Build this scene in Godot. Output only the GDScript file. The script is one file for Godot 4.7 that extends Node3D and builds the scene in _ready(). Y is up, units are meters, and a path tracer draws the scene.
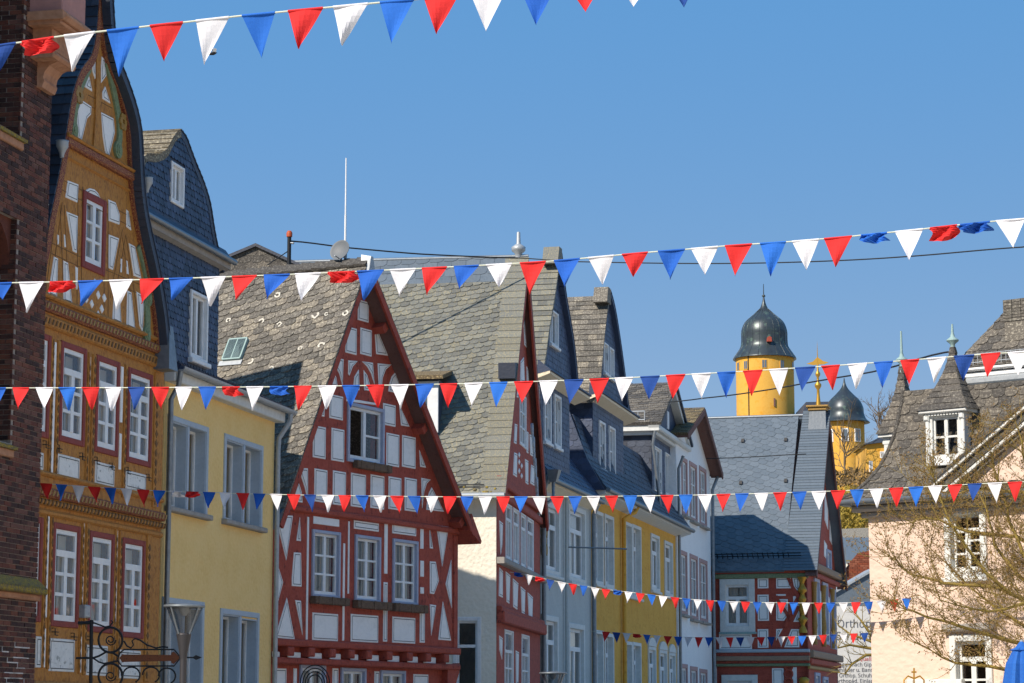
extends Node3D
# A street of half-timbered and slate-clad houses under strings of bunting. Units are metres.
const F := 2418.0        # focal length in pixels of the 1024 x 683 picture (an 85 mm lens)
const HZ := 720.0        # pixel row of the horizon
const EYE := Vector3(0, 1.7, 0)
var TH := atan((HZ - 341.5) / F)
var T := Transform3D.IDENTITY   # frame of the house being built: x along the facade, y up, z out of it
var M := {}
var taken := {}
var rng := RandomNumberGenerator.new()

class MB:
	var v := PackedVector3Array()
	var n := PackedVector3Array()
	func tri(a: Vector3, b: Vector3, c: Vector3) -> void:   # counter-clockwise seen from outside
		var k := (b - a).cross(c - a)
		if k.length_squared() < 1e-16: return
		k = k.normalized()
		v.append(a); v.append(c); v.append(b)
		n.append(k); n.append(k); n.append(k)
	func tri_n(a: Vector3, b: Vector3, c: Vector3, na: Vector3, nb: Vector3, nc: Vector3) -> void:
		v.append(a); v.append(c); v.append(b)
		n.append(na); n.append(nc); n.append(nb)
	func quad(a: Vector3, b: Vector3, c: Vector3, d: Vector3) -> void:
		tri(a, b, c); tri(a, c, d)
	func box(a: Vector3, b: Vector3) -> void:
		hexa([Vector3(a.x, a.y, a.z), Vector3(b.x, a.y, a.z), Vector3(b.x, b.y, a.z), Vector3(a.x, b.y, a.z), Vector3(a.x, a.y, b.z), Vector3(b.x, a.y, b.z), Vector3(b.x, b.y, b.z), Vector3(a.x, b.y, b.z)])
	func hexa(p: Array) -> void:   # 0-3 back ring, 4-7 front ring
		quad(p[4], p[5], p[6], p[7]); quad(p[1], p[0], p[3], p[2])
		quad(p[0], p[4], p[7], p[3]); quad(p[5], p[1], p[2], p[6])
		quad(p[3], p[7], p[6], p[2]); quad(p[0], p[1], p[5], p[4])
	func bevel_box(a: Vector3, b: Vector3, c: float) -> void:   # front edges chamfered
		var z := b.z - c
		quad(Vector3(a.x + c, a.y + c, b.z), Vector3(b.x - c, a.y + c, b.z), Vector3(b.x - c, b.y - c, b.z), Vector3(a.x + c, b.y - c, b.z))
		quad(Vector3(a.x, a.y, z), Vector3(b.x, a.y, z), Vector3(b.x - c, a.y + c, b.z), Vector3(a.x + c, a.y + c, b.z))
		quad(Vector3(b.x, a.y, z), Vector3(b.x, b.y, z), Vector3(b.x - c, b.y - c, b.z), Vector3(b.x - c, a.y + c, b.z))
		quad(Vector3(b.x, b.y, z), Vector3(a.x, b.y, z), Vector3(a.x + c, b.y - c, b.z), Vector3(b.x - c, b.y - c, b.z))
		quad(Vector3(a.x, b.y, z), Vector3(a.x, a.y, z), Vector3(a.x + c, a.y + c, b.z), Vector3(a.x + c, b.y - c, b.z))
		quad(Vector3(a.x, a.y, a.z), Vector3(b.x, a.y, a.z), Vector3(b.x, a.y, z), Vector3(a.x, a.y, z))
		quad(Vector3(b.x, a.y, a.z), Vector3(b.x, b.y, a.z), Vector3(b.x, b.y, z), Vector3(b.x, a.y, z))
		quad(Vector3(b.x, b.y, a.z), Vector3(a.x, b.y, a.z), Vector3(a.x, b.y, z), Vector3(b.x, b.y, z))
		quad(Vector3(a.x, b.y, a.z), Vector3(a.x, a.y, a.z), Vector3(a.x, a.y, z), Vector3(a.x, b.y, z))
	func prism(poly: PackedVector2Array, z0: float, z1: float, back := true, t := Transform3D.IDENTITY) -> void:
		var p := poly
		if Geometry2D.is_polygon_clockwise(p):
			p = p.duplicate(); p.reverse()
		var ix := Geometry2D.triangulate_polygon(p)
		for k in range(0, ix.size(), 3):
			var a := p[ix[k]]; var b := p[ix[k + 1]]; var c := p[ix[k + 2]]
			if (b - a).cross(c - a) < 0:
				var q := b; b = c; c = q
			tri(t * Vector3(a.x, a.y, z1), t * Vector3(b.x, b.y, z1), t * Vector3(c.x, c.y, z1))
			if back: tri(t * Vector3(a.x, a.y, z0), t * Vector3(c.x, c.y, z0), t * Vector3(b.x, b.y, z0))
		for i in p.size():
			var a := p[i]; var b := p[(i + 1) % p.size()]
			quad(t * Vector3(a.x, a.y, z0), t * Vector3(b.x, b.y, z0), t * Vector3(b.x, b.y, z1), t * Vector3(a.x, a.y, z1))
	func tube(pts: Array, r0: float, r1: float, sides := 8) -> void:
		var rings := []; var nrm := []
		var up := Vector3(0.13, 0.97, 0.21).normalized()
		for i in pts.size():
			var d: Vector3 = (pts[min(i + 1, pts.size() - 1)] - pts[max(i - 1, 0)]).normalized()
			var s := d.cross(up)
			if s.length() < 0.05: s = d.cross(Vector3(1, 0, 0.3))
			s = s.normalized()
			var w := s.cross(d).normalized()
			up = w
			var r: float = lerp(r0, r1, float(i) / max(1, pts.size() - 1))
			var a := []; var b := []
			for k in sides:
				var q := TAU * k / sides
				var o: Vector3 = s * cos(q) + w * sin(q)
				b.append(o); a.append(pts[i] + o * r)
			rings.append(a); nrm.append(b)
		for i in pts.size() - 1:
			for k in sides:
				var l := (k + 1) % sides
				tri_n(rings[i][k], rings[i + 1][l], rings[i][l], nrm[i][k], nrm[i + 1][l], nrm[i][l])
				tri_n(rings[i][k], rings[i + 1][k], rings[i + 1][l], nrm[i][k], nrm[i + 1][k], nrm[i + 1][l])
		for k in range(1, sides - 1):
			tri(rings[0][0], rings[0][k], rings[0][k + 1])
			tri(rings[-1][0], rings[-1][k + 1], rings[-1][k])
	func lathe(c: Vector3, prof: Array, sides := 24, a0 := 0.0, a1 := TAU) -> void:   # prof: Vector2(radius, height) upwards
		var nr := []
		for i in prof.size():
			var d: Vector2 = (prof[min(i + 1, prof.size() - 1)] - prof[max(i - 1, 0)])
			nr.append(Vector2(d.y, -d.x).normalized())
		for i in prof.size() - 1:
			for k in sides:
				var q := a0 + (a1 - a0) * k / sides; var s := a0 + (a1 - a0) * (k + 1) / sides
				var e := Vector3(cos(q), 0, -sin(q)); var f := Vector3(cos(s), 0, -sin(s))
				var p0: Vector2 = prof[i]; var p1: Vector2 = prof[i + 1]
				var n0: Vector2 = nr[i]; var n1: Vector2 = nr[i + 1]
				var A := c + e * p0.x + Vector3(0, p0.y, 0); var B := c + f * p0.x + Vector3(0, p0.y, 0)
				var C := c + f * p1.x + Vector3(0, p1.y, 0); var D := c + e * p1.x + Vector3(0, p1.y, 0)
				if p0.x > 1e-5: tri_n(A, B, C, e * n0.x + Vector3(0, n0.y, 0), f * n0.x + Vector3(0, n0.y, 0), f * n1.x + Vector3(0, n1.y, 0))
				if p1.x > 1e-5: tri_n(A, C, D, e * n0.x + Vector3(0, n0.y, 0), f * n1.x + Vector3(0, n1.y, 0), e * n1.x + Vector3(0, n1.y, 0))

# ---------------------------------------------------------------- nodes
func numbered(called: String) -> String:
	if not taken.has(called):
		taken[called] = 0
		return called
	taken[called] += 1
	return "%s_%03d" % [called, taken[called]]

func thing(called: String, label: String, category: String, t := Transform3D.IDENTITY, group := "") -> Node3D:
	var o := Node3D.new()
	o.name = numbered(called)
	add_child(o)
	o.transform = t
	o.set_meta("label", label); o.set_meta("category", category)
	if group: o.set_meta("group", group)
	T = t
	return o

func meshed(parts: Array) -> ArrayMesh:   # [[MB, material], ...] one surface each
	var m := ArrayMesh.new()
	for p in parts:
		var b: MB = p[0]
		if b.v.is_empty(): continue
		var a := []
		a.resize(Mesh.ARRAY_MAX)
		a[Mesh.ARRAY_VERTEX] = b.v; a[Mesh.ARRAY_NORMAL] = b.n
		m.add_surface_from_arrays(Mesh.PRIMITIVE_TRIANGLES, a)
		m.surface_set_material(m.get_surface_count() - 1, p[1])
	return m

func put(parent: Node, called: String, mesh: Mesh, t := Transform3D.IDENTITY) -> MeshInstance3D:
	var o := MeshInstance3D.new()
	o.name = called
	o.mesh = mesh
	o.transform = t
	parent.add_child(o, true)
	return o

func part(parent: Node, called: String, b: MB, mat: Material) -> MeshInstance3D:
	return put(parent, called, meshed([[b, mat]]))

func stuff(parent: Node, called: String, b: MB, mat: Material) -> void:
	if b.v.is_empty(): return
	part(parent, called, b, mat).set_meta("kind", "stuff")

func structure(called: String, b: MB, mat: Material) -> MeshInstance3D:
	var o := part(self, called, b, mat)
	o.set_meta("kind", "structure")
	return o

# ---------------------------------------------------------------- from pixels to places
func ray(x: float, y: float) -> Vector3:
	var a := (x - 512.0) / F; var b := (341.5 - y) / F
	return Vector3(a, b * cos(TH) + sin(TH), b * sin(TH) - cos(TH))

func at(x: float, y: float, depth: float) -> Vector3:   # the point seen at a pixel, depth metres ahead
	var r := ray(x, y)
	return EYE + r * (depth / -r.z)

func hit(x: float, y: float, p: Vector3, n: Vector3) -> Vector3:   # pixel on a plane given in the current frame
	var i := T.affine_inverse()
	var o := i * EYE; var d := i.basis * ray(x, y)
	return o + d * ((p - o).dot(n) / d.dot(n))

func P(x: float, y: float, z := 0.0) -> Vector2:   # pixel on the facade
	var h := hit(x, y, Vector3(0, 0, z), Vector3(0, 0, 1))
	return Vector2(h.x, h.y)

func PP(pts: Array, z := 0.0) -> PackedVector2Array:
	var r := PackedVector2Array()
	for p in pts: r.append(P(p[0], p[1], z))
	return r

func R(x0: float, y0: float, x1: float, y1: float, z := 0.0) -> Rect2:   # upright rectangle on the facade; y's at its middle
	var a := P(x0, (y0 + y1) / 2, z).x; var b := P(x1, (y0 + y1) / 2, z).x
	var t := P((x0 + x1) / 2, y0, z).y; var s := P((x0 + x1) / 2, y1, z).y
	return Rect2(a, s, b - a, t - s)

func RP(r: Rect2) -> PackedVector2Array:
	return PackedVector2Array([r.position, Vector2(r.end.x, r.position.y), r.end, Vector2(r.position.x, r.end.y)])

func seen(p: Vector3) -> Vector2:   # pixel of a point of the current frame
	var q := T * p - EYE
	var y := q.y * cos(TH) + q.z * sin(TH); var z := -q.y * sin(TH) + q.z * cos(TH)
	return Vector2(512 + F * q.x / -z, 341.5 - F * y / -z)

func facing(x: float, depth: float, vanish: float) -> Transform3D:   # a facade whose level lines meet at column vanish; its corner stands at column x
	var c := at(x, HZ, depth)
	var a := atan((vanish - 512.0) / F * cos(TH))
	var u := Vector3(sin(a), 0, -cos(a))
	if vanish < 512: u = Vector3(cos(deg_to_rad(vanish)), 0, sin(deg_to_rad(-vanish)))
	return Transform3D(Basis(u, Vector3.UP, u.cross(Vector3.UP)), Vector3(c.x, 0, c.z))

# ---------------------------------------------------------------- materials
func grey_image(freq: float, octaves: int, seed: int, size := 256) -> Image:
	var f := FastNoiseLite.new()
	f.seed = seed; f.frequency = freq; f.fractal_octaves = octaves
	f.noise_type = FastNoiseLite.TYPE_SIMPLEX_SMOOTH
	return f.get_seamless_image(size, size)

func tex(cs: Array, fine: float, coarse: float, seed: int, spots := Color(0, 0, 0, 0), limit := 0.75, sx := 1) -> ImageTexture:
	var n := 256
	var a := grey_image(fine, 4, seed, n).get_data(); var b := grey_image(coarse, 3, seed + 7, n).get_data()
	var c := grey_image(coarse * 2.2, 4, seed + 19, n).get_data()
	var d := PackedByteArray(); d.resize(n * n * 3)
	for y in n:
		for x in n:
			var i := y * n + x
			var j := y * n + (x * sx) % n
			var k := clampf((a[j] / 255.0 * 0.55 + b[i] / 255.0 * 0.45 - 0.18) / 0.64, 0, 1) * (cs.size() - 1.0001)
			var q := int(k)
			var col: Color = cs[q].lerp(cs[q + 1], k - q)
			if spots.a > 0:
				col = col.lerp(Color(spots, 1), smoothstep(limit, limit + 0.08, c[i] / 255.0 * 0.8 + a[i] / 255.0 * 0.2) * spots.a)
			d[i * 3] = int(col.r * 255); d[i * 3 + 1] = int(col.g * 255); d[i * 3 + 2] = int(col.b * 255)
	return ImageTexture.create_from_image(Image.create_from_data(n, n, false, Image.FORMAT_RGB8, d))

var bumps := {}
func bump(key: String) -> ImageTexture:
	if not bumps.has(key):
		var im := grey_image({"stucco": 0.09, "wood": 0.05, "stone": 0.03}[key], 4, 5)
		im.convert(Image.FORMAT_RGB8)
		im.bump_map_to_normal_map(3.0)
		bumps[key] = ImageTexture.create_from_image(im)
	return bumps[key]

func surf(cs: Array, rough: float, scale := 0.5, fine := 0.05, coarse := 0.012, seed := 1, relief := "", depth := 0.5, spots := Color(0, 0, 0, 0), limit := 0.75, stretch := Vector3.ONE, metallic := 0.0) -> StandardMaterial3D:
	var m := StandardMaterial3D.new()
	m.albedo_texture = tex(cs, fine, coarse, seed, spots, limit)
	m.roughness = rough
	m.metallic = metallic
	m.uv1_triplanar = true; m.uv1_world_triplanar = true
	m.uv1_scale = Vector3.ONE * scale * stretch
	if relief:
		m.normal_enabled = true
		m.normal_texture = bump(relief)
		m.normal_scale = depth
	return m

func plain(c: Color, rough := 0.6, metallic := 0.0) -> StandardMaterial3D:
	var m := StandardMaterial3D.new()
	m.albedo_color = c; m.roughness = rough; m.metallic = metallic
	return m

func tints(base: StandardMaterial3D, list: Array) -> Array:
	var r := []
	for c in list:
		var m: StandardMaterial3D = base.duplicate()
		m.albedo_color = c
		r.append(m)
	return r

func h(s: String) -> Color: return Color.html(s)

# ---------------------------------------------------------------- building pieces
func inset(p: PackedVector2Array, d: float) -> PackedVector2Array:
	var q := p
	if Geometry2D.is_polygon_clockwise(q):
		q = q.duplicate(); q.reverse()
	var r := PackedVector2Array()
	var n := q.size()
	for i in n:
		var a := (q[i] - q[(i + n - 1) % n]).normalized(); var b := (q[(i + 1) % n] - q[i]).normalized()
		var na := Vector2(-a.y, a.x); var nb := Vector2(-b.y, b.x)
		var m := na + nb
		r.append(q[i] + m * (d / max(0.35, m.dot(na))))
	return r

func panel(parent: Node, p: PackedVector2Array, mat: Material, z := 0.0, line := 0.045, lw := 0.014) -> void:   # plaster infill with a painted dark line
	var b := MB.new(); var l := MB.new()
	var box := Rect2(p[0], Vector2.ZERO)
	for q in p: box = box.expand(q)
	var small: float = min(box.size.x, box.size.y)
	if Geometry2D.is_polygon_clockwise(p): p.reverse()
	var c := inset(p, 0.012)
	for i in p.size():
		var j := (i + 1) % p.size()
		b.quad(Vector3(p[i].x, p[i].y, z - 0.01), Vector3(p[j].x, p[j].y, z - 0.01), Vector3(c[j].x, c[j].y, z + 0.014), Vector3(c[i].x, c[i].y, z + 0.014))
	var ix := Geometry2D.triangulate_polygon(c)
	for k in range(0, ix.size(), 3):
		var s := [c[ix[k]], c[ix[k + 1]], c[ix[k + 2]]]
		if (s[1] - s[0]).cross(s[2] - s[0]) < 0: s.reverse()
		b.tri(Vector3(s[0].x, s[0].y, z + 0.014), Vector3(s[1].x, s[1].y, z + 0.014), Vector3(s[2].x, s[2].y, z + 0.014))
	if small > line * 4:
		var e := inset(p, line); var g := inset(p, line + lw)
		for i in e.size():
			var j := (i + 1) % e.size()
			l.quad(Vector3(e[i].x, e[i].y, z + 0.018), Vector3(e[j].x, e[j].y, z + 0.018), Vector3(g[j].x, g[j].y, z + 0.018), Vector3(g[i].x, g[i].y, z + 0.018))
	put(parent, "panel", meshed([[b, mat], [l, M.line]]))

# a wall whose front lies at z, with real openings
func wall(parent: Node, called: String, outline: PackedVector2Array, holes: Array, mat: Material, z := 0.0, thick := 0.3) -> MeshInstance3D:
	var b := MB.new()
	var us := [-1e9, 1e9]; var vs := [-1e9, 1e9]
	var box := Rect2(outline[0], Vector2.ZERO)
	for q in outline: box = box.expand(q)
	us = [box.position.x, box.end.x]; vs = [box.position.y, box.end.y]
	for r in holes:
		for x in [r.position.x, r.end.x]:
			if x > us[0] and x < box.end.x: us.append(x)
		for y in [r.position.y, r.end.y]:
			if y > vs[0] and y < box.end.y: vs.append(y)
	us.sort(); vs.sort()
	for j in vs.size() - 1:
		var run := -1
		for i in us.size():
			var open := i == us.size() - 1
			if not open:
				var c := Vector2((us[i] + us[i + 1]) / 2, (vs[j] + vs[j + 1]) / 2)
				for r in holes:
					if r.has_point(c): open = true
			if not open and run < 0: run = i
			if open and run >= 0:
				for q in Geometry2D.intersect_polygons(RP(Rect2(us[run], vs[j], us[i] - us[run], vs[j + 1] - vs[j])), outline):
					var ix := Geometry2D.triangulate_polygon(q)
					for k in range(0, ix.size(), 3):
						var s := [q[ix[k]], q[ix[k + 1]], q[ix[k + 2]]]
						if (s[1] - s[0]).cross(s[2] - s[0]) < 0: s.reverse()
						b.tri(Vector3(s[0].x, s[0].y, z), Vector3(s[1].x, s[1].y, z), Vector3(s[2].x, s[2].y, z))
						b.tri(Vector3(s[0].x, s[0].y, z - thick), Vector3(s[2].x, s[2].y, z - thick), Vector3(s[1].x, s[1].y, z - thick))
				run = -1
	var o := outline
	if Geometry2D.is_polygon_clockwise(o):
		o = o.duplicate(); o.reverse()
	for i in o.size():
		var p := o[i]; var q := o[(i + 1) % o.size()]
		b.quad(Vector3(p.x, p.y, z - thick), Vector3(q.x, q.y, z - thick), Vector3(q.x, q.y, z), Vector3(p.x, p.y, z))
	for r in holes:
		if not box.intersects(r): continue
		var c := RP(r)
		for i in 4:
			var p := c[i]; var q := c[(i + 1) % 4]
			b.quad(Vector3(q.x, q.y, z - thick), Vector3(p.x, p.y, z - thick), Vector3(p.x, p.y, z), Vector3(q.x, q.y, z))
	return part(parent, called, b, mat)

# a window in an opening r: casing round it, white sash, bars and panes
# o: cas (casing material), cw (casing width), out (casing stands proud), deep (glass plane behind the wall), sash, cols, rows (fractions from the bottom), sill, curtain, open (column left open), z
func window(parent: Node, r: Rect2, o := {}) -> void:
	var z: float = o.get("z", 0.0)
	var deep: float = o.get("deep", 0.06)
	var cw: float = o.get("cw", 0.0)
	var sash: Material = o.get("sash", M.white)
	var sw: float = o.get("sw", 0.055)
	var bw: float = o.get("bw", 0.022)
	var cols: int = o.get("cols", 2)
	var rows: Array = o.get("rows", [1.0])
	var zs := z - deep
	var b := MB.new()
	var x0 := r.position.x; var x1 := r.end.x; var y0 := r.position.y; var y1 := r.end.y
	b.box(Vector3(x0, y0, zs - 0.06), Vector3(x0 + sw, y1, zs)); b.box(Vector3(x1 - sw, y0, zs - 0.06), Vector3(x1, y1, zs))
	b.box(Vector3(x0 + sw, y0, zs - 0.06), Vector3(x1 - sw, y0 + sw * 1.3, zs)); b.box(Vector3(x0 + sw, y1 - sw, zs - 0.06), Vector3(x1 - sw, y1, zs))
	var w := part(parent, "window", b, sash)
	var ix0 := x0 + sw; var ix1 := x1 - sw; var iy0 := y0 + sw * 1.3; var iy1 := y1 - sw
	var mb := MB.new()
	var step := (ix1 - ix0) / cols
	var tr: float = o.get("transom", 0.0)
	for c in range(1, cols):
		var mw := sw * 0.8 if (cols == 2 or c * 2 == cols) else bw
		mb.box(Vector3(ix0 + step * c - mw, iy0, zs - 0.05), Vector3(ix0 + step * c + mw, iy1 - (tr * (iy1 - iy0) if tr > 0 else 0.0), zs + 0.012))
	var ty := iy1
	if tr > 0:
		ty = iy1 - tr * (iy1 - iy0)
		mb.box(Vector3(ix0, ty - sw * 0.7, zs - 0.05), Vector3(ix1, ty + sw * 0.7, zs + 0.016))
	for k in rows:
		if k < 1.0:
			var y: float = lerp(iy0, ty, k)
			mb.box(Vector3(ix0 + (step if o.get("open", -1) == 0 else 0.0), y - bw, zs - 0.04), Vector3(ix1, y + bw, zs + 0.006))
	if not mb.v.is_empty(): part(w, "glazing_bar", mb, sash)
	var lo := iy0
	for k in rows + ([2.0] if tr > 0 else []):
		var hi: float = iy1 if k > 1.5 else lerp(iy0, ty, k)
		for c in (1 if k > 1.5 else cols):
			if o.get("open", -1) == c: continue
			var g := MB.new()
			var a := ix0 + step * c; var e := ix1 if k > 1.5 else a + step
			g.quad(Vector3(a, lo, zs - 0.03), Vector3(e, lo, zs - 0.03), Vector3(e, hi, zs - 0.03), Vector3(a, hi, zs - 0.03))
			part(w, "pane", g, o.get("glass", M.glass))
		lo = hi
	if cw > 0:
		var ot: float = o.get("out", 0.05)
		var cb := MB.new()
		var zb := z - deep - 0.02
		cb.bevel_box(Vector3(x0 - cw, y0 - cw, zb), Vector3(x0 + 0.004, y1 + cw, z + ot), 0.012); cb.bevel_box(Vector3(x1 - 0.004, y0 - cw, zb), Vector3(x1 + cw, y1 + cw, z + ot), 0.012)
		cb.bevel_box(Vector3(x0, y1 - 0.004, zb), Vector3(x1, y1 + cw, z + ot - 0.003), 0.012); cb.bevel_box(Vector3(x0, y0 - cw, zb), Vector3(x1, y0 + 0.004, z + ot - 0.003), 0.012)
		part(w, "casing", cb, o.cas)
	if o.has("sill"):
		var s := MB.new()
		var sd: float = o.get("sill_out", 0.12)
		s.bevel_box(Vector3(x0 - cw - 0.05, y0 - cw - 0.09, z - 0.05), Vector3(x1 + cw + 0.05, y0 - cw + 0.003, z + sd), 0.015)
		part(w, "sill", s, o.sill)
	if o.has("curtain"):
		var q := MB.new()
		var ch: float = o.curtain   # share of the height that the curtain covers, from the bottom
		var n := 14
		var top: float = lerp(iy0, iy1, ch)
		for i in n:
			var ua: float = lerp(ix0, ix1, float(i) / n); var ub: float = lerp(ix0, ix1, float(i + 1) / n)
			if i == n / 2 and ch > 0.9: continue
			var za := zs - 0.16 - 0.02 * (i % 2); var zb2 := zs - 0.16 - 0.02 * ((i + 1) % 2)
			q.quad(Vector3(ua, iy0 - 0.1, za), Vector3(ub, iy0 - 0.1, zb2), Vector3(ub, top, zb2), Vector3(ua, top, za))
		part(w, "curtain", q, o.get("curtain_mat", M.curtain))

func slate_poly(w: float, hh: float, k: int) -> PackedVector2Array:
	match k % 3:
		0: return PackedVector2Array([Vector2(-w * 0.5, hh), Vector2(-w * 0.5, -hh * 0.3), Vector2(-w * 0.36, -hh * 0.5), Vector2(w * 0.18, -hh * 0.52), Vector2(w * 0.42, -hh * 0.3), Vector2(w * 0.5, 0), Vector2(w * 0.5, hh)])
		1: return PackedVector2Array([Vector2(-w * 0.5, hh), Vector2(-w * 0.49, -hh * 0.34), Vector2(-w * 0.3, -hh * 0.53), Vector2(w * 0.24, -hh * 0.47), Vector2(w * 0.47, -hh * 0.22), Vector2(w * 0.5, hh)])
	return PackedVector2Array([Vector2(-w * 0.5, hh), Vector2(-w * 0.5, -hh * 0.42), Vector2(w * 0.1, -hh * 0.5), Vector2(w * 0.38, -hh * 0.36), Vector2(w * 0.5, -hh * 0.08), Vector2(w * 0.5, hh)])

func lay(b: MB, poly: PackedVector2Array, t: Transform3D, hh: float, thick: float) -> void:   # one slate, its lower edge standing off the roof
	var p := poly
	if Geometry2D.is_polygon_clockwise(p):
		p = p.duplicate(); p.reverse()
	var top := []; var low := []
	for q in p:
		var z: float = thick * (0.25 + 1.1 * clampf((hh - q.y) / (1.5 * hh), 0, 1))
		top.append(t * Vector3(q.x, q.y, z)); low.append(t * Vector3(q.x, q.y, z - thick))
	var ix := Geometry2D.triangulate_polygon(p)
	for k in range(0, ix.size(), 3):
		if (p[ix[k + 1]] - p[ix[k]]).cross(p[ix[k + 2]] - p[ix[k]]) > 0: b.tri(top[ix[k]], top[ix[k + 1]], top[ix[k + 2]])
		else: b.tri(top[ix[k]], top[ix[k + 2]], top[ix[k + 1]])
	for i in p.size():
		var j := (i + 1) % p.size()
		if p[i].y > hh * 0.9 and p[j].y > hh * 0.9: continue
		b.quad(low[i], low[j], top[j], top[i])

# slates over the polygon poly of the plane through O with directions ex (along), ey (up); o: rise (degrees), single (own node for those in view), window (pixels kept single), holes
func slates(parent: Node, O: Vector3, ex: Vector3, ey: Vector3, poly: PackedVector2Array, w: float, hh: float, mats: Array, o := {}) -> void:
	var en := ex.cross(ey).normalized()
	var thick: float = o.get("thick", 0.014)
	var base := Transform3D(Basis(ex, ey, en), O)
	if o.get("deck", true):
		var d := MB.new()
		d.prism(poly, -0.1, -0.002, true, base)
		part(parent, "roof_deck" if ey.y < 0.99 else "backing", d, mats[0])
	var rise := deg_to_rad(o.get("rise", 0.0))
	var gx := Vector2(cos(rise), sin(rise)); var gy := Vector2(-sin(rise), cos(rise))
	var lo := Vector2(1e9, 1e9); var hi := -lo
	for q in poly:
		var g := Vector2(q.dot(gx), q.dot(gy))
		lo = lo.min(g); hi = hi.max(g)
	var variants := []
	for k in 3 * mats.size():
		var b := MB.new()
		lay(b, slate_poly(w * 0.985, hh, k), Transform3D.IDENTITY, hh, thick)
		variants.append(meshed([[b, mats[k / 3]]]))
	var merged := []
	for m in mats: merged.append(MB.new())
	var singles := 0
	var holes: Array = o.get("holes", [])
	var j := 0
	var y := lo.y - hh * 0.3
	while y < hi.y + hh * 0.4:
		var x := lo.x - w * (0.5 if j % 2 else 0.0) - rng.randf() * w * 0.2
		while x < hi.x + w:
			var c := gx * x + gy * y
			var k := rng.randi() % 3; var mi := rng.randi() % mats.size()
			var tw := rng.randf_range(-0.02, 0.02)
			var sp := slate_poly(w * 0.985, hh, k)
			var loc := PackedVector2Array(); var n_in := 0
			for q in sp:
				var s := q.rotated(tw)
				var p := c + gx * s.x + gy * s.y
				loc.append(p)
				if Geometry2D.is_point_in_polygon(p, poly): n_in += 1
			var bad := false
			for r in holes:
				if r.has_point(c): bad = true
			if n_in > 0 and not bad:
				var lift := rng.randf() * thick * 0.35
				var lt := Transform3D(Basis(ex * gx.x + ey * gx.y, ex * gy.x + ey * gy.y, en), O + ex * c.x + ey * c.y + en * lift)
				lt.basis = lt.basis * Basis(Vector3(0, 0, 1), tw)
				if n_in == sp.size():
					var s := seen(lt.origin)
					var wn: Rect2 = o.get("window", Rect2(0, 0, 1024, 683))
					if o.get("single", false) and singles < 300 and wn.has_point(s):
						put(parent, "slate", variants[mi * 3 + k], lt)
						singles += 1
					else: lay(merged[mi], sp, lt, hh, thick)
				else:
					var lp := PackedVector2Array()
					for q in poly:
						var e := q - c
						lp.append(Vector2(e.dot(gx), e.dot(gy)).rotated(-tw))
					for piece in Geometry2D.intersect_polygons(sp, lp):
						if piece.size() > 2: lay(merged[mi], piece, lt, hh, thick)
			x += w
		y += hh
		j += 1
	for k in mats.size(): stuff(parent, "slate_field", merged[k], mats[k])

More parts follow.
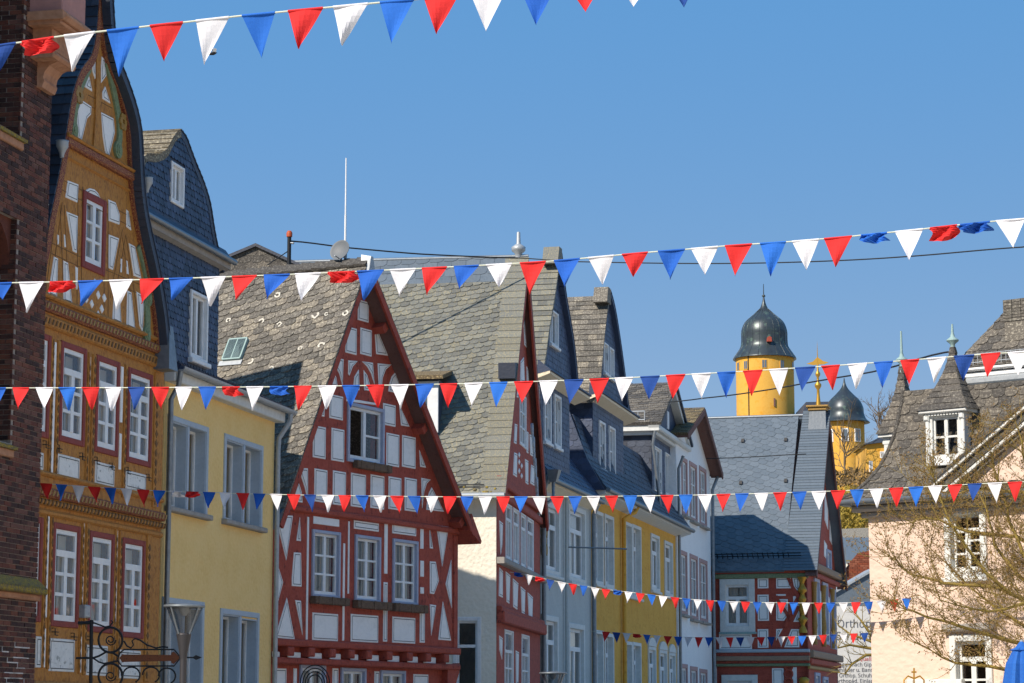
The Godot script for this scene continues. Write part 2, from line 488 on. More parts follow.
# slates on a roof swept along z from the curve (pixel-free, facade coordinates, from eave to ridge); side -1 = left slope, 1 = right
func swept(parent: Node, curve: Array, z0: float, z1: float, course: float, length: float, mats: Array, side: float, thick := 0.016, short_above := 1e9, short_depth := 0.45) -> void:
	var merged := []
	for m in mats: merged.append(MB.new())
	var pts := [curve[0]]
	var left := course
	for i in curve.size() - 1:
		var a: Vector2 = curve[i]; var b: Vector2 = curve[i + 1]
		var d := a.distance_to(b); var s := 0.0
		while d - s >= left:
			s += left
			pts.append(a.lerp(b, s / d)); left = course
		left -= d - s
	pts.append(curve[-1])
	var dk := MB.new()
	var far := z0
	for i in curve.size() - 1:
		var a: Vector2 = curve[i]; var b: Vector2 = curve[i + 1]
		var n := Vector2(-(b - a).y, (b - a).x).normalized() * -side
		var c0 := a - n * 0.13; var c1 := b - n * 0.13
		if min(a.y, b.y) > short_above: z0 = z1 - short_depth
		if side < 0: dk.hexa([Vector3(c0.x, c0.y, z0), Vector3(a.x, a.y, z0), Vector3(b.x, b.y, z0), Vector3(c1.x, c1.y, z0), Vector3(c0.x, c0.y, z1), Vector3(a.x, a.y, z1), Vector3(b.x, b.y, z1), Vector3(c1.x, c1.y, z1)])
		else: dk.hexa([Vector3(a.x, a.y, z0), Vector3(c0.x, c0.y, z0), Vector3(c1.x, c1.y, z0), Vector3(b.x, b.y, z0), Vector3(a.x, a.y, z1), Vector3(c0.x, c0.y, z1), Vector3(c1.x, c1.y, z1), Vector3(b.x, b.y, z1)])
	part(parent, "roof_deck", dk, mats[0])
	z0 = far
	for i in pts.size() - 1:
		var a: Vector2 = pts[i]; var b: Vector2 = pts[i + 1]
		if a.distance_to(b) < 0.01: continue
		if min(a.y, b.y) > short_above: z0 = z1 - short_depth
		var dir := (b - a).normalized()
		var n := Vector2(-dir.y, dir.x) * -side
		var z := z1 + 0.02
		var first := true
		while z > z0:
			var zl: float = max(z0, z - length * (rng.randf_range(0.8, 1.2) if not first else rng.randf_range(0.4, 1.0)))
			first = false
			var lo := a + n * (thick * 1.7 + rng.randf() * 0.006); var hi := b + dir * course * 0.25 + n * 0.004
			var lo2 := a + n * 0.002
			var mb: MB = merged[rng.randi() % mats.size()]
			var za := z - 0.003
			if side < 0: mb.hexa([Vector3(lo2.x, lo2.y, zl), Vector3(hi.x, hi.y, zl), Vector3(hi.x, hi.y, za), Vector3(lo2.x, lo2.y, za), Vector3(lo.x, lo.y, zl), Vector3(hi.x + n.x * 0.004, hi.y + n.y * 0.004, zl), Vector3(hi.x + n.x * 0.004, hi.y + n.y * 0.004, za), Vector3(lo.x, lo.y, za)])
			else: mb.hexa([Vector3(lo2.x, lo2.y, za), Vector3(hi.x, hi.y, za), Vector3(hi.x, hi.y, zl), Vector3(lo2.x, lo2.y, zl), Vector3(lo.x, lo.y, za), Vector3(hi.x + n.x * 0.004, hi.y + n.y * 0.004, za), Vector3(hi.x + n.x * 0.004, hi.y + n.y * 0.004, zl), Vector3(lo.x, lo.y, zl)])
			z = zl
	for k in mats.size(): stuff(parent, "slate_course", merged[k], mats[k])

func pipe(parent: Node, called: String, pts: Array, r: float, mat: Material, sides := 10) -> MeshInstance3D:
	var b := MB.new()
	b.tube(pts, r, r, sides)
	return part(parent, called, b, mat)

func beam(parent: Node, called: String, a: Vector2, c: Vector2, w: float, z0: float, z1: float, mat: Material) -> void:   # a timber from a to c on the facade
	var d := (c - a).normalized(); var n := Vector2(-d.y, d.x) * w * 0.5
	var b := MB.new()
	b.prism(PackedVector2Array([a - n, c - n, c + n, a + n]), z0, z1)
	part(parent, called, b, mat)

func strip(pts: PackedVector2Array, w: float) -> PackedVector2Array:   # a band of width w along a line
	var l := PackedVector2Array(); var r := PackedVector2Array()
	for i in pts.size():
		var d := (pts[min(i + 1, pts.size() - 1)] - pts[max(i - 1, 0)]).normalized()
		var n := Vector2(-d.y, d.x) * w * 0.5
		l.append(pts[i] + n); r.append(pts[i] - n)
	r.reverse()
	l.append_array(r)
	return l

func band(parent: Node, called: String, poly: PackedVector2Array, z0: float, z1: float, mat: Material) -> MeshInstance3D:
	var b := MB.new()
	b.prism(poly, z0, z1)
	return part(parent, called, b, mat)

func body(parent: Node, w: float, depth: float, top: float, mat: Material, z := -0.3) -> void:   # the other walls of a house
	var b := MB.new()
	b.box(Vector3(0, 0, -depth), Vector3(0.25, top, z)); b.box(Vector3(w - 0.25, 0, -depth), Vector3(w, top, z))
	b.box(Vector3(0.25, 0, -depth), Vector3(w - 0.25, top, -depth + 0.25))
	b.box(Vector3(0.25, top - 0.2, -depth + 0.25), Vector3(w - 0.25, top, z))
	part(parent, "side_wall", b, mat)

func smooth_curve(pts: Array, n := 6) -> Array:   # Catmull-Rom through points
	var r := []
	for i in pts.size() - 1:
		var p0: Vector2 = pts[max(i - 1, 0)]; var p1: Vector2 = pts[i]; var p2: Vector2 = pts[i + 1]; var p3: Vector2 = pts[min(i + 2, pts.size() - 1)]
		for k in n: r.append(p1.cubic_interpolate(p2, p0, p3, float(k) / n))
	r.append(pts[-1])
	return r

func make_materials() -> void:
	M.line = plain(h("3c4046"), 0.8)
	M.glass = plain(Color(0.05, 0.06, 0.07, 0.32), 0.03)
	M.glass.transparency = BaseMaterial3D.TRANSPARENCY_ALPHA
	M.glass.metallic_specular = 0.8
	M.white = surf([h("d4d6d6"), h("e6e7e6")], 0.5, 0.7, 0.04, 0.012, 11)
	M.white_cas = surf([h("c4c6c2"), h("d8d9d5")], 0.6, 0.7, 0.04, 0.012, 12)
	M.curtain = plain(h("d3cdbf"), 0.9); M.curtain.backlight = Color(0.5, 0.5, 0.45)
	M.blind = plain(h("a9a79c"), 0.9)
	# brick church
	var br := surf([h("4a3a37"), h("6a4b42"), h("7c594c"), h("5a4744")], 0.9, 1.4, 0.08, 0.02, 21, "stone", 0.7)
	M.bricks = tints(br, [h("e8d8d2"), h("b09a98"), h("d8a898"), h("807478"), h("f0c8b0"), h("988888")])
	M.mortar = surf([h("7c746e"), h("a69c92")], 0.95, 1.2, 0.09, 0.02, 22)
	M.efflo = surf([h("b8b4ae"), h("dcd8d2")], 0.95, 1.2, 0.09, 0.02, 23)
	M.sandstone = surf([h("946a50"), h("ac7d5f"), h("b98c70")], 0.9, 0.7, 0.05, 0.012, 24, "stone", 0.5)
	M.pinkstone = surf([h("a4766e"), h("b58479")], 0.9, 0.6, 0.05, 0.012, 25, "stone", 0.3)
	M.mossy = surf([h("4c4540"), h("6b6048"), h("8c7a26")], 0.95, 1.6, 0.05, 0.02, 26, "stone", 0.7, h("9a8420"), 0.5)
	# timber and plaster
	M.plaster = surf([h("dededb"), h("ecebe8"), h("e4e4e2")], 0.9, 0.5, 0.06, 0.012, 31, "stucco", 0.25)
	M.plaster_old = surf([h("c8cac8"), h("dedfdc"), h("d4d6d4")], 0.9, 0.6, 0.05, 0.014, 32, "stucco", 0.4, h("8f9490"), 0.68)
	M.timber_ochre = surf([h("7a5224"), h("a46c2a"), h("b88036"), h("8e5e26")], 0.75, 1.1, 0.07, 0.018, 33, "wood", 0.6, h("7c5220"), 0.72, Vector3(1, 0.45, 1))
	M.timber_brown = surf([h("4e3419"), h("6e4c22"), h("7c5828")], 0.75, 1.1, 0.07, 0.018, 50, "wood", 0.6, Color(0, 0, 0, 0), 0.75, Vector3(1, 0.45, 1))
	M.timber_red = surf([h("8a3828"), h("a04634"), h("ac503c")], 0.8, 0.9, 0.07, 0.014, 34, "wood", 0.6, h("561d18"), 0.7, Vector3(1, 0.5, 1))
	M.timber_deep = surf([h("8c3a2c"), h("a24836"), h("ac523e")], 0.8, 0.9, 0.07, 0.014, 35, "wood", 0.5, h("4c1719"), 0.72)
	M.soffit = surf([h("5a3e36"), h("725048"), h("64524c")], 0.9, 1.0, 0.06, 0.014, 36, "wood", 0.6)
	M.cas_red = surf([h("7a3028"), h("8e3c32")], 0.7, 1.0, 0.06, 0.014, 37, "wood", 0.4)
	M.carved = surf([h("55221b"), h("7c382c"), h("672a22"), h("8a4634")], 0.75, 1.7, 0.055, 0.03, 38, "stone", 1.0, h("b58a4a"), 0.57)
	M.green = surf([h("58684e"), h("728464"), h("86946e")], 0.8, 1.5, 0.05, 0.02, 39, "wood", 0.7)
	M.oldwood = surf([h("4a3a2c"), h("675140"), h("74604a")], 0.9, 1.2, 0.06, 0.02, 40, "wood", 0.8)
	# stucco
	M.yellow = surf([h("e4bd74"), h("eac680"), h("eecb88")], 0.95, 0.35, 0.12, 0.012, 41, "stucco", 0.5)
	M.ochre = surf([h("cc9438"), h("d8a244"), h("dcaa4c")], 0.95, 0.3, 0.1, 0.012, 42, "stucco", 0.4, h("c08a34"), 0.7)
	M.grey = surf([h("b0b3b0"), h("bcbfbb")], 0.95, 0.3, 0.1, 0.012, 43, "stucco", 0.4)
	M.cream = surf([h("dfd8c6"), h("eae3d2")], 0.95, 0.3, 0.1, 0.012, 44, "stucco", 0.4)
	M.whitewash = surf([h("dfe0e0"), h("e9eae9")], 0.95, 0.3, 0.1, 0.012, 45, "stucco", 0.4)
	M.pink = surf([h("d0b6a3"), h("d8c0ae"), h("d4bba8")], 0.95, 0.25, 0.1, 0.012, 46, "stucco", 0.4)
	M.moulding = surf([h("8a7260"), h("a0866e")], 0.9, 0.6, 0.06, 0.02, 49)
	M.dish = plain(h("5f6468"), 0.6)
	M.beige = surf([h("dccdb0"), h("e6d8be")], 0.95, 0.3, 0.1, 0.012, 47, "stucco", 0.4)
	M.castle = surf([h("c9973c"), h("d2a247"), h("cd9c42")], 0.95, 0.08, 0.1, 0.012, 48, "", 0.0, h("cd922a"), 0.68)
	M.bluecas = surf([h("9fabb6"), h("aeb9c2")], 0.7, 0.8, 0.06, 0.014, 51)
	M.lavcas = surf([h("9aa0b4"), h("adb2c2")], 0.7, 0.8, 0.06, 0.014, 52)
	M.pinkcas = surf([h("a88884"), h("b4938e")], 0.8, 0.8, 0.06, 0.014, 53)
	M.stonesill = surf([h("8a857e"), h("a39d95")], 0.9, 0.8, 0.06, 0.014, 54)
	# slate
	var sl := surf([h("6e7684"), h("8890a0"), h("7c8494")], 0.5, 1.3, 0.05, 0.015, 61, "stone", 0.35)
	M.slate_blue = tints(sl, [h("76869f"), h("64748e"), h("8494b0"), h("6c7c98")])
	M.slate_navy = tints(sl, [h("5c6a86"), h("455068"), h("717f9c"), h("4e5a74")])
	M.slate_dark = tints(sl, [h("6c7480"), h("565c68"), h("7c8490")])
	var so := surf([h("65615a"), h("847f77"), h("746f68"), h("9a948a")], 0.85, 1.3, 0.06, 0.02, 62, "stone", 0.8, h("cfcabb"), 0.6)
	M.slate_old = tints(so, [h("d2d0cb"), h("b2b1ae"), h("e4e0d6"), h("c2c1be"), h("a4a4a2")])
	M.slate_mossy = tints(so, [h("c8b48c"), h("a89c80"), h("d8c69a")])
	var sg := surf([h("66686a"), h("84867f"), h("767874"), h("9a9a90")], 0.75, 1.5, 0.05, 0.02, 63, "stone", 0.7, h("a49a7c"), 0.6)
	M.slate_grey = tints(sg, [h("dadad8"), h("c4c6c8"), h("e8e6de"), h("d0d2d2"), h("dcd8cc"), h("b8babc")])
	var se := surf([h("5c666e"), h("6e7880"), h("646e78")], 0.5, 0.8, 0.05, 0.015, 64, "stone", 0.3)
	M.slate_even = tints(se, [h("d8dce0"), h("ced4d9"), h("e0e4e8")])
	M.slate_warm = tints(so, [h("a6a4a2"), h("8c8b8b"), h("bab6b0")])
	M.slate_cap = tints(so, [h("dcd6c4"), h("c2bca8"), h("ece6d4")])
	M.lichen = surf([h("b4b0a2"), h("d0ccc0")], 0.95, 2.0, 0.06, 0.02, 65)
	# metal
	M.zinc = surf([h("747b80"), h("8c9398")], 0.45, 0.8, 0.04, 0.012, 71, "", 0.0, Color(0, 0, 0, 0), 0.75, Vector3.ONE, 0.6)
	M.lead = surf([h("8b9196"), h("a5aaad"), h("989fa2")], 0.5, 0.8, 0.04, 0.012, 72, "", 0.0, Color(0, 0, 0, 0), 0.75, Vector3.ONE, 0.3)
	M.dome = surf([h("30363c"), h("3e464b"), h("384240")], 0.38, 0.12, 0.04, 0.012, 73, "", 0.0, h("5c7064"), 0.66, Vector3.ONE, 0.35)
	M.iron = plain(h("1c1e22"), 0.55, 0.4)
	M.rust = surf([h("4a2a1a"), h("6d3d22"), h("5a3520")], 0.85, 3.0, 0.06, 0.02, 74)
	M.gold = plain(h("b48a34"), 0.45, 0.6)
	M.goldpaint = surf([h("876730"), h("a8843e")], 0.6, 1.5, 0.05, 0.02, 75)
	M.verdigris = surf([h("7f9a98"), h("98b0ac")], 0.6, 1.0, 0.05, 0.02, 76)
	M.dark = plain(h("1b1a1a"), 0.9)
	M.glazing = plain(h("5c666f"), 0.06)
	M.glazing.metallic_specular = 0.8
	M.board = surf([h("bfbdb8"), h("cccac4")], 0.8, 0.5, 0.06, 0.014, 96)
	M.cable = plain(h("20201f"), 0.7)
	# cloth
	for c in [["red", "d0201f"], ["white", "dcdce0"], ["blue", "0f56b2"], ["navy", "0d3f8a"], ["royal", "1a66c4"]]:
		var m := surf([h(c[1]).darkened(0.06), h(c[1])], 0.85, 6.0, 0.1, 0.03, 81)
		m.backlight = h(c[1]) * 0.75
		M["cloth_" + c[0]] = m
	M.cord = plain(h("c8ccb8"), 0.8)
	M.bark = surf([h("544328"), h("746036"), h("847238")], 0.9, 4.0, 0.06, 0.02, 91, "", 0.0, h("a08e2c"), 0.55)
	M.seed = plain(h("80663c"), 0.9); M.seed.backlight = Color(0.25, 0.18, 0.1)
	M.bark_far = plain(h("6a5c4a"), 0.95)
	M.bush = surf([h("6e5e26"), h("8c782c"), h("a08a34")], 0.95, 0.4, 0.06, 0.02, 92)
	M.brown_bush = surf([h("5f4d34"), h("7b6540")], 0.95, 0.4, 0.06, 0.02, 93)
	M.hill = surf([h("5f5a30"), h("7a6c38"), h("6b5d34")], 0.95, 0.1, 0.06, 0.02, 94)
	M.cobble = surf([h("a29a8c"), h("b8b0a2")], 0.9, 0.8, 0.06, 0.02, 95, "stone", 0.6)

# ---------------------------------------------------------------- the brick church at the left
func build_church() -> void:
	var o := thing("brick_church", "dark brick church wall with arched recesses, mossy stone sills and sandstone eaves corbel", "church", facing(32, 37.5, 1050))
	var top := 16.0
	var wu := -7.0
	var jamb: float = P(22, 80).x
	var s1: float = P(12, 132).y; var s2: float = P(8, 443).y
	var holes := [Rect2(jamb - 1.6, s1, 1.6, 4.0), Rect2(jamb - 1.6, s2, 1.6, P(10, 215).y - s2)]
	wall(o, "wall", PackedVector2Array([Vector2(wu, 0), Vector2(0, 0), Vector2(0, top), Vector2(wu, top)]), holes, M.mortar, 0.0, 0.55)
	var b := MB.new()
	b.box(Vector3(wu, 0, -8), Vector3(wu + 0.4, top, -0.55)); b.box(Vector3(-0.4, 0, -8), Vector3(0, top, -0.55)); b.box(Vector3(wu + 0.4, 0, -8), Vector3(-0.4, top, -7.6)); b.box(Vector3(wu + 0.4, top - 0.3, -7.6), Vector3(-0.4, top, -0.55))
	part(o, "side_wall", b, M.bricks[1])
	var mm := []
	for m in M.bricks: mm.append(MB.new())
	var ch := 0.0775; var bl := 0.252
	var row := 0
	var y := 0.0
	while y < top:
		var x := -4.2 + (bl / 2 if row % 2 else 0.0)
		while x < 0.0:
			var x1: float = min(x + bl - 0.011, 0.004)
			var c := Vector2((x + x1) / 2, y + ch / 2)
			var skip := false
			for r in holes:
				if r.has_point(c): skip = true
			if not skip and x1 - x > 0.03:
				var z := 0.011 + rng.randf() * 0.009
				mm[rng.randi() % mm.size()].box(Vector3(x, y + 0.003, -0.02), Vector3(x1, y + ch - 0.009, z))
			x += bl
		# bricks lining the recesses
		for r in holes:
			if y > r.position.y and y < r.end.y:
				var q := -0.006
				if row % 2:
					mm[rng.randi() % mm.size()].box(Vector3(jamb - 0.012 - rng.randf() * 0.008, y + 0.003, q - 0.115), Vector3(jamb + 0.02, y + ch - 0.009, q))
					q -= 0.126
				while q > -0.5:
					mm[rng.randi() % mm.size()].box(Vector3(jamb - 0.012 - rng.randf() * 0.008, y + 0.003, q - 0.23), Vector3(jamb + 0.02, y + ch - 0.009, q))
					q -= bl
		y += ch
		row += 1
	for k in mm.size(): stuff(o, "bricks", mm[k], M.bricks[k])
	# stepped arch heads and the dark glazing in the recesses
	for r in holes:
		var a := MB.new()
		var cx: float = r.position.x + r.size.x / 2
		var rad: float = r.size.x / 2
		for step in [0, 1]:
			var rr: float = rad * (1.0 - 0.16 * step); var zz: float = -0.1 - 0.2 * step
			var ring := PackedVector2Array()
			for k in 11:
				var t := PI * k / 10
				ring.append(Vector2(cx + cos(t) * rr, r.end.y - rad + sin(t) * rr * 0.98))
			var cap := ring.duplicate()
			cap.append(Vector2(r.position.x, r.end.y - rad)); cap.append(Vector2(r.position.x, r.end.y)); cap.append(Vector2(r.end.x, r.end.y)); cap.append(Vector2(r.end.x, r.end.y - rad))
			a.prism(cap, zz - 0.2, zz)
		part(o, "arch", a, M.bricks[2])
		var g := MB.new()
		g.box(Vector3(r.position.x, r.position.y, -0.52), Vector3(r.end.x, r.end.y, -0.5))
		part(o, "leaded_glazing", g, M.glazing)
		var s := MB.new()
		s.prism(PackedVector2Array([Vector2(-0.5, 0.16), Vector2(0.1, -0.05), Vector2(0.1, -0.1), Vector2(-0.5, -0.1)]), -(r.end.x + 0.07), -(r.position.x - 0.1), true, Transform3D(Basis(Vector3(0, 0, 1), Vector3.UP, Vector3(-1, 0, 0)), Vector3(0, r.position.y, 0)))
		part(o, "sill", s, M.mossy)
		var l := MB.new()
		l.bevel_box(Vector3(r.position.x - 0.1, r.position.y - 0.22, -0.05), Vector3(r.end.x + 0.03, r.position.y - 0.1, 0.06), 0.015)
		part(o, "sill_course", l, M.sandstone)
	# water table with moss, returned round the corner
	var wv: float = P(33, 588).y
	var w := MB.new()
	w.bevel_box(Vector3(-5, wv - 0.1, -0.3), Vector3(0.1, wv, 0.16), 0.02)
	w.hexa([Vector3(-5, wv, -0.3), Vector3(0.08, wv, -0.3), Vector3(0.0, wv + 0.14, -0.3), Vector3(-5, wv + 0.14, -0.3), Vector3(-5, wv, 0.15), Vector3(0.08, wv, 0.15), Vector3(0.0, wv + 0.14, 0.02), Vector3(-5, wv + 0.14, 0.02)])
	part(o, "water_table", w, M.mossy)
	var w2 := MB.new()
	w2.bevel_box(Vector3(-5, wv - 0.2, -0.2), Vector3(0.04, wv - 0.1, 0.07), 0.02)
	part(o, "string_course", w2, M.sandstone)
	# lime bloom in the joints low down
	var e := MB.new()
	var er := R(0, 648, 30, 684)
	for k in 26:
		var c := Vector2(rng.randf_range(er.position.x, er.end.x - 0.2), rng.randf_range(er.position.y - 0.3, er.end.y))
		if c.y > er.end.y - 0.3 and rng.randf() < 0.6: continue
		var ry := roundf(c.y / ch) * ch
		e.box(Vector3(c.x, ry - 0.012, 0.002), Vector3(c.x + rng.randf_range(0.2, 0.6), ry + 0.006, 0.019))
		if k % 2: e.box(Vector3(c.x, ry - 0.01, 0.002), Vector3(c.x + 0.014, ry + 0.07, 0.0185))
	part(o, "lime_bloom", e, M.efflo)
	# sandstone kneeler that carries the eaves
	var k1: float = P(44, 24).y; var k2: float = P(44, 33).y; var k3: float = P(46, 62).y; var k4: float = P(48, 70).y; var k5: float = P(50, 90).y
	var kb := MB.new()
	kb.bevel_box(Vector3(-0.95, k1, -0.4), Vector3(-0.02, top + 1.0, 0.56), 0.02)
	part(o, "kneeler_block", kb, M.pinkstone)
	var kc := MB.new()
	kc.bevel_box(Vector3(-1.05, k2, -0.4), Vector3(0.06, k1, 0.66), 0.05)
	kc.bevel_box(Vector3(-1.0, k2 - 0.06, -0.4), Vector3(0.02, k2, 0.58), 0.03)
	part(o, "cornice", kc, M.sandstone)
	var kd := MB.new()
	kd.bevel_box(Vector3(-0.8, k3, -0.3), Vector3(-0.02, k2 - 0.06, 0.36), 0.03)
	kd.bevel_box(Vector3(-0.86, k4, -0.3), Vector3(0.02, k3, 0.42), 0.04)
	part(o, "corbel_stone", kd, M.sandstone)
	var ke := MB.new()
	var prof := PackedVector2Array([Vector2(-0.1, k5 - 0.1), Vector2(0.1, k5 - 0.1), Vector2(0.14, k5), Vector2(0.12, k5 + 0.05), Vector2(0.14, k5 + 0.14), Vector2(0.22, k4 - 0.06), Vector2(0.36, k4), Vector2(-0.1, k4)])
	ke.prism(prof, 0.08, 0.6, true, Transform3D(Basis(Vector3(0, 0, 1), Vector3.UP, Vector3(-1, 0, 0)), Vector3.ZERO))
	part(o, "corbel_bracket", ke, M.sandstone)

# ---------------------------------------------------------------- ochre half-timbered house with a curved gable
func build_ochre_timber_house() -> void:
	var o := thing("half_timbered_house", "ochre half-timbered house with curved gable, carved red bands and dark red window frames", "house", facing(156.5, 43.0, 1110))
	var wl := -5.75
	var mid: float = P(101, 100).x
	var rc := [[159, 362], [157.5, 340], [155, 315], [151, 290], [146, 264], [140.5, 240], [136, 218], [133, 198], [131.5, 180], [130.5, 160], [129, 132], [124, 108], [116, 84], [107, 60], [102.5, 35], [100.5, 10], [99.5, -14]]
	var right := []
	for p in rc: right.append(P(p[0], p[1]))
	var left := []
	for p in [[26, 318], [32, 297], [38, 270], [43, 243], [48, 216], [53, 192], [57, 172], [60.5, 152], [63.5, 134], [66, 118], [70, 95], [77.5, 73], [88, 58], [93, 38], [95.5, 10], [97, -16]]: left.append(P(p[0], p[1]))
	right = smooth_curve(right, 3); left = smooth_curve(left, 3)
	var base: float = right[0].y
	var outline := PackedVector2Array([Vector2(wl, 0), Vector2(0, 0), Vector2(0, base)])
	for p in right:
		if p.y > base + 0.02: outline.append(p)
	for i in range(left.size() - 1, -1, -1):
		if left[i].y > base + 0.02: outline.append(left[i])
	outline.append(Vector2(wl, base))
	# openings
	var glow := {"cas": M.cas_red, "cw": 0.095, "out": 0.03, "deep": 0.0, "cols": 2, "rows": [0.333, 0.667, 1.0], "transom": 0.24, "sw": 0.075, "bw": 0.028, "curtain": 1.0, "curtain_mat": M.curtain}
	var wins := []
	for q in [[27, 337, 46.5, 430], [61.5, 350, 82.5, 438.5], [97, 363.5, 116, 449], [128.8, 376, 149, 459.5], [16, 521, 38.5, 615], [53.5, 530, 76, 621.5], [90.2, 538, 110.4, 627], [123, 544.5, 141.5, 632.5]]:
		wins.append([R(q[0], q[1], q[2], q[3]), glow])
	var gw := R(84.5, 202, 102, 265)
	wins.append([gw, {"cas": M.cas_red, "cw": 0.12, "out": 0.03, "deep": 0.0, "cols": 2, "rows": [0.333, 0.667, 1.0], "sw": 0.075, "curtain": 1.0}])
	for k in 3: wins.append([Rect2(wl + 0.8 + k * 1.7, 0.9, 1.1, 1.3), {"cas": M.cas_red, "cw": 0.1, "deep": 0.03, "cols": 2, "rows": [0.5, 1.0]}])
	var holes := []
	for w in wins: holes.append(w[0])
	wall(o, "timber_frame", outline, holes, M.timber_ochre)
	for w in wins: window(o, w[0], w[1])
	var sw := MB.new()
	sw.box(Vector3(wl, 0, -8), Vector3(wl + 0.25, base, -0.3)); sw.box(Vector3(-0.25, 0, -8), Vector3(0, base, -0.3)); sw.box(Vector3(wl + 0.25, 0, -8), Vector3(-0.25, base, -7.75)); sw.box(Vector3(wl + 0.25, base - 0.2, -7.7), Vector3(-0.25, base, -0.3))
	part(o, "side_wall", sw, M.timber_ochre)
	# infill
	for q in [
		[[91, 60], [95, 60], [95, 80], [92.2, 72]], [[101.5, 56], [104.5, 60], [106, 76], [100.4, 84], [100.4, 70]], [[88.4, 75], [92, 92], [84, 87]], [[104.7, 86], [110.2, 104], [102, 99], [102, 92]],
		[[79.5, 98.5], [91, 106], [90.5, 115], [86.6, 119], [80, 146], [77.5, 136], [75.5, 110]], [[99.5, 111], [113, 118], [114.5, 132], [107.8, 160], [104.7, 151.5], [102, 134]],
		[[67.5, 180], [78, 184], [77, 203], [65, 197.5]], [[48.8, 203], [56.5, 206], [50.5, 240], [44.8, 237.6]], [[66, 211], [77.4, 215.6], [76.3, 253.6], [72.5, 251.4]], [[55, 178], [58.5, 180], [57, 193], [53.5, 191]],
		[[84, 193.5], [86, 189.5], [89.5, 187.8], [94, 189], [97.5, 192.5], [100.5, 200]],
		[[108, 199], [115, 202], [119.5, 215], [119, 225], [108, 221]], [[126, 209], [128, 211], [131, 231], [126, 227]], [[108.6, 234], [118.7, 238], [112.5, 270.5], [108, 268]], [[128.4, 242.6], [134.5, 246], [141, 279], [133.4, 276]],
		[[53.6, 256], [57.6, 258], [56.5, 298.7], [47.7, 295.4]], [[63, 260], [67.5, 262.4], [72, 305], [63, 302]], [[75, 266], [77.5, 267.5], [77, 290], [75.6, 289]], [[114, 285], [119, 287.5], [121, 325], [112, 321]], [[127, 290], [131, 292], [135, 331], [126, 327]], [[136, 291], [144, 296], [142.2, 333], [139, 325]],
		[[57, 234], [58.6, 235], [58.4, 245], [56.8, 244]], [[63.6, 234], [64.6, 234.5], [65.6, 248], [64, 247]], [[120.5, 258], [121.8, 258.6], [121.4, 273], [120, 272]], [[126, 260], [127, 260.5], [128.5, 275], [126.5, 274]]]:
		panel(o, PP(q), M.plaster, 0.0, 0.04, 0.012)
	for q in [[98, 295], [91.5, 304], [101.5, 309], [98, 315], [86, 299], [104, 298], [89, 288], [94.5, 283]]:
		panel(o, PP([[q[0], q[1] - 5], [q[0] + 2.2, q[1] + 1], [q[0], q[1] + 5], [q[0] - 2.2, q[1] - 1]]), M.plaster)
	for q in [[52, 341, 54.4, 474], [120, 366, 122.6, 423], [118.6, 433, 121, 470], [88, 356, 90, 400], [45.4, 514, 47.8, 618], [81.2, 522, 83.6, 566], [115, 530, 117, 570], [114, 581, 116, 622], [80.5, 576, 82.5, 614], [43, 628, 45, 668], [78.2, 636, 81, 673]]:
		panel(o, RP(R(q[0], q[1], q[2], q[3])), M.plaster)
	for q in [[37, 452, 43, 470], [56.5, 455.5, 79, 480.5], [94.6, 463, 114, 486], [125, 472, 145.5, 491], [48.5, 638.5, 74, 672], [85, 645, 107, 676], [119, 650, 140, 679], [35, 636, 41, 668]]:
		panel(o, RP(R(q[0], q[1], q[2], q[3])), M.plaster_old)
	# carved bands between the storeys, each stepped forward
	for q in [[P(150, 347).y, 0.09, 0.16, "c"], [P(150, 360).y, 0.06, 0.2, "t"], [P(150, 337).y, 0.07, 0.08, "t"], [P(150, 515).y, 0.09, 0.15, "c"], [P(150, 524).y, 0.08, 0.1, "t"], [P(150, 533).y, 0.05, 0.1, "t"], [P(150, 498).y, 0.06, 0.08, "t"], [P(150, 690).y, 0.12, 0.16, "t"]]:
		var bb := MB.new()
		bb.bevel_box(Vector3(wl, q[0] - q[2] / 2, -0.02), Vector3(0.02, q[0] + q[2] / 2, q[1]), 0.03)
		part(o, "carved_band" if q[3] == "c" else "cross_beam", bb, M.carved if q[3] == "c" else M.timber_ochre)
	# gable cornice
	var gc: float = P(131, 178).y
	var half: float = P(131, 178).x - mid + 0.1
	for q in [[0.0, 0.1, 0.15, M.carved], [0.1, 0.13, 0.06, M.timber_ochre], [-0.24, 0.04, 0.05, M.timber_ochre]]:
		var bb := MB.new()
		bb.bevel_box(Vector3(mid - half, gc + q[0] - q[2] / 2, -0.02), Vector3(mid + half, gc + q[0] + q[2] / 2, q[1]), 0.03)
		part(o, "gable_cornice", bb, q[3])
	# carved verge boards and green scrolls
	var edge_r := PackedVector2Array(); var edge_l := PackedVector2Array()
	for p in right: edge_r.append(p + Vector2(-0.07, 0))
	for p in left: edge_l.append(p + Vector2(0.07, 0))
	band(o, "verge_board", strip(edge_r, 0.17), 0.0, 0.07, M.carved)
	band(o, "verge_board", strip(edge_l, 0.17), 0.0, 0.07, M.carved)
	for q in [[[105.5, 62], [110, 80], [114, 98], [117.5, 118], [118.5, 136], [116.5, 150]], [[88, 66], [82, 78], [76.5, 94], [73, 112], [72, 130]], [[138, 245], [142, 260], [146, 280], [147, 298]], [[145, 300], [146.5, 318], [145.5, 334]]]:
		var s := PackedVector2Array()
		for p in smooth_curve(Array(PP(q)), 4): s.append(p)
		var g := MB.new()
		g.prism(strip(s, 0.2 if q.size() < 6 else 0.17), 0.0, 0.04)
		var e := s[s.size() - 1]
		g.lathe(Vector3.ZERO, [Vector2(0.001, 0)], 3)
		for k in 3:
			var disc := PackedVector2Array()
			for a in 14: disc.append(e + Vector2(cos(TAU * a / 14), sin(TAU * a / 14)) * (0.15 - 0.045 * k))
			g.prism(disc, 0.0, 0.05 + 0.014 * k)
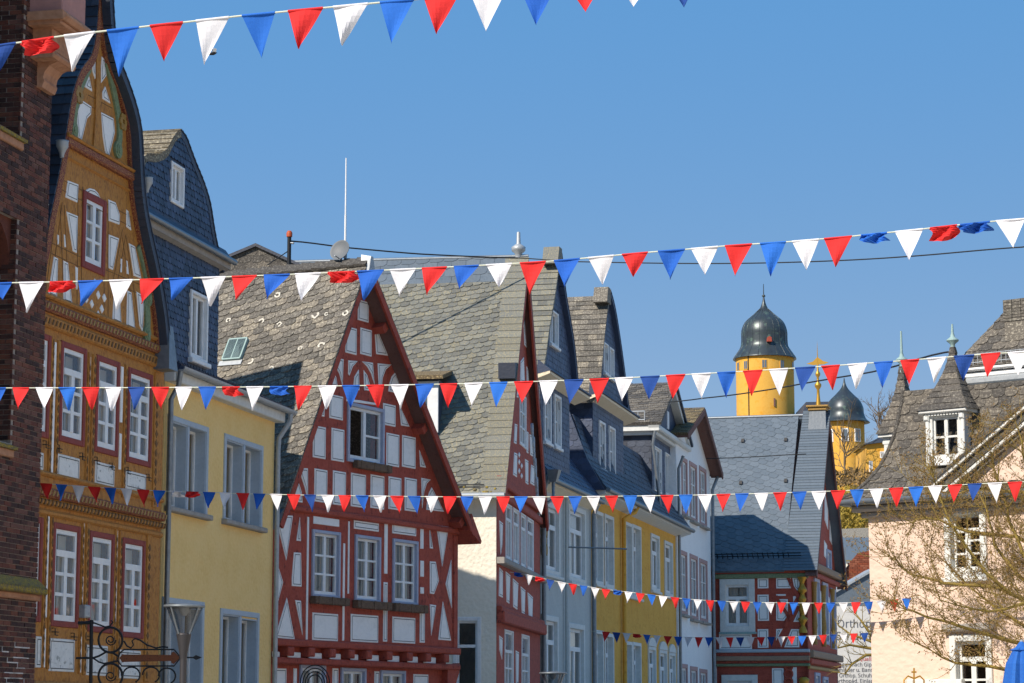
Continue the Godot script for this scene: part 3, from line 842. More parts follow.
		part(o, "scroll_ornament", g, M.green)
	# rosettes
	for q in [[76, 95], [120, 122]]:
		var c := P(q[0], q[1])
		var g := MB.new()
		for k in 6:
			var d := Vector2(cos(TAU * k / 6), sin(TAU * k / 6)) * 0.1
			var pet := PackedVector2Array()
			for a in 8: pet.append(c + d + Vector2(cos(TAU * a / 8), sin(TAU * a / 8)) * 0.06)
			g.prism(pet, 0.04, 0.07 + 0.002 * k)
		part(o, "rosette", g, M.goldpaint)
	# centre post with painted figure posts beside it
	var cp := MB.new()
	cp.prism(PP([[95.6, 20], [99, 20], [99.4, 110], [101.5, 150], [103, 166], [91, 161], [94, 120], [95, 80]]), 0.0, 0.03)
	part(o, "king_post", cp, M.timber_ochre)
	# posts between the windows, each with a chain of carved lozenges
	for q in [[49, 51.4, 336, 478], [55.2, 58, 340, 480], [86, 87.8, 352, 488], [90.6, 93.6, 354, 490], [123, 125.4, 364, 498], [153, 156.5, 372, 508], [42.4, 44.8, 510, 668], [48.2, 50.4, 512, 669], [79.6, 81, 520, 674], [84, 86.8, 521, 675], [112.8, 114.6, 528, 678], [117.4, 119.6, 530, 680], [145, 148.5, 534, 682]]:
		var r := R(q[0], q[2], q[1], q[3])
		var b := MB.new()
		b.bevel_box(Vector3(r.position.x, r.position.y, 0.0), Vector3(r.end.x, r.end.y, 0.028), 0.012)
		var pst := part(o, "post", b, M.timber_ochre)
		var lz := MB.new()
		var y: float = r.position.y + 0.12
		while y < r.end.y - 0.1:
			var cx: float = r.get_center().x; var w2: float = r.size.x * 0.36
			lz.prism(PackedVector2Array([Vector2(cx - w2, y), Vector2(cx, y - 0.07), Vector2(cx + w2, y), Vector2(cx, y + 0.07)]), 0.02, 0.036)
			y += 0.17
		part(pst, "carving", lz, M.timber_brown)
	# rope and scale carving along the bands
	for q in [[P(150, 347).y, 0.09], [P(150, 515).y, 0.09], [P(150, 524).y, 0.08], [P(150, 360).y, 0.06]]:
		var b := MB.new()
		var x := wl + 0.1
		while x < -0.05:
			b.prism(PackedVector2Array([Vector2(x, q[0] - 0.045), Vector2(x + 0.05, q[0] - 0.045), Vector2(x + 0.1, q[0] + 0.045), Vector2(x + 0.05, q[0] + 0.045)]), q[1] - 0.01, q[1] + 0.012)
			x += 0.14
		part(o, "rope_carving", b, M.goldpaint if q[1] > 0.085 else M.timber_brown)
	# braces and rails of the gable, darker than the boards round them
	for q in [[[60, 200], [47, 300]], [[62, 205], [66, 300]], [[124, 232], [112, 300]], [[124, 236], [137, 325]], [[80, 186], [79, 312]], [[106, 200], [106, 325]], [[57, 182], [131, 222]], [[47, 246], [80, 262]], [[106, 275], [146, 292]], [[88, 100], [112, 113]]]:
		var a := P(q[0][0], q[0][1]); var c := P(q[1][0], q[1][1])
		for e in [-1, 1]:
			var dd := (c - a).normalized()
			var nn: Vector2 = Vector2(-dd.y, dd.x) * 0.085 * e
			beam(o, "timber_edge", a + nn, c + nn, 0.012, 0.0, 0.006, M.timber_brown)
	# iron holders below the sills
	for q in [[44, 445], [57, 449], [80.5, 457], [95, 461], [110, 467], [126, 471], [147, 478], [53, 632], [72, 637], [88, 640]]:
		var c := P(q[0], q[1])
		var g := MB.new()
		g.tube([Vector3(c.x - 0.05, c.y + 0.06, 0), Vector3(c.x - 0.05, c.y + 0.06, 0.06), Vector3(c.x - 0.05, c.y - 0.05, 0.06), Vector3(c.x + 0.06, c.y - 0.05, 0.06)], 0.009, 0.009, 5)
		g.tube([Vector3(c.x - 0.05, c.y, 0), Vector3(c.x - 0.05, c.y, 0.065), Vector3(c.x + 0.07, c.y, 0.065)], 0.008, 0.008, 5)
		part(o, "iron_holder", g, M.iron)
	# small alarm box on the wall
	var al := R(79, 605, 84, 618)
	var ab := MB.new()
	ab.bevel_box(Vector3(al.position.x, al.position.y, 0.0), Vector3(al.end.x, al.end.y, 0.12), 0.02)
	part(o, "alarm_box", ab, M.lead)
	# curved slate roof
	var rl := []; var rr := []
	for p in left: rl.append(p + Vector2(-0.03, 0.02))
	for p in right: rr.append(p + Vector2(0.03, 0.02))
	swept(o, rl, -8.0, 0.05, 0.19, 0.3, M.slate_dark, -1)
	swept(o, rr, -8.0, 0.22, 0.19, 0.3, M.slate_dark, 1)
	# rainwater boxes at the cornice ends
	for q in [[61, 148], [146, 184]]:
		var c := P(q[0], q[1], 0.12)
		var g := MB.new()
		g.lathe(Vector3(c.x, c.y - 0.1, 0.14), [Vector2(0.03, -0.06), Vector2(0.04, 0), Vector2(0.07, 0.07), Vector2(0.1, 0.12), Vector2(0.1, 0.2), Vector2(0.11, 0.22), Vector2(0.001, 0.22)], 12)
		part(o, "rainwater_head", g, M.lead)
	# foot of the verge: zinc kicker
	var z := MB.new()
	var f := P(160, 352)
	z.hexa([Vector3(f.x - 0.3, f.y - 0.35, -0.1), Vector3(f.x + 0.12, f.y - 0.35, -0.1), Vector3(f.x + 0.05, f.y + 0.45, -0.1), Vector3(f.x - 0.12, f.y + 0.45, -0.1), Vector3(f.x - 0.3, f.y - 0.35, 0.3), Vector3(f.x + 0.12, f.y - 0.35, 0.3), Vector3(f.x + 0.05, f.y + 0.45, 0.22), Vector3(f.x - 0.12, f.y + 0.45, 0.22)])
	part(o, "flashing", z, M.zinc)

# ---------------------------------------------------------------- yellow rendered house with a slate-hung cross gable
func build_yellow_house() -> void:
	var o := thing("rendered_house", "pale yellow rendered house with blue-grey window reveals and bell-shaped slate-hung cross gable", "house", facing(157.5, 43.7, 1060))
	var W: float = P(272, 600).x
	var ev: float = P(160, 378).y
	var wins := []
	for q in [[168.5, 423, 186, 508.5], [187.8, 428.5, 205, 515], [225, 442, 242.2, 521.5], [243.8, 447.5, 260, 527.5], [163, 604, 181.5, 690], [183, 608, 200.5, 694], [221, 615, 238, 698], [240, 619, 256, 702]]:
		wins.append(R(q[0], q[1], q[2], q[3]))
	wall(o, "wall", PackedVector2Array([Vector2(0, 0), Vector2(W, 0), Vector2(W, ev), Vector2(0, ev)]), wins, M.yellow, 0.0, 0.4)
	body(o, W, 8.0, ev, M.yellow, -0.4)
	for i in range(0, 8, 2):
		var a: Rect2 = wins[i]; var c: Rect2 = wins[i + 1]
		for r in [a, c]:
			window(o, r.grow_individual(0, 0, 0, 0), {"deep": 0.2, "cols": 1, "rows": [1.0], "sw": 0.07, "curtain": 1.0 if i != 6 else 0.8, "curtain_mat": M.blind if i > 3 else M.curtain})
			var lin := MB.new()   # painted reveal
			lin.box(Vector3(r.position.x - 0.004, r.position.y, -0.2), Vector3(r.position.x + 0.02, r.end.y, 0.004)); lin.box(Vector3(r.end.x - 0.02, r.position.y, -0.2), Vector3(r.end.x + 0.004, r.end.y, 0.004)); lin.box(Vector3(r.position.x + 0.02, r.end.y - 0.02, -0.2), Vector3(r.end.x - 0.02, r.end.y + 0.004, 0.004))
			part(o, "reveal", lin, M.bluecas)
		var s := MB.new()
		var cw := 0.11
		var x0 := a.position.x; var x1 := c.end.x; var y0 := a.position.y; var y1 := a.end.y
		s.bevel_box(Vector3(x0 - cw, y0, -0.05), Vector3(x0, y1 + cw, 0.03), 0.008); s.bevel_box(Vector3(x1, y0, -0.05), Vector3(x1 + cw, y1 + cw, 0.03), 0.008)
		s.bevel_box(Vector3(x0, y1 + 0.004, -0.05), Vector3(x1, y1 + cw, 0.028), 0.008); s.bevel_box(Vector3(a.end.x + 0.004, y0, -0.18), Vector3(c.position.x - 0.004, y1, 0.026), 0.008)
		part(o, "window_surround", s, M.bluecas)
		var l := MB.new()
		l.bevel_box(Vector3(x0 - cw - 0.06, y0 - 0.1, -0.15), Vector3(x1 + cw + 0.06, y0, 0.13), 0.02)
		part(o, "window_sill", l, M.stonesill)
	# eaves, gutter, downpipes
	var f := MB.new()
	f.bevel_box(Vector3(0, ev - 0.02, -0.3), Vector3(W + 0.1, ev + 0.2, 0.2), 0.02)
	part(o, "fascia", f, M.white_cas)
	var g := MB.new()
	var gp := PackedVector2Array()
	for k in 9: gp.append(Vector2(cos(PI + PI * k / 8), sin(PI + PI * k / 8)) * 0.085)
	gp.append(Vector2(0.07, 0)); gp.append(Vector2(0.05, -0.05)); gp.append(Vector2(-0.05, -0.05)); gp.append(Vector2(-0.07, 0))
	g.prism(gp, 0.0, W + 0.35, true, Transform3D(Basis(Vector3(0, 0, -1), Vector3.UP, Vector3(1, 0, 0)), Vector3(0, ev + 0.24, 0.3)))
	part(o, "gutter", g, M.lead)
	pipe(o, "downpipe", [Vector3(0.06, ev + 0.2, 0.28), Vector3(0.06, ev - 0.1, 0.24), Vector3(0.06, ev - 0.35, 0.1), Vector3(0.06, 0, 0.1)], 0.05, M.zinc)
	pipe(o, "downpipe", [Vector3(W + 0.12, ev + 0.2, 0.3), Vector3(W + 0.12, ev + 0.02, 0.3), Vector3(W + 0.0, ev - 0.35, 0.1), Vector3(W - 0.02, ev - 0.6, 0.09), Vector3(W - 0.02, 0, 0.09)], 0.05, M.lead)
	# low main roof
	var pitch := deg_to_rad(24)
	var up := Vector3(0, sin(pitch), -cos(pitch))
	slates(o, Vector3(0, ev + 0.27, 0.3), Vector3(1, 0, 0), up, PackedVector2Array([Vector2(0, 0), Vector2(W + 0.25, 0), Vector2(W + 0.25, 2.4), Vector2(0, 2.4)]), 0.28, 0.22, M.slate_navy)
	var rr := MB.new()   # unseen taller roof added behind, its ridge set to shadow the red house slope
	rr.prism(PackedVector2Array([Vector2(1.6, ev + 0.3), Vector2(W, ev + 0.3), Vector2(W, 11.5), Vector2(5.4, 13.5)]), -8.5, -3.0)
	part(o, "added_shading_roof", rr, M.slate_navy[1])
	# slate-hung cross gable, its face flush with the front
	var dR: float = P(217, 330).x
	var cor: float = P(218, 268).y
	var apex := P(178, 130)
	var rp := [[223, 268], [216, 250], [211.5, 228], [207.5, 203], [201, 182], [194, 165], [188, 149], [183.5, 137], [178, 130]]
	var right := []
	for q in rp: right.append(P(q[0], q[1]))
	var mid: float = apex.x
	var left := []
	for p in right: left.append(Vector2(2 * mid - p.x, p.y))
	var lp := [[141, 156.5], [154, 155], [163, 150.6], [168, 141], [173, 133], [178, 130]]
	left = [Vector2(2 * mid - right[0].x, right[0].y), Vector2(2 * mid - right[2].x - 0.1, right[2].y)]
	for q in lp.slice(0): left.append(P(q[0], q[1]))
	left = [left[0]] + left.slice(2) if left[1].x > left[2].x else left
	right = smooth_curve(right, 4); left = smooth_curve(left, 4)
	var gable := PackedVector2Array()
	for p in right: gable.append(p)
	for i in range(left.size() - 2, -1, -1): gable.append(left[i])
	var gwin := R(169.5, 167, 180.5, 203)
	var dwin := R(189.5, 296, 204.5, 358)
	wall(o, "cross_gable_wall", gable, [gwin], M.slate_navy[1], 0.02, 0.3)
	var low := PackedVector2Array([Vector2(left[0].x, ev + 0.15), Vector2(dR, ev + 0.15), Vector2(dR, cor), Vector2(left[0].x, cor)])
	wall(o, "cross_gable_wall", low, [dwin], M.slate_navy[1], 0.0, 0.3)
	slates(o, Vector3(0, 0, 0.022), Vector3(1, 0, 0), Vector3.UP, gable, 0.16, 0.125, M.slate_navy, {"deck": false, "holes": [gwin.grow(0.08)], "thick": 0.018})
	slates(o, Vector3(0, 0, 0.002), Vector3(1, 0, 0), Vector3.UP, low, 0.16, 0.125, M.slate_navy, {"deck": false, "holes": [dwin.grow(0.08)], "thick": 0.018})
	window(o, gwin, {"z": 0.02, "cas": M.white, "cw": 0.05, "out": 0.05, "deep": 0.02, "cols": 2, "curtain": 1.0})
	window(o, dwin, {"cas": M.white, "cw": 0.06, "out": 0.06, "deep": 0.02, "cols": 2, "curtain": 1.0, "sill": M.white})
	# pent cornice between gable and wall
	var pc := MB.new()
	pc.hexa([Vector3(left[0].x - 0.1, cor - 0.06, -0.1), Vector3(dR + 0.34, cor - 0.06, -0.1), Vector3(dR + 0.34, cor + 0.04, -0.1), Vector3(left[0].x - 0.1, cor + 0.04, -0.1), Vector3(left[0].x - 0.1, cor + 0.02, 0.14), Vector3(dR + 0.34, cor + 0.02, 0.14), Vector3(dR + 0.34, cor + 0.16, 0.14), Vector3(left[0].x - 0.1, cor + 0.16, 0.14)])
	part(o, "cornice", pc, M.stonesill)
	var ps := MB.new()
	ps.hexa([Vector3(left[0].x - 0.1, cor + 0.1, 0.0), Vector3(dR + 0.36, cor + 0.1, 0.0), Vector3(dR + 0.36, cor + 0.42, 0.02), Vector3(left[0].x - 0.1, cor + 0.42, 0.02), Vector3(left[0].x - 0.1, cor + 0.165, 0.18), Vector3(dR + 0.36, cor + 0.165, 0.18), Vector3(dR + 0.36, cor + 0.2, 0.18), Vector3(left[0].x - 0.1, cor + 0.44, 0.03)])
	part(o, "pent_roof", ps, M.slate_navy[3])
	var pg := MB.new()
	pg.tube([Vector3(left[0].x - 0.1, cor + 0.17, 0.21), Vector3(dR + 0.38, cor + 0.17, 0.21)], 0.05, 0.06, 8)
	part(o, "gutter", pg, M.zinc)
	var dsd := MB.new()
	dsd.box(Vector3(dR - 0.25, ev + 0.1, -6.5), Vector3(dR, cor, -0.3)); dsd.box(Vector3(left[0].x, ev + 0.1, -6.5), Vector3(left[0].x + 0.25, cor, -0.3))
	part(o, "cross_gable_side", dsd, M.slate_navy[3])
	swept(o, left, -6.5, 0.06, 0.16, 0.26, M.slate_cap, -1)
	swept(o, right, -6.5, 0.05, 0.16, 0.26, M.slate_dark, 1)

# ---------------------------------------------------------------- red half-timbered house, gable to the square
func build_red_house() -> void:
	var o := thing("half_timbered_house", "red half-timbered house with steep gable, flower boxes and one attic casement open", "house", facing(269.5, 51.2, 1800))
	var W: float = P(457, 600).x
	var ev: float = P(272, 506).y
	var ap := P(354, 270)
	var fl: float = P(360, 650).y   # first-floor jetty
	var wopt := {"cas": M.lavcas, "cw": 0.07, "out": 0.05, "deep": 0.03, "cols": 2, "rows": [0.31, 0.65, 1.0], "sw": 0.06, "curtain": 1.0}
	var wins := [[R(313, 534, 337.5, 595), wopt], [R(355.8, 539, 378, 599.5), wopt], [R(393.5, 543, 415.5, 602), wopt]]
	var attic := R(348.5, 409, 381.5, 461)
	wins.append([attic, {"cas": M.lavcas, "cw": 0.08, "out": 0.05, "deep": 0.03, "cols": 2, "rows": [0.48, 1.0], "sw": 0.07, "open": 0}])
	for q in [[304.5, 668, 326.5, 725], [345.5, 671, 367, 727], [385, 673.5, 406.5, 729]]: wins.append([R(q[0], q[1], q[2], q[3]), wopt])
	var holes := []
	for w in wins: holes.append(w[0])
	wall(o, "timber_frame", PackedVector2Array([Vector2(0, fl), Vector2(W, fl), Vector2(W, ev), Vector2(ap.x, ap.y), Vector2(0, ev)]), holes, M.timber_red)
	wall(o, "ground_floor_wall", PackedVector2Array([Vector2(0, 0), Vector2(W - 0.35, 0), Vector2(W - 0.35, fl), Vector2(0, fl)]), holes, M.timber_red, -0.1)
	body(o, W, 9.0, ev, M.plaster_old)
	for i in wins.size():
		var op: Dictionary = wins[i][1].duplicate()
		if i > 3: op.z = -0.1
		window(o, wins[i][0], op)
	var polys := [
		[[351, 311], [353.5, 308], [354, 320], [349, 319.6]], [[374.3, 329.7], [377.4, 330.4], [388, 356], [376, 354.3]], [[342, 336], [341, 351], [339, 350]],
		[[337.5, 358], [343.4, 359], [342.3, 386], [339, 374], [335.2, 367]], [[333, 371], [336, 377], [337.5, 387], [327, 386.5]], [[348, 360], [357.5, 361], [352.5, 367], [349.3, 376], [347.8, 374]],
		[[358.6, 369], [359.3, 390.6], [352.8, 389.4], [354, 376.6]], [[363.3, 369.5], [367, 375], [369.5, 384], [370, 391], [364, 390.5]], [[361.5, 361.3], [372.7, 362.5], [373.4, 373], [374.3, 384.8], [371, 374], [367, 367]],
		[[377.4, 363], [391.4, 364.5], [385.5, 370], [382.5, 378], [381.4, 390], [378.5, 389]], [[395, 372], [403.8, 395.3], [388, 391.5], [389, 384], [391.3, 376.6]],
		[[399, 404.7], [409.5, 427], [400.8, 425.7]], [[346, 398.5], [360, 400], [377, 403], [377, 405.5], [346, 401.5]], [[323, 404], [324.5, 402], [324.3, 417], [317.3, 416]],
		[[419, 449.7], [426, 468], [420, 467]], [[306, 446], [306.5, 457], [302.5, 456.4]],
		[[421, 477.5], [430.5, 479.5], [426.5, 484], [424, 492], [422, 508.5]], [[431.5, 487], [444, 512], [426, 510], [427, 500], [428.5, 493]], [[298.6, 467.6], [307.7, 468], [307.7, 501], [304.5, 488], [301, 477]], [[295.7, 478], [299, 484], [301.5, 492], [302.4, 503], [289.5, 501]],
		[[274.5, 514], [292.8, 515.5], [286, 561]], [[274.5, 556], [283, 582], [274.5, 614]], [[286.6, 597], [294.7, 640], [274.5, 638]], [[299.5, 517], [300.8, 541.5], [296, 541]], [[293.6, 552], [300.8, 552.5], [301.4, 587], [291.5, 586.3], [291.5, 578]], [[294.7, 599.7], [300.8, 600.5], [302.2, 635.4]],
		[[429, 524.6], [432.9, 549], [429.6, 548.5]], [[436, 525], [448.5, 526.5], [442, 567]], [[451, 559.5], [451.5, 608.5], [445.3, 584]], [[429.6, 561], [435.5, 561.5], [438.7, 580.7], [433.8, 594.4], [429.6, 593.8]], [[429.6, 604], [436, 605], [431, 636]], [[442.6, 601], [451, 641], [438, 640]]]
	for q in polys: panel(o, PP(q), M.plaster)
	var rects := [[357.5, 300.5, 368.5, 321.5], [345, 327, 356.5, 354], [360, 328.6, 371.5, 355.5], [329, 395, 342.8, 419.5], [382.8, 404, 395.4, 426], [312.5, 426, 325.5, 458.5], [331, 428.5, 344, 461.5], [386, 433.5, 399, 466.5], [401.8, 436, 415.4, 468],
		[314, 469, 327, 502.5], [332.5, 471, 345.6, 505.5], [350.6, 473.5, 365.6, 507.5], [370.2, 475, 384, 509], [388.2, 477, 401, 510], [404.4, 478, 416.6, 511.5],
		[306.2, 516.5, 308.2, 640], [313, 517.5, 339, 525.5], [353.6, 521.5, 378.6, 530.5], [342.4, 543, 344.5, 641], [347.6, 521, 349.2, 594], [384, 523, 387.4, 574], [383, 582, 387.2, 642], [312, 613, 337.8, 641], [350.4, 614.5, 378, 642.5], [392, 524, 416, 535], [420, 525, 423.4, 549], [420, 560.5, 423.7, 577], [420, 587, 423.7, 594], [419.5, 605, 424.6, 643], [392, 617, 415, 643.5]]
	for q in rects: panel(o, RP(R(q[0], q[1], q[2], q[3])), M.plaster)
	for q in [[272, 668, 286, 705], [293, 668, 296.5, 705], [332, 668, 338, 705], [374, 671, 379, 706], [413, 674, 428, 707]]: panel(o, RP(R(q[0], q[1], q[2], q[3], -0.1)), M.plaster, -0.1)
	# storey beams
	for q in [[P(360, 519).y + 0.03, 0.09, 0.13], [P(360, 646.5).y, 0.1, 0.16]]:
		var b := MB.new()
		b.bevel_box(Vector3(-0.03, q[0] - q[2] / 2, 0.0), Vector3(W + 0.05, q[0] + q[2] / 2, q[1]), 0.03)
		part(o, "cross_beam", b, M.timber_red)
	var jv: float = P(360, 655).y
	for q in [[274, 281], [289, 302], [310, 323], [331, 342], [352, 359.5], [368.5, 380], [389, 400.5], [409, 419], [425, 437]]:
		var y: float = lerp(650.0, 656.0, (q[0] - 274.0) / 165.0)
		panel(o, RP(R(q[0], y + 1.5, q[1], y + 9)), M.plaster, -0.04)
		var c: float = P(q[1] + 4.5, 655).x
		var b := MB.new()
		b.bevel_box(Vector3(c - 0.12, jv - 0.09, -0.1), Vector3(c + 0.12, jv + 0.1, 0.16), 0.03)
		part(o, "joist_end", b, M.timber_red)
	var lb := MB.new()
	lb.bevel_box(Vector3(-0.03, jv - 0.26, -0.12), Vector3(W + 0.03, jv - 0.12, 0.1), 0.03)
	part(o, "jetty_beam", lb, M.timber_red)
	# curved corner bracket under the jetty
	var cb := MB.new()
	cb.prism(PackedVector2Array([Vector2(W - 0.36, fl - 1.6), Vector2(W - 0.3, fl - 1.1), Vector2(W - 0.18, fl - 0.75), Vector2(W + 0.02, fl - 0.42), Vector2(W + 0.02, fl - 0.2), Vector2(W - 0.2, fl - 0.3), Vector2(W - 0.55, fl - 0.3), Vector2(W - 0.55, fl - 1.6)]), -0.12, 0.06)
	part(o, "corner_bracket", cb, M.timber_red)
	# corner posts
	for x in [0.0, W - 0.2]:
		var b := MB.new()
		b.bevel_box(Vector3(x, fl, -0.02), Vector3(x + 0.2, P(360, 522).y, 0.03), 0.015)
		part(o, "corner_post", b, M.timber_red)
	# flower boxes and the attic ledge
	for q in [[309.4, 597.5, 347.7, 605], [351.8, 601.5, 389.8, 609.5], [389.9, 604.5, 426, 612.5], [352, 463.5, 390, 471]]:
		var r := R(q[0], q[1], q[2], q[3])
		var b := MB.new()
		b.bevel_box(Vector3(r.position.x, r.position.y, 0.02), Vector3(r.end.x - 0.16, r.end.y, 0.17), 0.015)
		for k in 3: b.box(Vector3(r.position.x + r.size.x * (0.07 + 0.35 * k), r.position.y - 0.01, 0.168), Vector3(r.position.x + r.size.x * (0.11 + 0.35 * k), r.end.y + 0.004, 0.18))
		part(o, "flower_box", b, M.oldwood)
	# roof: two slopes with a wide verge
	var zf := 0.42; var zb := -9.0
	var lift := 0.12
	var el := Vector2(-0.42, ev - 0.62); var er := Vector2(W + 0.42, ev - 0.62)
	var sl := (Vector2(ap.x, ap.y) - Vector2(0, ev)).normalized()
	el = Vector2(0, ev) - sl * 0.55; 
	var sr := (Vector2(ap.x, ap.y) - Vector2(W, ev)).normalized()
	er = Vector2(W, ev) - sr * 0.1
	var nl := Vector2(-sl.y, sl.x); var nr := Vector2(sr.y, -sr.x)
	var O := Vector3(el.x + nl.x * lift, el.y + nl.y * lift, zb)
	var run := Vector2(ap.x, ap.y).distance_to(el) + lift * 0.7
	var run_r := Vector2(ap.x, ap.y).distance_to(er) + lift * 0.7
	slates(o, O, Vector3(0, 0, 1), Vector3(sl.x, sl.y, 0), PackedVector2Array([Vector2(0, 0), Vector2(zf - zb, 0), Vector2(zf - zb, run), Vector2(0, run)]), 0.275, 0.175, M.slate_old, {"rise": 13.0, "single": true, "window": Rect2(216, 255, 145, 125), "thick": 0.022})
	var O2 := Vector3(er.x + nr.x * lift, er.y + nr.y * lift, zf)
	slates(o, O2, Vector3(0, 0, -1), Vector3(sr.x, sr.y, 0), PackedVector2Array([Vector2(0, 0), Vector2(zf - zb, 0), Vector2(zf - zb, run_r), Vector2(0, run_r)]), 0.6, 0.5, M.slate_old)
	# ridge slates
	var rb := MB.new()
	var rt := ap + Vector2(0, lift * 1.9)
	var zz := zb
	while zz < zf - 0.05:
		var l := rng.randf_range(0.3, 0.42)
		var y := rng.randf() * 0.02
		rb.hexa([Vector3(rt.x - 0.17, rt.y - 0.2 + y, zz), Vector3(rt.x, rt.y - 0.05 + y, zz), Vector3(rt.x, rt.y + 0.06 + y, zz), Vector3(rt.x - 0.2, rt.y - 0.13 + y, zz), Vector3(rt.x - 0.17, rt.y - 0.2, min(zz + l, zf)), Vector3(rt.x, rt.y - 0.05, min(zz + l, zf)), Vector3(rt.x, rt.y + 0.03, min(zz + l, zf)), Vector3(rt.x - 0.2, rt.y - 0.16, min(zz + l, zf))])
		zz += l
	part(o, "ridge_slates", rb, M.slate_warm[1])
	var rz := MB.new()
	rz.hexa([Vector3(rt.x - 0.25, rt.y - 0.5, zf - 0.1), Vector3(rt.x + 0.25, rt.y - 0.5, zf - 0.1), Vector3(rt.x + 0.05, rt.y + 0.1, zf - 0.2), Vector3(rt.x - 0.05, rt.y + 0.1, zf - 0.2), Vector3(rt.x - 0.2, rt.y - 0.55, zf + 0.06), Vector3(rt.x + 0.2, rt.y - 0.55, zf + 0.06), Vector3(rt.x + 0.05, rt.y + 0.04, zf + 0.06), Vector3(rt.x - 0.05, rt.y + 0.04, zf + 0.06)])
	part(o, "ridge_flashing", rz, M.lead)
	# verge boards, soffits, purlin ends
	for s in [-1, 1]:
		var a: Vector2 = el if s < 0 else er
		var d: Vector2 = sl if s < 0 else sr
		var n: Vector2 = nl if s < 0 else nr
		var rn: float = run if s < 0 else run_r
		var p := PackedVector2Array([a - n * 0.05, a + d * rn - n * 0.05, a + d * rn + n * (lift - 0.02), a + n * (lift - 0.02)])
		band(o, "bargeboard", p, zf - 0.05, zf + 0.01, M.timber_red)
		var q := PackedVector2Array([a + n * 0.0, a + d * (rn - 0.15) + n * 0.0, a + d * (rn - 0.15) + n * (lift - 0.04), a + n * (lift - 0.04)])
		band(o, "verge_soffit", q, 0.0, zf - 0.05, M.soffit)
		for k in [0.02, 0.38, 0.75]:
			var c: Vector2 = a + d * (rn * k + 0.3) - n * 0.11
			var pb := MB.new()
			pb.prism(PackedVector2Array([c - d * 0.09 - n * 0.1, c + d * 0.09 - n * 0.1, c + d * 0.09 + n * 0.1, c - d * 0.09 + n * 0.1]), -0.1, zf - 0.12)
			part(o, "purlin_end", pb, M.timber_red)
	# kicked foot of the left slope, seen from its edge
	var kf := MB.new()
	kf.hexa([Vector3(el.x - 0.5, el.y - 0.2, zb), Vector3(el.x + 0.3, el.y + 0.35, zb), Vector3(el.x + 0.25, el.y + 0.55, zb), Vector3(el.x - 0.55, el.y - 0.12, zb), Vector3(el.x - 0.5, el.y - 0.2, zf), Vector3(el.x + 0.3, el.y + 0.35, zf), Vector3(el.x + 0.25, el.y + 0.55, zf), Vector3(el.x - 0.55, el.y - 0.12, zf)])
	part(o, "eaves_kick", kf, M.slate_dark[0])
	var kr := MB.new()
	kr.hexa([Vector3(er.x - 0.2, er.y + 0.1, zb), Vector3(er.x + 0.36, er.y - 0.2, zb), Vector3(er.x + 0.4, er.y - 0.13, zb), Vector3(er.x - 0.1, er.y + 0.5, zb), Vector3(er.x - 0.2, er.y + 0.1, zf), Vector3(er.x + 0.36, er.y - 0.2, zf), Vector3(er.x + 0.4, er.y - 0.13, zf), Vector3(er.x - 0.1, er.y + 0.5, zf)])
	part(o, "eaves_kick", kr, M.timber_red)
	# skylight in the left slope
	var ex := Vector3(0, 0, 1); var ey := Vector3(sl.x, sl.y, 0); var en := ex.cross(ey)
	var c3 := hit(236.5, 351, O, en) + en * 0.03
	var st := Transform3D(Basis(ex * 0.72, ey * 0.72, en * 0.72), c3)
	var sf := MB.new(); var sg := MB.new()
	sf.prism(PackedVector2Array([Vector2(-0.33, -0.42), Vector2(0.33, -0.42), Vector2(0.36, -0.36), Vector2(0.36, 0.36), Vector2(0.33, 0.42), Vector2(-0.33, 0.42), Vector2(-0.36, 0.36), Vector2(-0.36, -0.36)]), -0.02, 0.1, true, st)
	var sk := part(o, "skylight", sf, M.verdigris)
	for s in [-1, 1]:
		var g := MB.new()
		var r := Rect2(-0.31 if s < 0 else 0.02, -0.37, 0.29, 0.74)
		g.prism(RP(r), 0.1, 0.106, true, st)
		part(sk, "pane", g, M.glass)
	sg.prism(PackedVector2Array([Vector2(-0.45, -0.6), Vector2(0.4, -0.6), Vector2(0.4, -0.42), Vector2(-0.45, -0.42)]), 0.0, 0.03, true, st)
	part(sk, "apron", sg, M.lead)
	# lichen rosettes
	var lm := MB.new()
	for q in [[278, 296], [262, 322], [280, 325], [327, 315], [316, 316], [346, 314], [229, 321], [322, 346], [301, 349], [272, 369], [308, 284], [251, 362]]:
		var p := hit(q[0], q[1], O, en) + en * 0.034
		var r0 := rng.randf_range(0.05, 0.1)
		var a0 := rng.randf() * TAU
		var arc := rng.randf_range(3.2, 5.8)
		var pl := PackedVector2Array(); var inn := PackedVector2Array()
		for k in 12:
			var a := a0 + arc * k / 11
			var j := rng.randf_range(0.85, 1.15)
			pl.append(Vector2(cos(a), sin(a)) * r0 * j); inn.append(Vector2(cos(a), sin(a)) * r0 * 0.5 * j)
		inn.reverse(); pl.append_array(inn)
		lm.prism(pl, -0.01, 0.004, false, Transform3D(Basis(ex, ey, en), p))
	part(o, "lichen", lm, M.lichen)
	# dish and aerial stand on the ridge behind the gable
	var dz: float = hit(341, 258, Vector3(rt.x, 0, 0), Vector3(1, 0, 0)).z
	var foot: Vector3 = o.transform * Vector3(rt.x, rt.y, dz)
	var dish := thing("satellite_dish", "grey satellite dish on ridge of red half-timbered house", "satellite dish", Transform3D(Basis.IDENTITY, foot))
	var db := MB.new()
	var ring := []
	for k in 7: ring.append(Vector2(0.25 * k / 6.0 + 0.001, 0.06 * pow(k / 6.0, 2)))
	for k in 7: ring.append(Vector2(0.25 * (6 - k) / 6.0 + 0.001, 0.06 * pow((6 - k) / 6.0, 2) + 0.012))
	db.lathe(Vector3.ZERO, ring, 24)
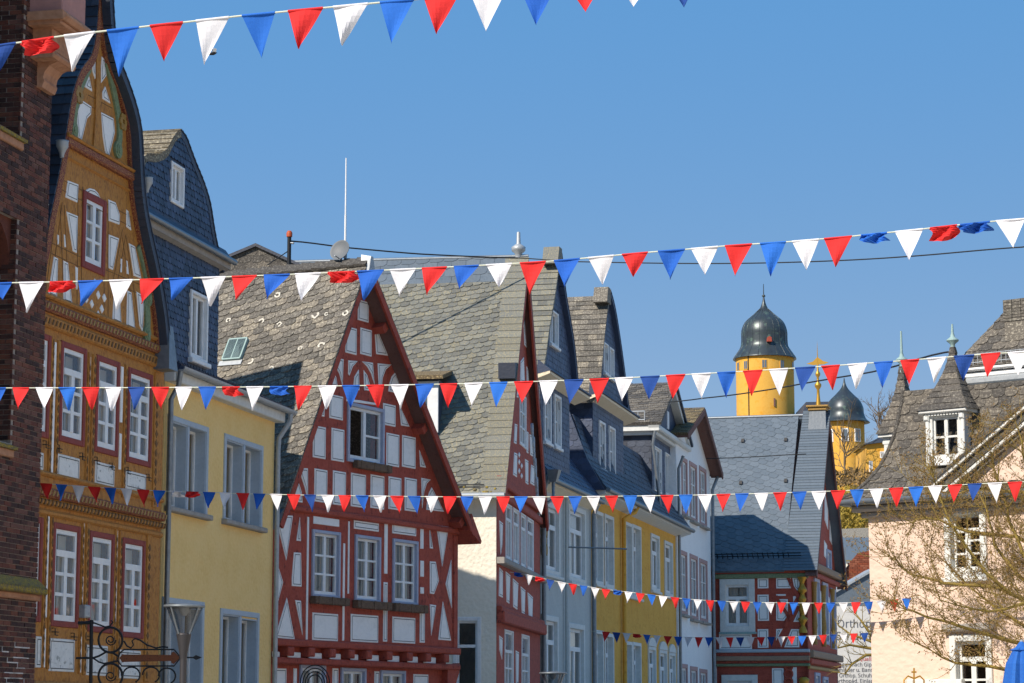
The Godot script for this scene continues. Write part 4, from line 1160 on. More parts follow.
	put(dish, "reflector", meshed([[db, M.dish]]), Transform3D(Basis(Vector3.UP, -0.5) * Basis(Vector3(1, 0, 0), 1.25), Vector3(0, 0.24, 0)))
	pipe(dish, "mast", [Vector3(0, -0.3, -0.1), Vector3(0, 0.28, -0.1)], 0.02, M.zinc)
	pipe(dish, "feed_arm", [Vector3(0, 0.04, 0.03), Vector3(-0.12, 0.08, 0.3)], 0.012, M.zinc)
	var af := at(345, 262, -foot.z + 0.3)
	var ant := thing("rod_aerial", "tall thin white rod aerial beside the satellite dish", "aerial", Transform3D(Basis.IDENTITY, af))
	var ah: float = at(343.6, 158, -foot.z + 0.3).y - af.y
	var ab := MB.new()
	ab.tube([Vector3(0, -0.5, 0), Vector3(0, ah * 0.45, 0)], 0.028, 0.025, 8); ab.tube([Vector3(0, ah * 0.45, 0), Vector3(0, ah, 0)], 0.02, 0.014, 8)
	part(ant, "rod", ab, M.white)
	pipe(ant, "clamp", [Vector3(0, 0.1, 0), Vector3(0, 0.2, 0)], 0.045, M.zinc)

# ---------------------------------------------------------------- red timbered house with the big grey roof
func build_grey_roof_house() -> void:
	var o := thing("half_timbered_house", "dark red half-timbered house with cream side wall and big lit grey slate roof", "house", facing(497, 61.3, 830))
	var W: float = P(540, 600).x
	var ev: float = hit(499, 484, Vector3.ZERO, Vector3(1, 0, 0)).y
	var mid := W * 0.5
	var rv: float = hit(450, 265, Vector3(mid, 0, 0), Vector3(1, 0, 0)).y
	var depth := 11.0
	# street front
	var wins := []
	var wt: float = P(507, 505).y; var wb: float = P(507, 558).y
	for q in [[505.5, 511], [513, 518.2], [520.6, 525.2], [527, 532.6]]:
		wins.append(Rect2(P(q[0], 530).x, wb, P(q[1], 530).x - P(q[0], 530).x, wt - wb))
	var gt: float = P(508, 632).y
	for q in [[504.5, 512.5], [521.5, 528.5]]:
		wins.append(Rect2(P(q[0], 660).x, gt - 1.9, P(q[1], 660).x - P(q[0], 660).x, 1.9))
	var gwin := R(519.5, 396, 525.3, 445)
	wins.append(gwin)
	var gable := PackedVector2Array([Vector2(0, 0), Vector2(W, 0), Vector2(W, ev), Vector2(mid, rv), Vector2(0, ev)])
	wall(o, "timber_frame", gable, wins, M.timber_deep)
	for i in wins.size():
		window(o, wins[i], {"cas": M.white, "cw": 0.05, "out": 0.03, "deep": 0.01, "cols": 2, "rows": [0.33, 0.67, 1.0] if i > 3 else [1.0], "transom": 0.25 if i < 6 else 0.0, "curtain": 1.0})
	for q in [[[514.7, 423.3], [517, 424.3], [516.2, 444.3], [513.7, 443]], [[514, 452], [517, 453.4], [516.6, 477.6], [512.8, 475]], [[526.6, 431], [528.2, 432.4], [528, 453.8], [526.4, 452.4]], [[524.8, 458.6], [528, 460.7], [528, 485], [525.3, 483]], [[529.4, 433.8], [532.3, 436], [533, 457], [530, 455]], [[531, 464.3], [534.2, 466.5], [534, 486], [530, 483.5]],
		[[523.4, 322], [525.5, 318], [526.5, 348], [524.2, 345]], [[520.5, 361], [523.5, 357], [524.5, 383], [520, 382]], [[526.4, 366], [528, 370], [529, 390], [526.8, 388]], [[517, 385], [518.6, 385], [518, 398], [515.8, 397]],
		[[499.2, 567], [502.6, 571], [502.4, 598], [498.6, 596]], [[505.5, 571], [510, 575], [509, 604], [506.4, 602]], [[512.6, 578], [518, 583], [517, 610], [513, 607]], [[520.5, 586], [525, 590], [524.4, 615], [521.6, 613]], [[527.4, 592], [532.6, 597], [532, 621], [528.6, 618]],
		[[499, 520], [502.6, 523], [502, 545], [500.4, 555]], [[499, 635], [502.4, 638], [501.8, 660], [499.2, 650]], [[515.5, 650], [518.6, 652], [518, 685], [515.8, 684]]]:
		panel(o, PP(q), M.plaster, 0.0, 0.05, 0.014)
	for q in [[519, 462], [521.5, 466], [519, 471], [521.5, 476], [519, 455]]:
		panel(o, PP([[q[0], q[1] - 3], [q[0] + 1, q[1]], [q[0], q[1] + 3], [q[0] - 1, q[1]]]), M.plaster)
	for q in [[ev + 0.1, 0.14, 0.22], [ev - 0.2, 0.1, 0.2], [P(515, 622).y, 0.2, 0.3], [P(515, 615).y, 0.14, 0.16], [wb - 0.18, 0.22, 0.16]]:
		var b := MB.new()
		b.bevel_box(Vector3(-0.06, q[0] - q[2] / 2, 0.0), Vector3(W, q[0] + q[2] / 2, q[1]), 0.03)
		part(o, "cross_beam", b, M.timber_deep if q[1] != 0.22 else M.stonesill)
	# cream side wall to the yard
	var ct := Transform3D(Basis(Vector3(0, 0, 1), Vector3.UP, Vector3(-1, 0, 0)), Vector3.ZERO)
	var sw := MB.new()
	var keep := T
	T = T * ct
	var sr := R(457, 621, 477.5, 690)
	T = keep
	var holder := Node3D.new(); holder.name = "side_wall"; o.add_child(holder); holder.transform = ct
	wall(holder, "rendered_wall", PackedVector2Array([Vector2(-depth, 0), Vector2(-0.02, 0), Vector2(-0.02, ev), Vector2(-depth, ev)]), [sr], M.cream, 0.04, 0.3)
	window(holder, sr, {"z": 0.04, "cas": M.white, "cw": 0.1, "out": 0.03, "deep": 0.05, "cols": 1, "rows": [1.0], "transom": 0.36})
	flatten(holder, o)
	var bw := MB.new()
	bw.box(Vector3(W - 0.25, 0, -depth), Vector3(W, ev, -0.3)); bw.box(Vector3(0.3, 0, -depth), Vector3(W - 0.25, ev, -depth + 0.25)); bw.box(Vector3(0.3, ev - 0.3, -depth + 0.3), Vector3(W - 0.3, ev - 0.1, -0.35))
	part(o, "rear_wall", bw, M.cream)
	# roof
	var zf := 0.24
	var sl := (Vector2(mid, rv) - Vector2(0, ev)).normalized()
	var n := Vector2(-sl.y, sl.x)
	var el := Vector2(0, ev) - sl * 0.45 + n * 0.12
	var run := Vector2(mid, rv).distance_to(Vector2(0, ev)) + 0.55
	var O := Vector3(el.x, el.y, -depth)
	slates(o, O, Vector3(0, 0, 1), Vector3(sl.x, sl.y, 0), PackedVector2Array([Vector2(0, 0), Vector2(depth + zf - 0.55, 0), Vector2(depth + zf - 0.55, run - 0.95), Vector2(0, run - 0.95)]), 0.26, 0.17, M.slate_grey, {"rise": 12.0, "single": true, "window": Rect2(425, 285, 85, 190), "thick": 0.024})
	# verge courses of wide slates and a plain ridge course
	var vm := [MB.new(), MB.new(), MB.new()]
	var y := 0.0
	while y < run - 0.1:
		var a := O + Vector3(sl.x, sl.y, 0) * y
		var z0 := depth + zf - 0.6 - rng.randf() * 0.05
		var t := Transform3D(Basis(Vector3(0, 0, 1), Vector3(sl.x, sl.y, 0), Vector3(n.x, n.y, 0) * -1.0).orthonormalized(), a)
		t.basis = Basis(Vector3(0, 0, 1), Vector3(sl.x, sl.y, 0), Vector3(0, 0, 1).cross(Vector3(sl.x, sl.y, 0)))
		lay(vm[rng.randi() % 3], PackedVector2Array([Vector2(z0, -0.02), Vector2(depth + zf + 0.02, -0.02 + rng.randf() * 0.01), Vector2(depth + zf + 0.02, 0.32), Vector2(z0, 0.32)]), t.translated_local(Vector3(0, 0, 0.02)), 0.3, 0.025)
		y += 0.25
	for k in 3: stuff(o, "verge_slates", vm[k], [M.slate_grey[0], M.slate_grey[2], M.slate_grey[4]][k])
	slates(o, O + Vector3(sl.x, sl.y, 0) * (run - 0.95), Vector3(0, 0, 1), Vector3(sl.x, sl.y, 0), PackedVector2Array([Vector2(0, 0), Vector2(depth + zf - 0.55, 0), Vector2(depth + zf - 0.55, 0.97), Vector2(0, 0.97)]), 0.4, 0.3, M.slate_even, {"rise": 4.0})
	var rc := MB.new()
	rc.tube([Vector3(mid, rv + 0.19, -depth), Vector3(mid, rv + 0.19, zf)], 0.06, 0.06, 8)
	part(o, "ridge_cap", rc, M.zinc)
	var sr2 := Vector2(-sl.x, sl.y); var n2 := Vector2(sr2.y, -sr2.x)
	var er := Vector2(W, ev) - sr2 * 0.45 + n2 * 0.12
	slates(o, Vector3(er.x, er.y, zf), Vector3(0, 0, -1), Vector3(sr2.x, sr2.y, 0), PackedVector2Array([Vector2(0, 0), Vector2(depth + zf, 0), Vector2(depth + zf, run), Vector2(0, run)]), 0.7, 0.5, M.slate_grey)
	# curved bargeboard at the far side, its ornament, soffit
	for s in [-1, 1]:
		var a := Vector2(0, ev) - sl * 0.45 if s < 0 else Vector2(W, ev) - sr2 * 0.45
		var d: Vector2 = sl if s < 0 else sr2
		var nn: Vector2 = n if s < 0 else n2
		band(o, "bargeboard", PackedVector2Array([a - nn * 0.22, a + d * run - nn * 0.2, a + d * run + nn * 0.1, a + nn * 0.1]), zf - 0.06, zf, M.timber_deep)
		band(o, "verge_soffit", PackedVector2Array([a - nn * 0.02, a + d * (run - 0.2) - nn * 0.02, a + d * (run - 0.2) + nn * 0.09, a + nn * 0.09]), 0.0, zf - 0.06, M.soffit)
	var orn := MB.new()
	var a2 := Vector2(W, ev) - n2 * 0.42
	for k in 14:
		var c: Vector2 = a2 + sr2 * (0.2 + 0.22 * k)
		var poly := PackedVector2Array()
		for q in 10: poly.append(c + Vector2(cos(TAU * q / 10), sin(TAU * q / 10)) * (0.13 + 0.03 * (k % 2)))
		orn.prism(poly, 0.0, 0.05 + 0.01 * (k % 3))
	part(o, "painted_carving", orn, M.bluecas)
	# gutter of the yard side
	var gb := MB.new()
	gb.tube([Vector3(el.x - 0.06, el.y - 0.03, -depth), Vector3(el.x - 0.06, el.y - 0.03, zf)], 0.08, 0.08, 8)
	part(o, "gutter", gb, M.lead)
	var fb := MB.new()
	fb.box(Vector3(el.x + 0.02, ev - 0.4, -depth), Vector3(-0.02, ev - 0.22, 0.0))
	part(o, "fascia", fb, M.white_cas)
	# snow bar above the gutter
	var sb := MB.new()
	for k in 2: sb.tube([Vector3(el.x + 0.1, el.y + 0.2 + 0.07 * k, -depth), Vector3(el.x + 0.1, el.y + 0.2 + 0.07 * k, -0.3)], 0.012, 0.012, 5)
	for k in 8: sb.tube([Vector3(el.x + 0.16, el.y + 0.1, -1.0 - k), Vector3(el.x + 0.1, el.y + 0.32, -1.0 - k)], 0.012, 0.012, 4)
	part(o, "snow_guard", sb, M.iron)
	# dormer in the yard slope
	var en := Vector3(n.x, n.y, 0)
	var dc := hit(434, 428, O, en)
	var dz0: float = dc.z - 0.9; var dz1: float = dc.z + 0.15
	var fx: float = dc.x - 0.2
	var dh := 1.25
	var dd := Node3D.new(); dd.name = "dormer"; o.add_child(dd)
	var b1 := MB.new()
	b1.hexa([Vector3(fx, dc.y - 0.2, dz0), Vector3(fx + 1.6, dc.y + 0.2, dz0), Vector3(fx + 1.6, dc.y + dh, dz0), Vector3(fx, dc.y + dh, dz0), Vector3(fx, dc.y - 0.2, dz1), Vector3(fx + 1.6, dc.y + 0.2, dz1), Vector3(fx + 1.6, dc.y + dh, dz1), Vector3(fx, dc.y + dh, dz1)])
	part(dd, "cheek", b1, M.slate_dark[2])
	var b2 := MB.new()
	b2.bevel_box(Vector3(0, 0, 0), Vector3(dz1 - dz0, dh + 0.1, 0.05), 0.01)
	put(dd, "white_front", meshed([[b2, M.white]]), Transform3D(Basis(Vector3(0, 0, 1), Vector3.UP, Vector3(-1, 0, 0)), Vector3(fx, dc.y - 0.15, dz0)))
	var b3 := MB.new()
	b3.box(Vector3(0.2, 0.25, 0.05), Vector3(dz1 - dz0 - 0.3, dh - 0.05, 0.065))
	put(dd, "pane", meshed([[b3, M.glazing]]), Transform3D(Basis(Vector3(0, 0, 1), Vector3.UP, Vector3(-1, 0, 0)), Vector3(fx, dc.y - 0.15, dz0)))
	var b4 := MB.new()
	b4.hexa([Vector3(fx - 0.25, dc.y + dh - 0.02, dz0 - 0.15), Vector3(fx + 2.0, dc.y + dh + 0.45, dz0 - 0.15), Vector3(fx + 2.0, dc.y + dh + 0.55, dz0 - 0.15), Vector3(fx - 0.25, dc.y + dh + 0.08, dz0 - 0.15), Vector3(fx - 0.25, dc.y + dh - 0.02, dz1 + 0.15), Vector3(fx + 2.0, dc.y + dh + 0.45, dz1 + 0.15), Vector3(fx + 2.0, dc.y + dh + 0.55, dz1 + 0.15), Vector3(fx - 0.25, dc.y + dh + 0.08, dz1 + 0.15)])
	part(dd, "roof", b4, M.slate_mossy[0])
	# small metal vent box near the verge
	var vc := hit(507, 376, O, en)
	var vb := MB.new()
	vb.hexa([Vector3(vc.x - 0.25, vc.y - 0.1, vc.z - 0.2), Vector3(vc.x + 0.3, vc.y - 0.1, vc.z - 0.2), Vector3(vc.x + 0.3, vc.y + 0.4, vc.z - 0.2), Vector3(vc.x - 0.25, vc.y + 0.32, vc.z - 0.2), Vector3(vc.x - 0.25, vc.y - 0.1, vc.z + 0.25), Vector3(vc.x + 0.3, vc.y - 0.1, vc.z + 0.25), Vector3(vc.x + 0.3, vc.y + 0.4, vc.z + 0.25), Vector3(vc.x - 0.25, vc.y + 0.32, vc.z + 0.25)])
	part(o, "vent_box", vb, M.slate_dark[1])
	# finial on the ridge end
	var fz: float = hit(518.5, 255, Vector3(mid, 0, 0), Vector3(1, 0, 0)).z
	var fn := MB.new()
	fn.lathe(Vector3(mid, rv + 0.15, min(fz, zf - 0.1)), [Vector2(0.1, 0), Vector2(0.1, 0.12), Vector2(0.19, 0.2), Vector2(0.2, 0.3), Vector2(0.12, 0.36), Vector2(0.06, 0.4), Vector2(0.05, 0.72), Vector2(0.001, 0.75)], 12)
	part(o, "finial", fn, M.lead)
	# rough ochre moss cushions along the eaves
	var mo := MB.new()
	for k in 60:
		var s := rng.randf_range(0.03, 0.08)
		var q := O + Vector3(sl.x, sl.y, 0) * rng.randf_range(0.03, 0.3) + Vector3(0, 0, rng.randf_range(4, depth)) + en * 0.04
		mo.lathe(q, [Vector2(s, -0.03), Vector2(s * 0.8, s * 0.4), Vector2(0.001, s * 0.55)], 6)
	part(o, "moss", mo, M.mossy)

# a slate-hung cross gable on a house front: pixels of its outline
func cross_gable(o: Node3D, right_px: Array, left_px: Array, wall_l: float, wall_r: float, cor_px: Array, base_v: float, gwins: Array, lwins: Array, roof_mats: Array, face_mats: Array, cap_px := [], z := 0.0, ridge_px := []) -> void:
	var right := []
	for q in right_px: right.append(P(q[0], q[1], z))
	var left := []
	for q in left_px: left.append(P(q[0], q[1], z))
	right = smooth_curve(right, 3); left = smooth_curve(left, 3)
	var gable := PackedVector2Array()
	for p in right: gable.append(p)
	for i in range(left.size() - 1, -1, -1):
		if left[i].distance_to(gable[gable.size() - 1]) > 0.02: gable.append(left[i])
	var g_r := []; var l_r := []
	for q in gwins: g_r.append(R(q[0], q[1], q[2], q[3], z))
	for q in lwins: l_r.append(R(q[0], q[1], q[2], q[3], z))
	var cor: float = P(cor_px[0], cor_px[1], z).y
	wall(o, "cross_gable_wall", gable, g_r, face_mats[0], z + 0.02, 0.3)
	var low := PackedVector2Array([Vector2(wall_l, base_v), Vector2(wall_r, base_v), Vector2(wall_r, cor), Vector2(wall_l, cor)])
	wall(o, "cross_gable_wall", low, l_r, face_mats[0], z, 0.3)
	var gh := []; var lh := []
	for r in g_r: gh.append(r.grow(0.08))
	for r in l_r: lh.append(r.grow(0.08))
	slates(o, Vector3(0, 0, z + 0.022), Vector3(1, 0, 0), Vector3.UP, gable, 0.24, 0.17, face_mats, {"deck": false, "holes": gh, "thick": 0.012})
	slates(o, Vector3(0, 0, z + 0.002), Vector3(1, 0, 0), Vector3.UP, low, 0.24, 0.17, face_mats, {"deck": false, "holes": lh, "thick": 0.012})
	for r in g_r: window(o, r, {"z": z + 0.02, "cas": M.white, "cw": 0.06, "out": 0.06, "deep": 0.03, "cols": 2, "curtain": 1.0, "sill": M.white})
	for r in l_r: window(o, r, {"z": z, "cas": M.white, "cw": 0.08, "out": 0.07, "deep": 0.04, "cols": 2, "rows": [0.5, 1.0], "curtain": 1.0, "sill": M.white})
	# moulded cornice with a small pent of slates on top
	var x0: float = left[0].x - 0.05; var x1: float = right[0].x + 0.1
	var c := MB.new()
	c.hexa([Vector3(x0, cor - 0.12, z - 0.1), Vector3(x1, cor - 0.12, z - 0.1), Vector3(x1, cor + 0.02, z - 0.1), Vector3(x0, cor + 0.02, z - 0.1), Vector3(x0, cor + 0.06, z + 0.4), Vector3(x1, cor + 0.06, z + 0.4), Vector3(x1, cor + 0.14, z + 0.4), Vector3(x0, cor + 0.14, z + 0.4)])
	part(o, "cornice", c, M.beige)
	var p := MB.new()
	p.hexa([Vector3(x0, cor + 0.03, z), Vector3(x1, cor + 0.03, z), Vector3(x1, cor + 0.45, z + 0.03), Vector3(x0, cor + 0.45, z + 0.03), Vector3(x0, cor + 0.145, z + 0.46), Vector3(x1, cor + 0.145, z + 0.46), Vector3(x1, cor + 0.19, z + 0.46), Vector3(x0, cor + 0.48, z + 0.04)])
	part(o, "pent_roof", p, face_mats[1])
	# cheeks, hung with the same slates
	var ck := MB.new()
	ck.box(Vector3(wall_l, base_v - 0.3, z - 5.5), Vector3(wall_l + 0.2, cor, z - 0.3)); ck.box(Vector3(wall_r - 0.2, base_v - 0.3, z - 5.5), Vector3(wall_r, cor, z - 0.3))
	part(o, "cheek", ck, face_mats[0])
	slates(o, Vector3(wall_l - 0.002, 0, z - 5.5), Vector3(0, 0, 1), Vector3.UP, PackedVector2Array([Vector2(0, base_v - 0.3), Vector2(5.5, base_v - 0.3), Vector2(5.5, cor), Vector2(0, cor)]), 0.3, 0.2, face_mats, {"deck": false, "thick": 0.02})
	var sa: float = P(ridge_px[0], ridge_px[1], z).y
	swept(o, left, z - 5.5, z + 0.2, 0.22, 0.32, roof_mats, -1, 0.022, sa)
	swept(o, right, z - 5.5, z + 0.2, 0.22, 0.32, face_mats, 1, 0.016, sa)
	if cap_px.size() > 0:
		var cp := MB.new()
		var t := P(cap_px[0], cap_px[1], z)
		cp.hexa([Vector3(t.x - 0.45, t.y - 0.55, z - 0.25), Vector3(t.x + 0.3, t.y - 0.55, z - 0.25), Vector3(t.x + 0.2, t.y, z - 0.25), Vector3(t.x - 0.2, t.y, z - 0.25), Vector3(t.x - 0.45, t.y - 0.55, z + 0.24), Vector3(t.x + 0.3, t.y - 0.55, z + 0.24), Vector3(t.x + 0.2, t.y, z + 0.24), Vector3(t.x - 0.2, t.y, z + 0.24)])
		part(o, "ridge_cap", cp, roof_mats[0])

func eaves(o: Node3D, x0: float, x1: float, v: float, mat: Material, gutter: Material, z := 0.35) -> void:
	var c := MB.new()
	c.hexa([Vector3(x0, v - 0.28, -0.1), Vector3(x1, v - 0.28, -0.1), Vector3(x1, v, -0.1), Vector3(x0, v, -0.1), Vector3(x0, v - 0.1, z - 0.03), Vector3(x1, v - 0.1, z - 0.03), Vector3(x1, v, z - 0.03), Vector3(x0, v, z - 0.03)])
	part(o, "cornice", c, mat)
	var g := MB.new()
	g.tube([Vector3(x0, v + 0.02, z + 0.06), Vector3(x1, v + 0.02, z + 0.06)], 0.08, 0.08, 8)
	part(o, "gutter", g, gutter)

# ---------------------------------------------------------------- grey rendered house
func build_grey_house() -> void:
	var o := thing("rendered_house", "grey rendered house with tall white windows and narrow blue slate cross gable", "house", facing(541, 70.9, 1080))
	var W: float = P(591.5, 620).x
	var ev: float = P(575, 496).y
	var wins := []
	for q in [[542.5, 508, 557.5, 570], [568.5, 512, 583.5, 578], [542, 621, 556, 692], [568.5, 629, 582.5, 697]]: wins.append(R(q[0], q[1], q[2], q[3]))
	wall(o, "wall", PackedVector2Array([Vector2(0, 0), Vector2(W, 0), Vector2(W, ev), Vector2(0, ev)]), wins, M.grey, 0.0, 0.35)
	body(o, W, 9.0, ev, M.grey, -0.35)
	for r in wins: window(o, r, {"cas": M.white_cas, "cw": 0.16, "out": 0.06, "deep": 0.06, "cols": 2, "rows": [1.0], "transom": 0.28, "sw": 0.1, "curtain": 1.0, "sill": M.white_cas, "sill_out": 0.16})
	eaves(o, -0.1, W, ev, M.beige, M.zinc)
	# main roof
	var a := deg_to_rad(52)
	slates(o, Vector3(0, ev + 0.05, 0.4), Vector3(1, 0, 0), Vector3(0, sin(a), -cos(a)), PackedVector2Array([Vector2(0, 0), Vector2(W, 0), Vector2(W, 2.2), Vector2(0, 2.2)]), 0.4, 0.26, M.slate_blue, {"thick": 0.02})
	var wl: float = P(540.5, 420).x; var wr: float = P(569, 430).x
	cross_gable(o, [[577, 397], [572.5, 386], [570, 360], [567, 336], [562.5, 310], [558.5, 285], [556, 258], [554.5, 250]], [[537, 366], [539.5, 352], [541.5, 335], [545, 314], [549, 290], [552, 266], [554.5, 250]], wl, wr, [569, 396], ev, [[548.5, 313, 556, 344]], [[543.5, 393, 549, 440], [553.5, 398, 559, 445]], M.slate_grey, M.slate_blue, [553, 248], 0.0, [554, 272])
	pipe(o, "downpipe", [Vector3(-0.12, ev + 0.2, 0.3), Vector3(-0.12, ev - 0.3, 0.12), Vector3(-0.12, 0, 0.12)], 0.07, M.zinc)
	# rainwater hopper
	var hc := P(553, 482, 0.45)
	var hp := MB.new()
	hp.hexa([Vector3(hc.x - 0.12, hc.y, 0.36), Vector3(hc.x + 0.12, hc.y, 0.36), Vector3(hc.x + 0.2, hc.y + 0.35, 0.3), Vector3(hc.x - 0.2, hc.y + 0.35, 0.3), Vector3(hc.x - 0.12, hc.y, 0.56), Vector3(hc.x + 0.12, hc.y, 0.56), Vector3(hc.x + 0.2, hc.y + 0.35, 0.66), Vector3(hc.x - 0.2, hc.y + 0.35, 0.66)])
	part(o, "rainwater_hopper", hp, M.zinc)
	pipe(o, "downpipe", [Vector3(hc.x, hc.y, 0.46), Vector3(hc.x, hc.y - 0.5, 0.46), Vector3(hc.x - 0.5, hc.y - 0.8, 0.14), Vector3(0.1, hc.y - 1.0, 0.12)], 0.05, M.zinc)
	var px: float = P(563.5, 600).x
	pipe(o, "downpipe", [Vector3(px, ev, 0.1), Vector3(px, 0, 0.1)], 0.05, M.grey)
	var p2: float = P(590.5, 600).x
	pipe(o, "downpipe", [Vector3(p2, ev, 0.3), Vector3(p2, ev - 0.4, 0.12), Vector3(p2, 0, 0.12)], 0.07, M.zinc)
	# flagpole holder sticking out over the street
	var fp := P(565, 547)
	var tip := hit(627, 549, Vector3(fp.x + 0.3, 0, 0), Vector3(1, 0, 0))
	pipe(o, "flag_pole", [Vector3(fp.x, fp.y, 0), tip], 0.025, M.zinc, 8)
	# carved bracket beside the first window
	var cb := MB.new()
	for k in 4:
		var c: Vector2 = P(541.5, 523 + k * 9)
		var pl := PackedVector2Array()
		for q in 9: pl.append(c + Vector2(cos(TAU * q / 9) * 0.12, sin(TAU * q / 9) * 0.17))
		cb.prism(pl, 0.0, 0.14 + 0.03 * (k % 2))
	part(o, "carved_console", cb, M.goldpaint)

# ---------------------------------------------------------------- ochre house
func build_ochre_house() -> void:
	var o := thing("rendered_house", "ochre rendered house with white eaves and two slate dormers above", "house", facing(592.5, 78.4, 1080))
	var W: float = P(678, 620).x
	var ev: float = P(650, 518).y
	var wins := []
	for q in [[594.6, 515, 601.6, 581], [604.6, 519, 612.3, 584.5], [624.4, 526, 631, 592.5], [632.6, 529, 639.8, 595], [651, 538, 658.3, 588], [664.6, 545, 671.6, 593.5], [594.4, 634, 602, 695], [604.6, 637, 612.3, 698], [624.4, 645, 631, 700], [632.8, 646, 639.8, 701], [648.4, 650, 654.8, 702], [659.4, 653.5, 666, 704], [669, 656, 674.5, 705]]:
		wins.append(R(q[0], q[1], q[2], q[3]))
	wall(o, "wall", PackedVector2Array([Vector2(0, 0), Vector2(W, 0), Vector2(W, ev), Vector2(0, ev)]), wins, M.ochre, 0.0, 0.35)
	body(o, W, 9.0, ev, M.ochre, -0.35)
	for i in wins.size():
		window(o, wins[i], {"cas": M.white_cas, "cw": 0.12, "out": 0.05, "deep": 0.06 if i in [4, 5, 10, 11, 12] else 0.14, "cols": 2, "rows": [1.0], "transom": 0.28, "sw": 0.1, "curtain": 1.0, "sill": M.white_cas})
		if i > 9:
			var r: Rect2 = wins[i]
			var ar := MB.new()
			var pl := PackedVector2Array()
			for k in 9: pl.append(Vector2(r.get_center().x + cos(PI * k / 8) * (r.size.x / 2 + 0.14), r.end.y + 0.13 + sin(PI * k / 8) * 0.32))
			ar.prism(pl, -0.02, 0.06)
			part(o, "arched_head", ar, M.white_cas)
	eaves(o, 0.0, W + 0.6, ev, M.white_cas, M.zinc, 0.5)
	var kt: float = P(640, 520).x
	var px: float = P(621, 600).x
	pipe(o, "downpipe", [Vector3(px + 0.9, ev + 0.05, 0.5), Vector3(px + 0.6, ev - 0.25, 0.4), Vector3(px, ev - 0.5, 0.12), Vector3(px, 0, 0.12)], 0.075, M.ochre)
	# mansard skirt between eaves and dormers
	var a := deg_to_rad(56)
	slates(o, Vector3(0, ev + 0.05, 0.5), Vector3(1, 0, 0), Vector3(0, sin(a), -cos(a)), PackedVector2Array([Vector2(0, 0), Vector2(W + 0.5, 0), Vector2(W + 0.3, 1.15), Vector2(0, 1.15)]), 0.34, 0.22, M.slate_dark, {"thick": 0.02})
	var a2 := deg_to_rad(72)
	slates(o, Vector3(0, ev + 1.0, -0.14), Vector3(1, 0, 0), Vector3(0, sin(a2), -cos(a2)), PackedVector2Array([Vector2(0, 0), Vector2(W, 0), Vector2(W - 0.3, 1.6), Vector2(0, 1.6)]), 0.34, 0.22, M.slate_dark, {"thick": 0.02})
	var fw := MB.new()   # party wall closing the roof end
	fw.prism(PackedVector2Array([Vector2(-0.45, ev), Vector2(0.12, ev + 1.05), Vector2(0.7, ev + 2.6), Vector2(4.0, ev + 2.6), Vector2(4.0, ev)]), -0.12, 0.0, true, Transform3D(Basis(Vector3(0, 0, -1), Vector3.UP, Vector3(1, 0, 0)), Vector3.ZERO))
	part(o, "party_wall", fw, M.slate_dark[0])
	slates(o, Vector3(-0.122, 0, 0), Vector3(0, 0, 1), Vector3.UP, PackedVector2Array([Vector2(0.45, ev), Vector2(-0.12, ev + 1.05), Vector2(-0.7, ev + 2.6), Vector2(-4.0, ev + 2.6), Vector2(-4.0, ev)]), 0.3, 0.2, M.slate_blue, {"deck": false})
	# first dormer with a tall curved gable
	var z := -0.2
	var base: float = ev + 0.9
	var wl: float = P(592.5, 440, z).x; var wr: float = P(623, 450, z).x
	cross_gable(o, [[627, 417], [623, 404], [619.5, 374], [614.5, 338], [609.5, 308], [605, 291]], [[589, 399], [593.5, 388], [596, 362], [598.5, 335], [601.5, 310], [605, 291]], wl, wr, [624, 420], base, [[602.5, 345, 606.5, 372], [608.5, 350, 612, 377]], [[598.5, 424, 603.5, 467], [608.5, 429.5, 613.5, 473]], M.slate_old, M.slate_blue, [602.5, 288], z, [604, 301])
	# second dormer with a white-trimmed pediment
	var d := Node3D.new(); d.name = "pediment_dormer"; o.add_child(d)
	var dl: float = P(651.5, 460, z).x; var dr: float = P(681, 470, z).x
	var cv: float = P(652, 432, z).y
	var lw := []
	for q in [[654, 449, 660.6, 491], [665, 455.5, 671.4, 495]]: lw.append(R(q[0], q[1], q[2], q[3], z))
	wall(d, "front", PackedVector2Array([Vector2(dl, base), Vector2(dr, base), Vector2(dr, cv), Vector2(dl, cv)]), lw, M.slate_blue[1], z, 0.3)
	var lh := []
	for r in lw: lh.append(r.grow(0.1))
	slates(d, Vector3(0, 0, z + 0.002), Vector3(1, 0, 0), Vector3.UP, PackedVector2Array([Vector2(dl, base), Vector2(dr, base), Vector2(dr, cv), Vector2(dl, cv)]), 0.26, 0.2, M.slate_blue, {"deck": false, "holes": lh})
	for r in lw: window(d, r, {"z": z, "cas": M.white, "cw": 0.05, "out": 0.05, "deep": 0.02, "cols": 2, "rows": [1.0], "curtain": 1.0, "sw": 0.06})
	var ck := MB.new()
	ck.box(Vector3(dl, base - 0.3, z - 3.6), Vector3(dl + 0.2, cv, z - 0.3)); ck.box(Vector3(dr - 0.2, base - 0.3, z - 3.6), Vector3(dr, cv, z - 0.3))
	part(d, "cheek", ck, M.slate_blue[1])
	slates(d, Vector3(dl - 0.002, 0, z - 3.6), Vector3(0, 0, 1), Vector3.UP, PackedVector2Array([Vector2(0, base - 0.3), Vector2(3.6, base - 0.3), Vector2(3.6, cv), Vector2(0, cv)]), 0.34, 0.22, M.slate_dark, {"deck": false, "thick": 0.014})
	var cr := MB.new()
	cr.bevel_box(Vector3(dl - 0.35, cv, z - 3.6), Vector3(dr + 0.35, cv + 0.22, z + 0.4), 0.05)
	cr.bevel_box(Vector3(dl - 0.2, cv - 0.14, z - 3.6), Vector3(dr + 0.2, cv, z + 0.24), 0.04)
	part(d, "cornice", cr, M.white_cas)
	var dm := (dl + dr) / 2
	var pv: float = P(667, 387, z).y
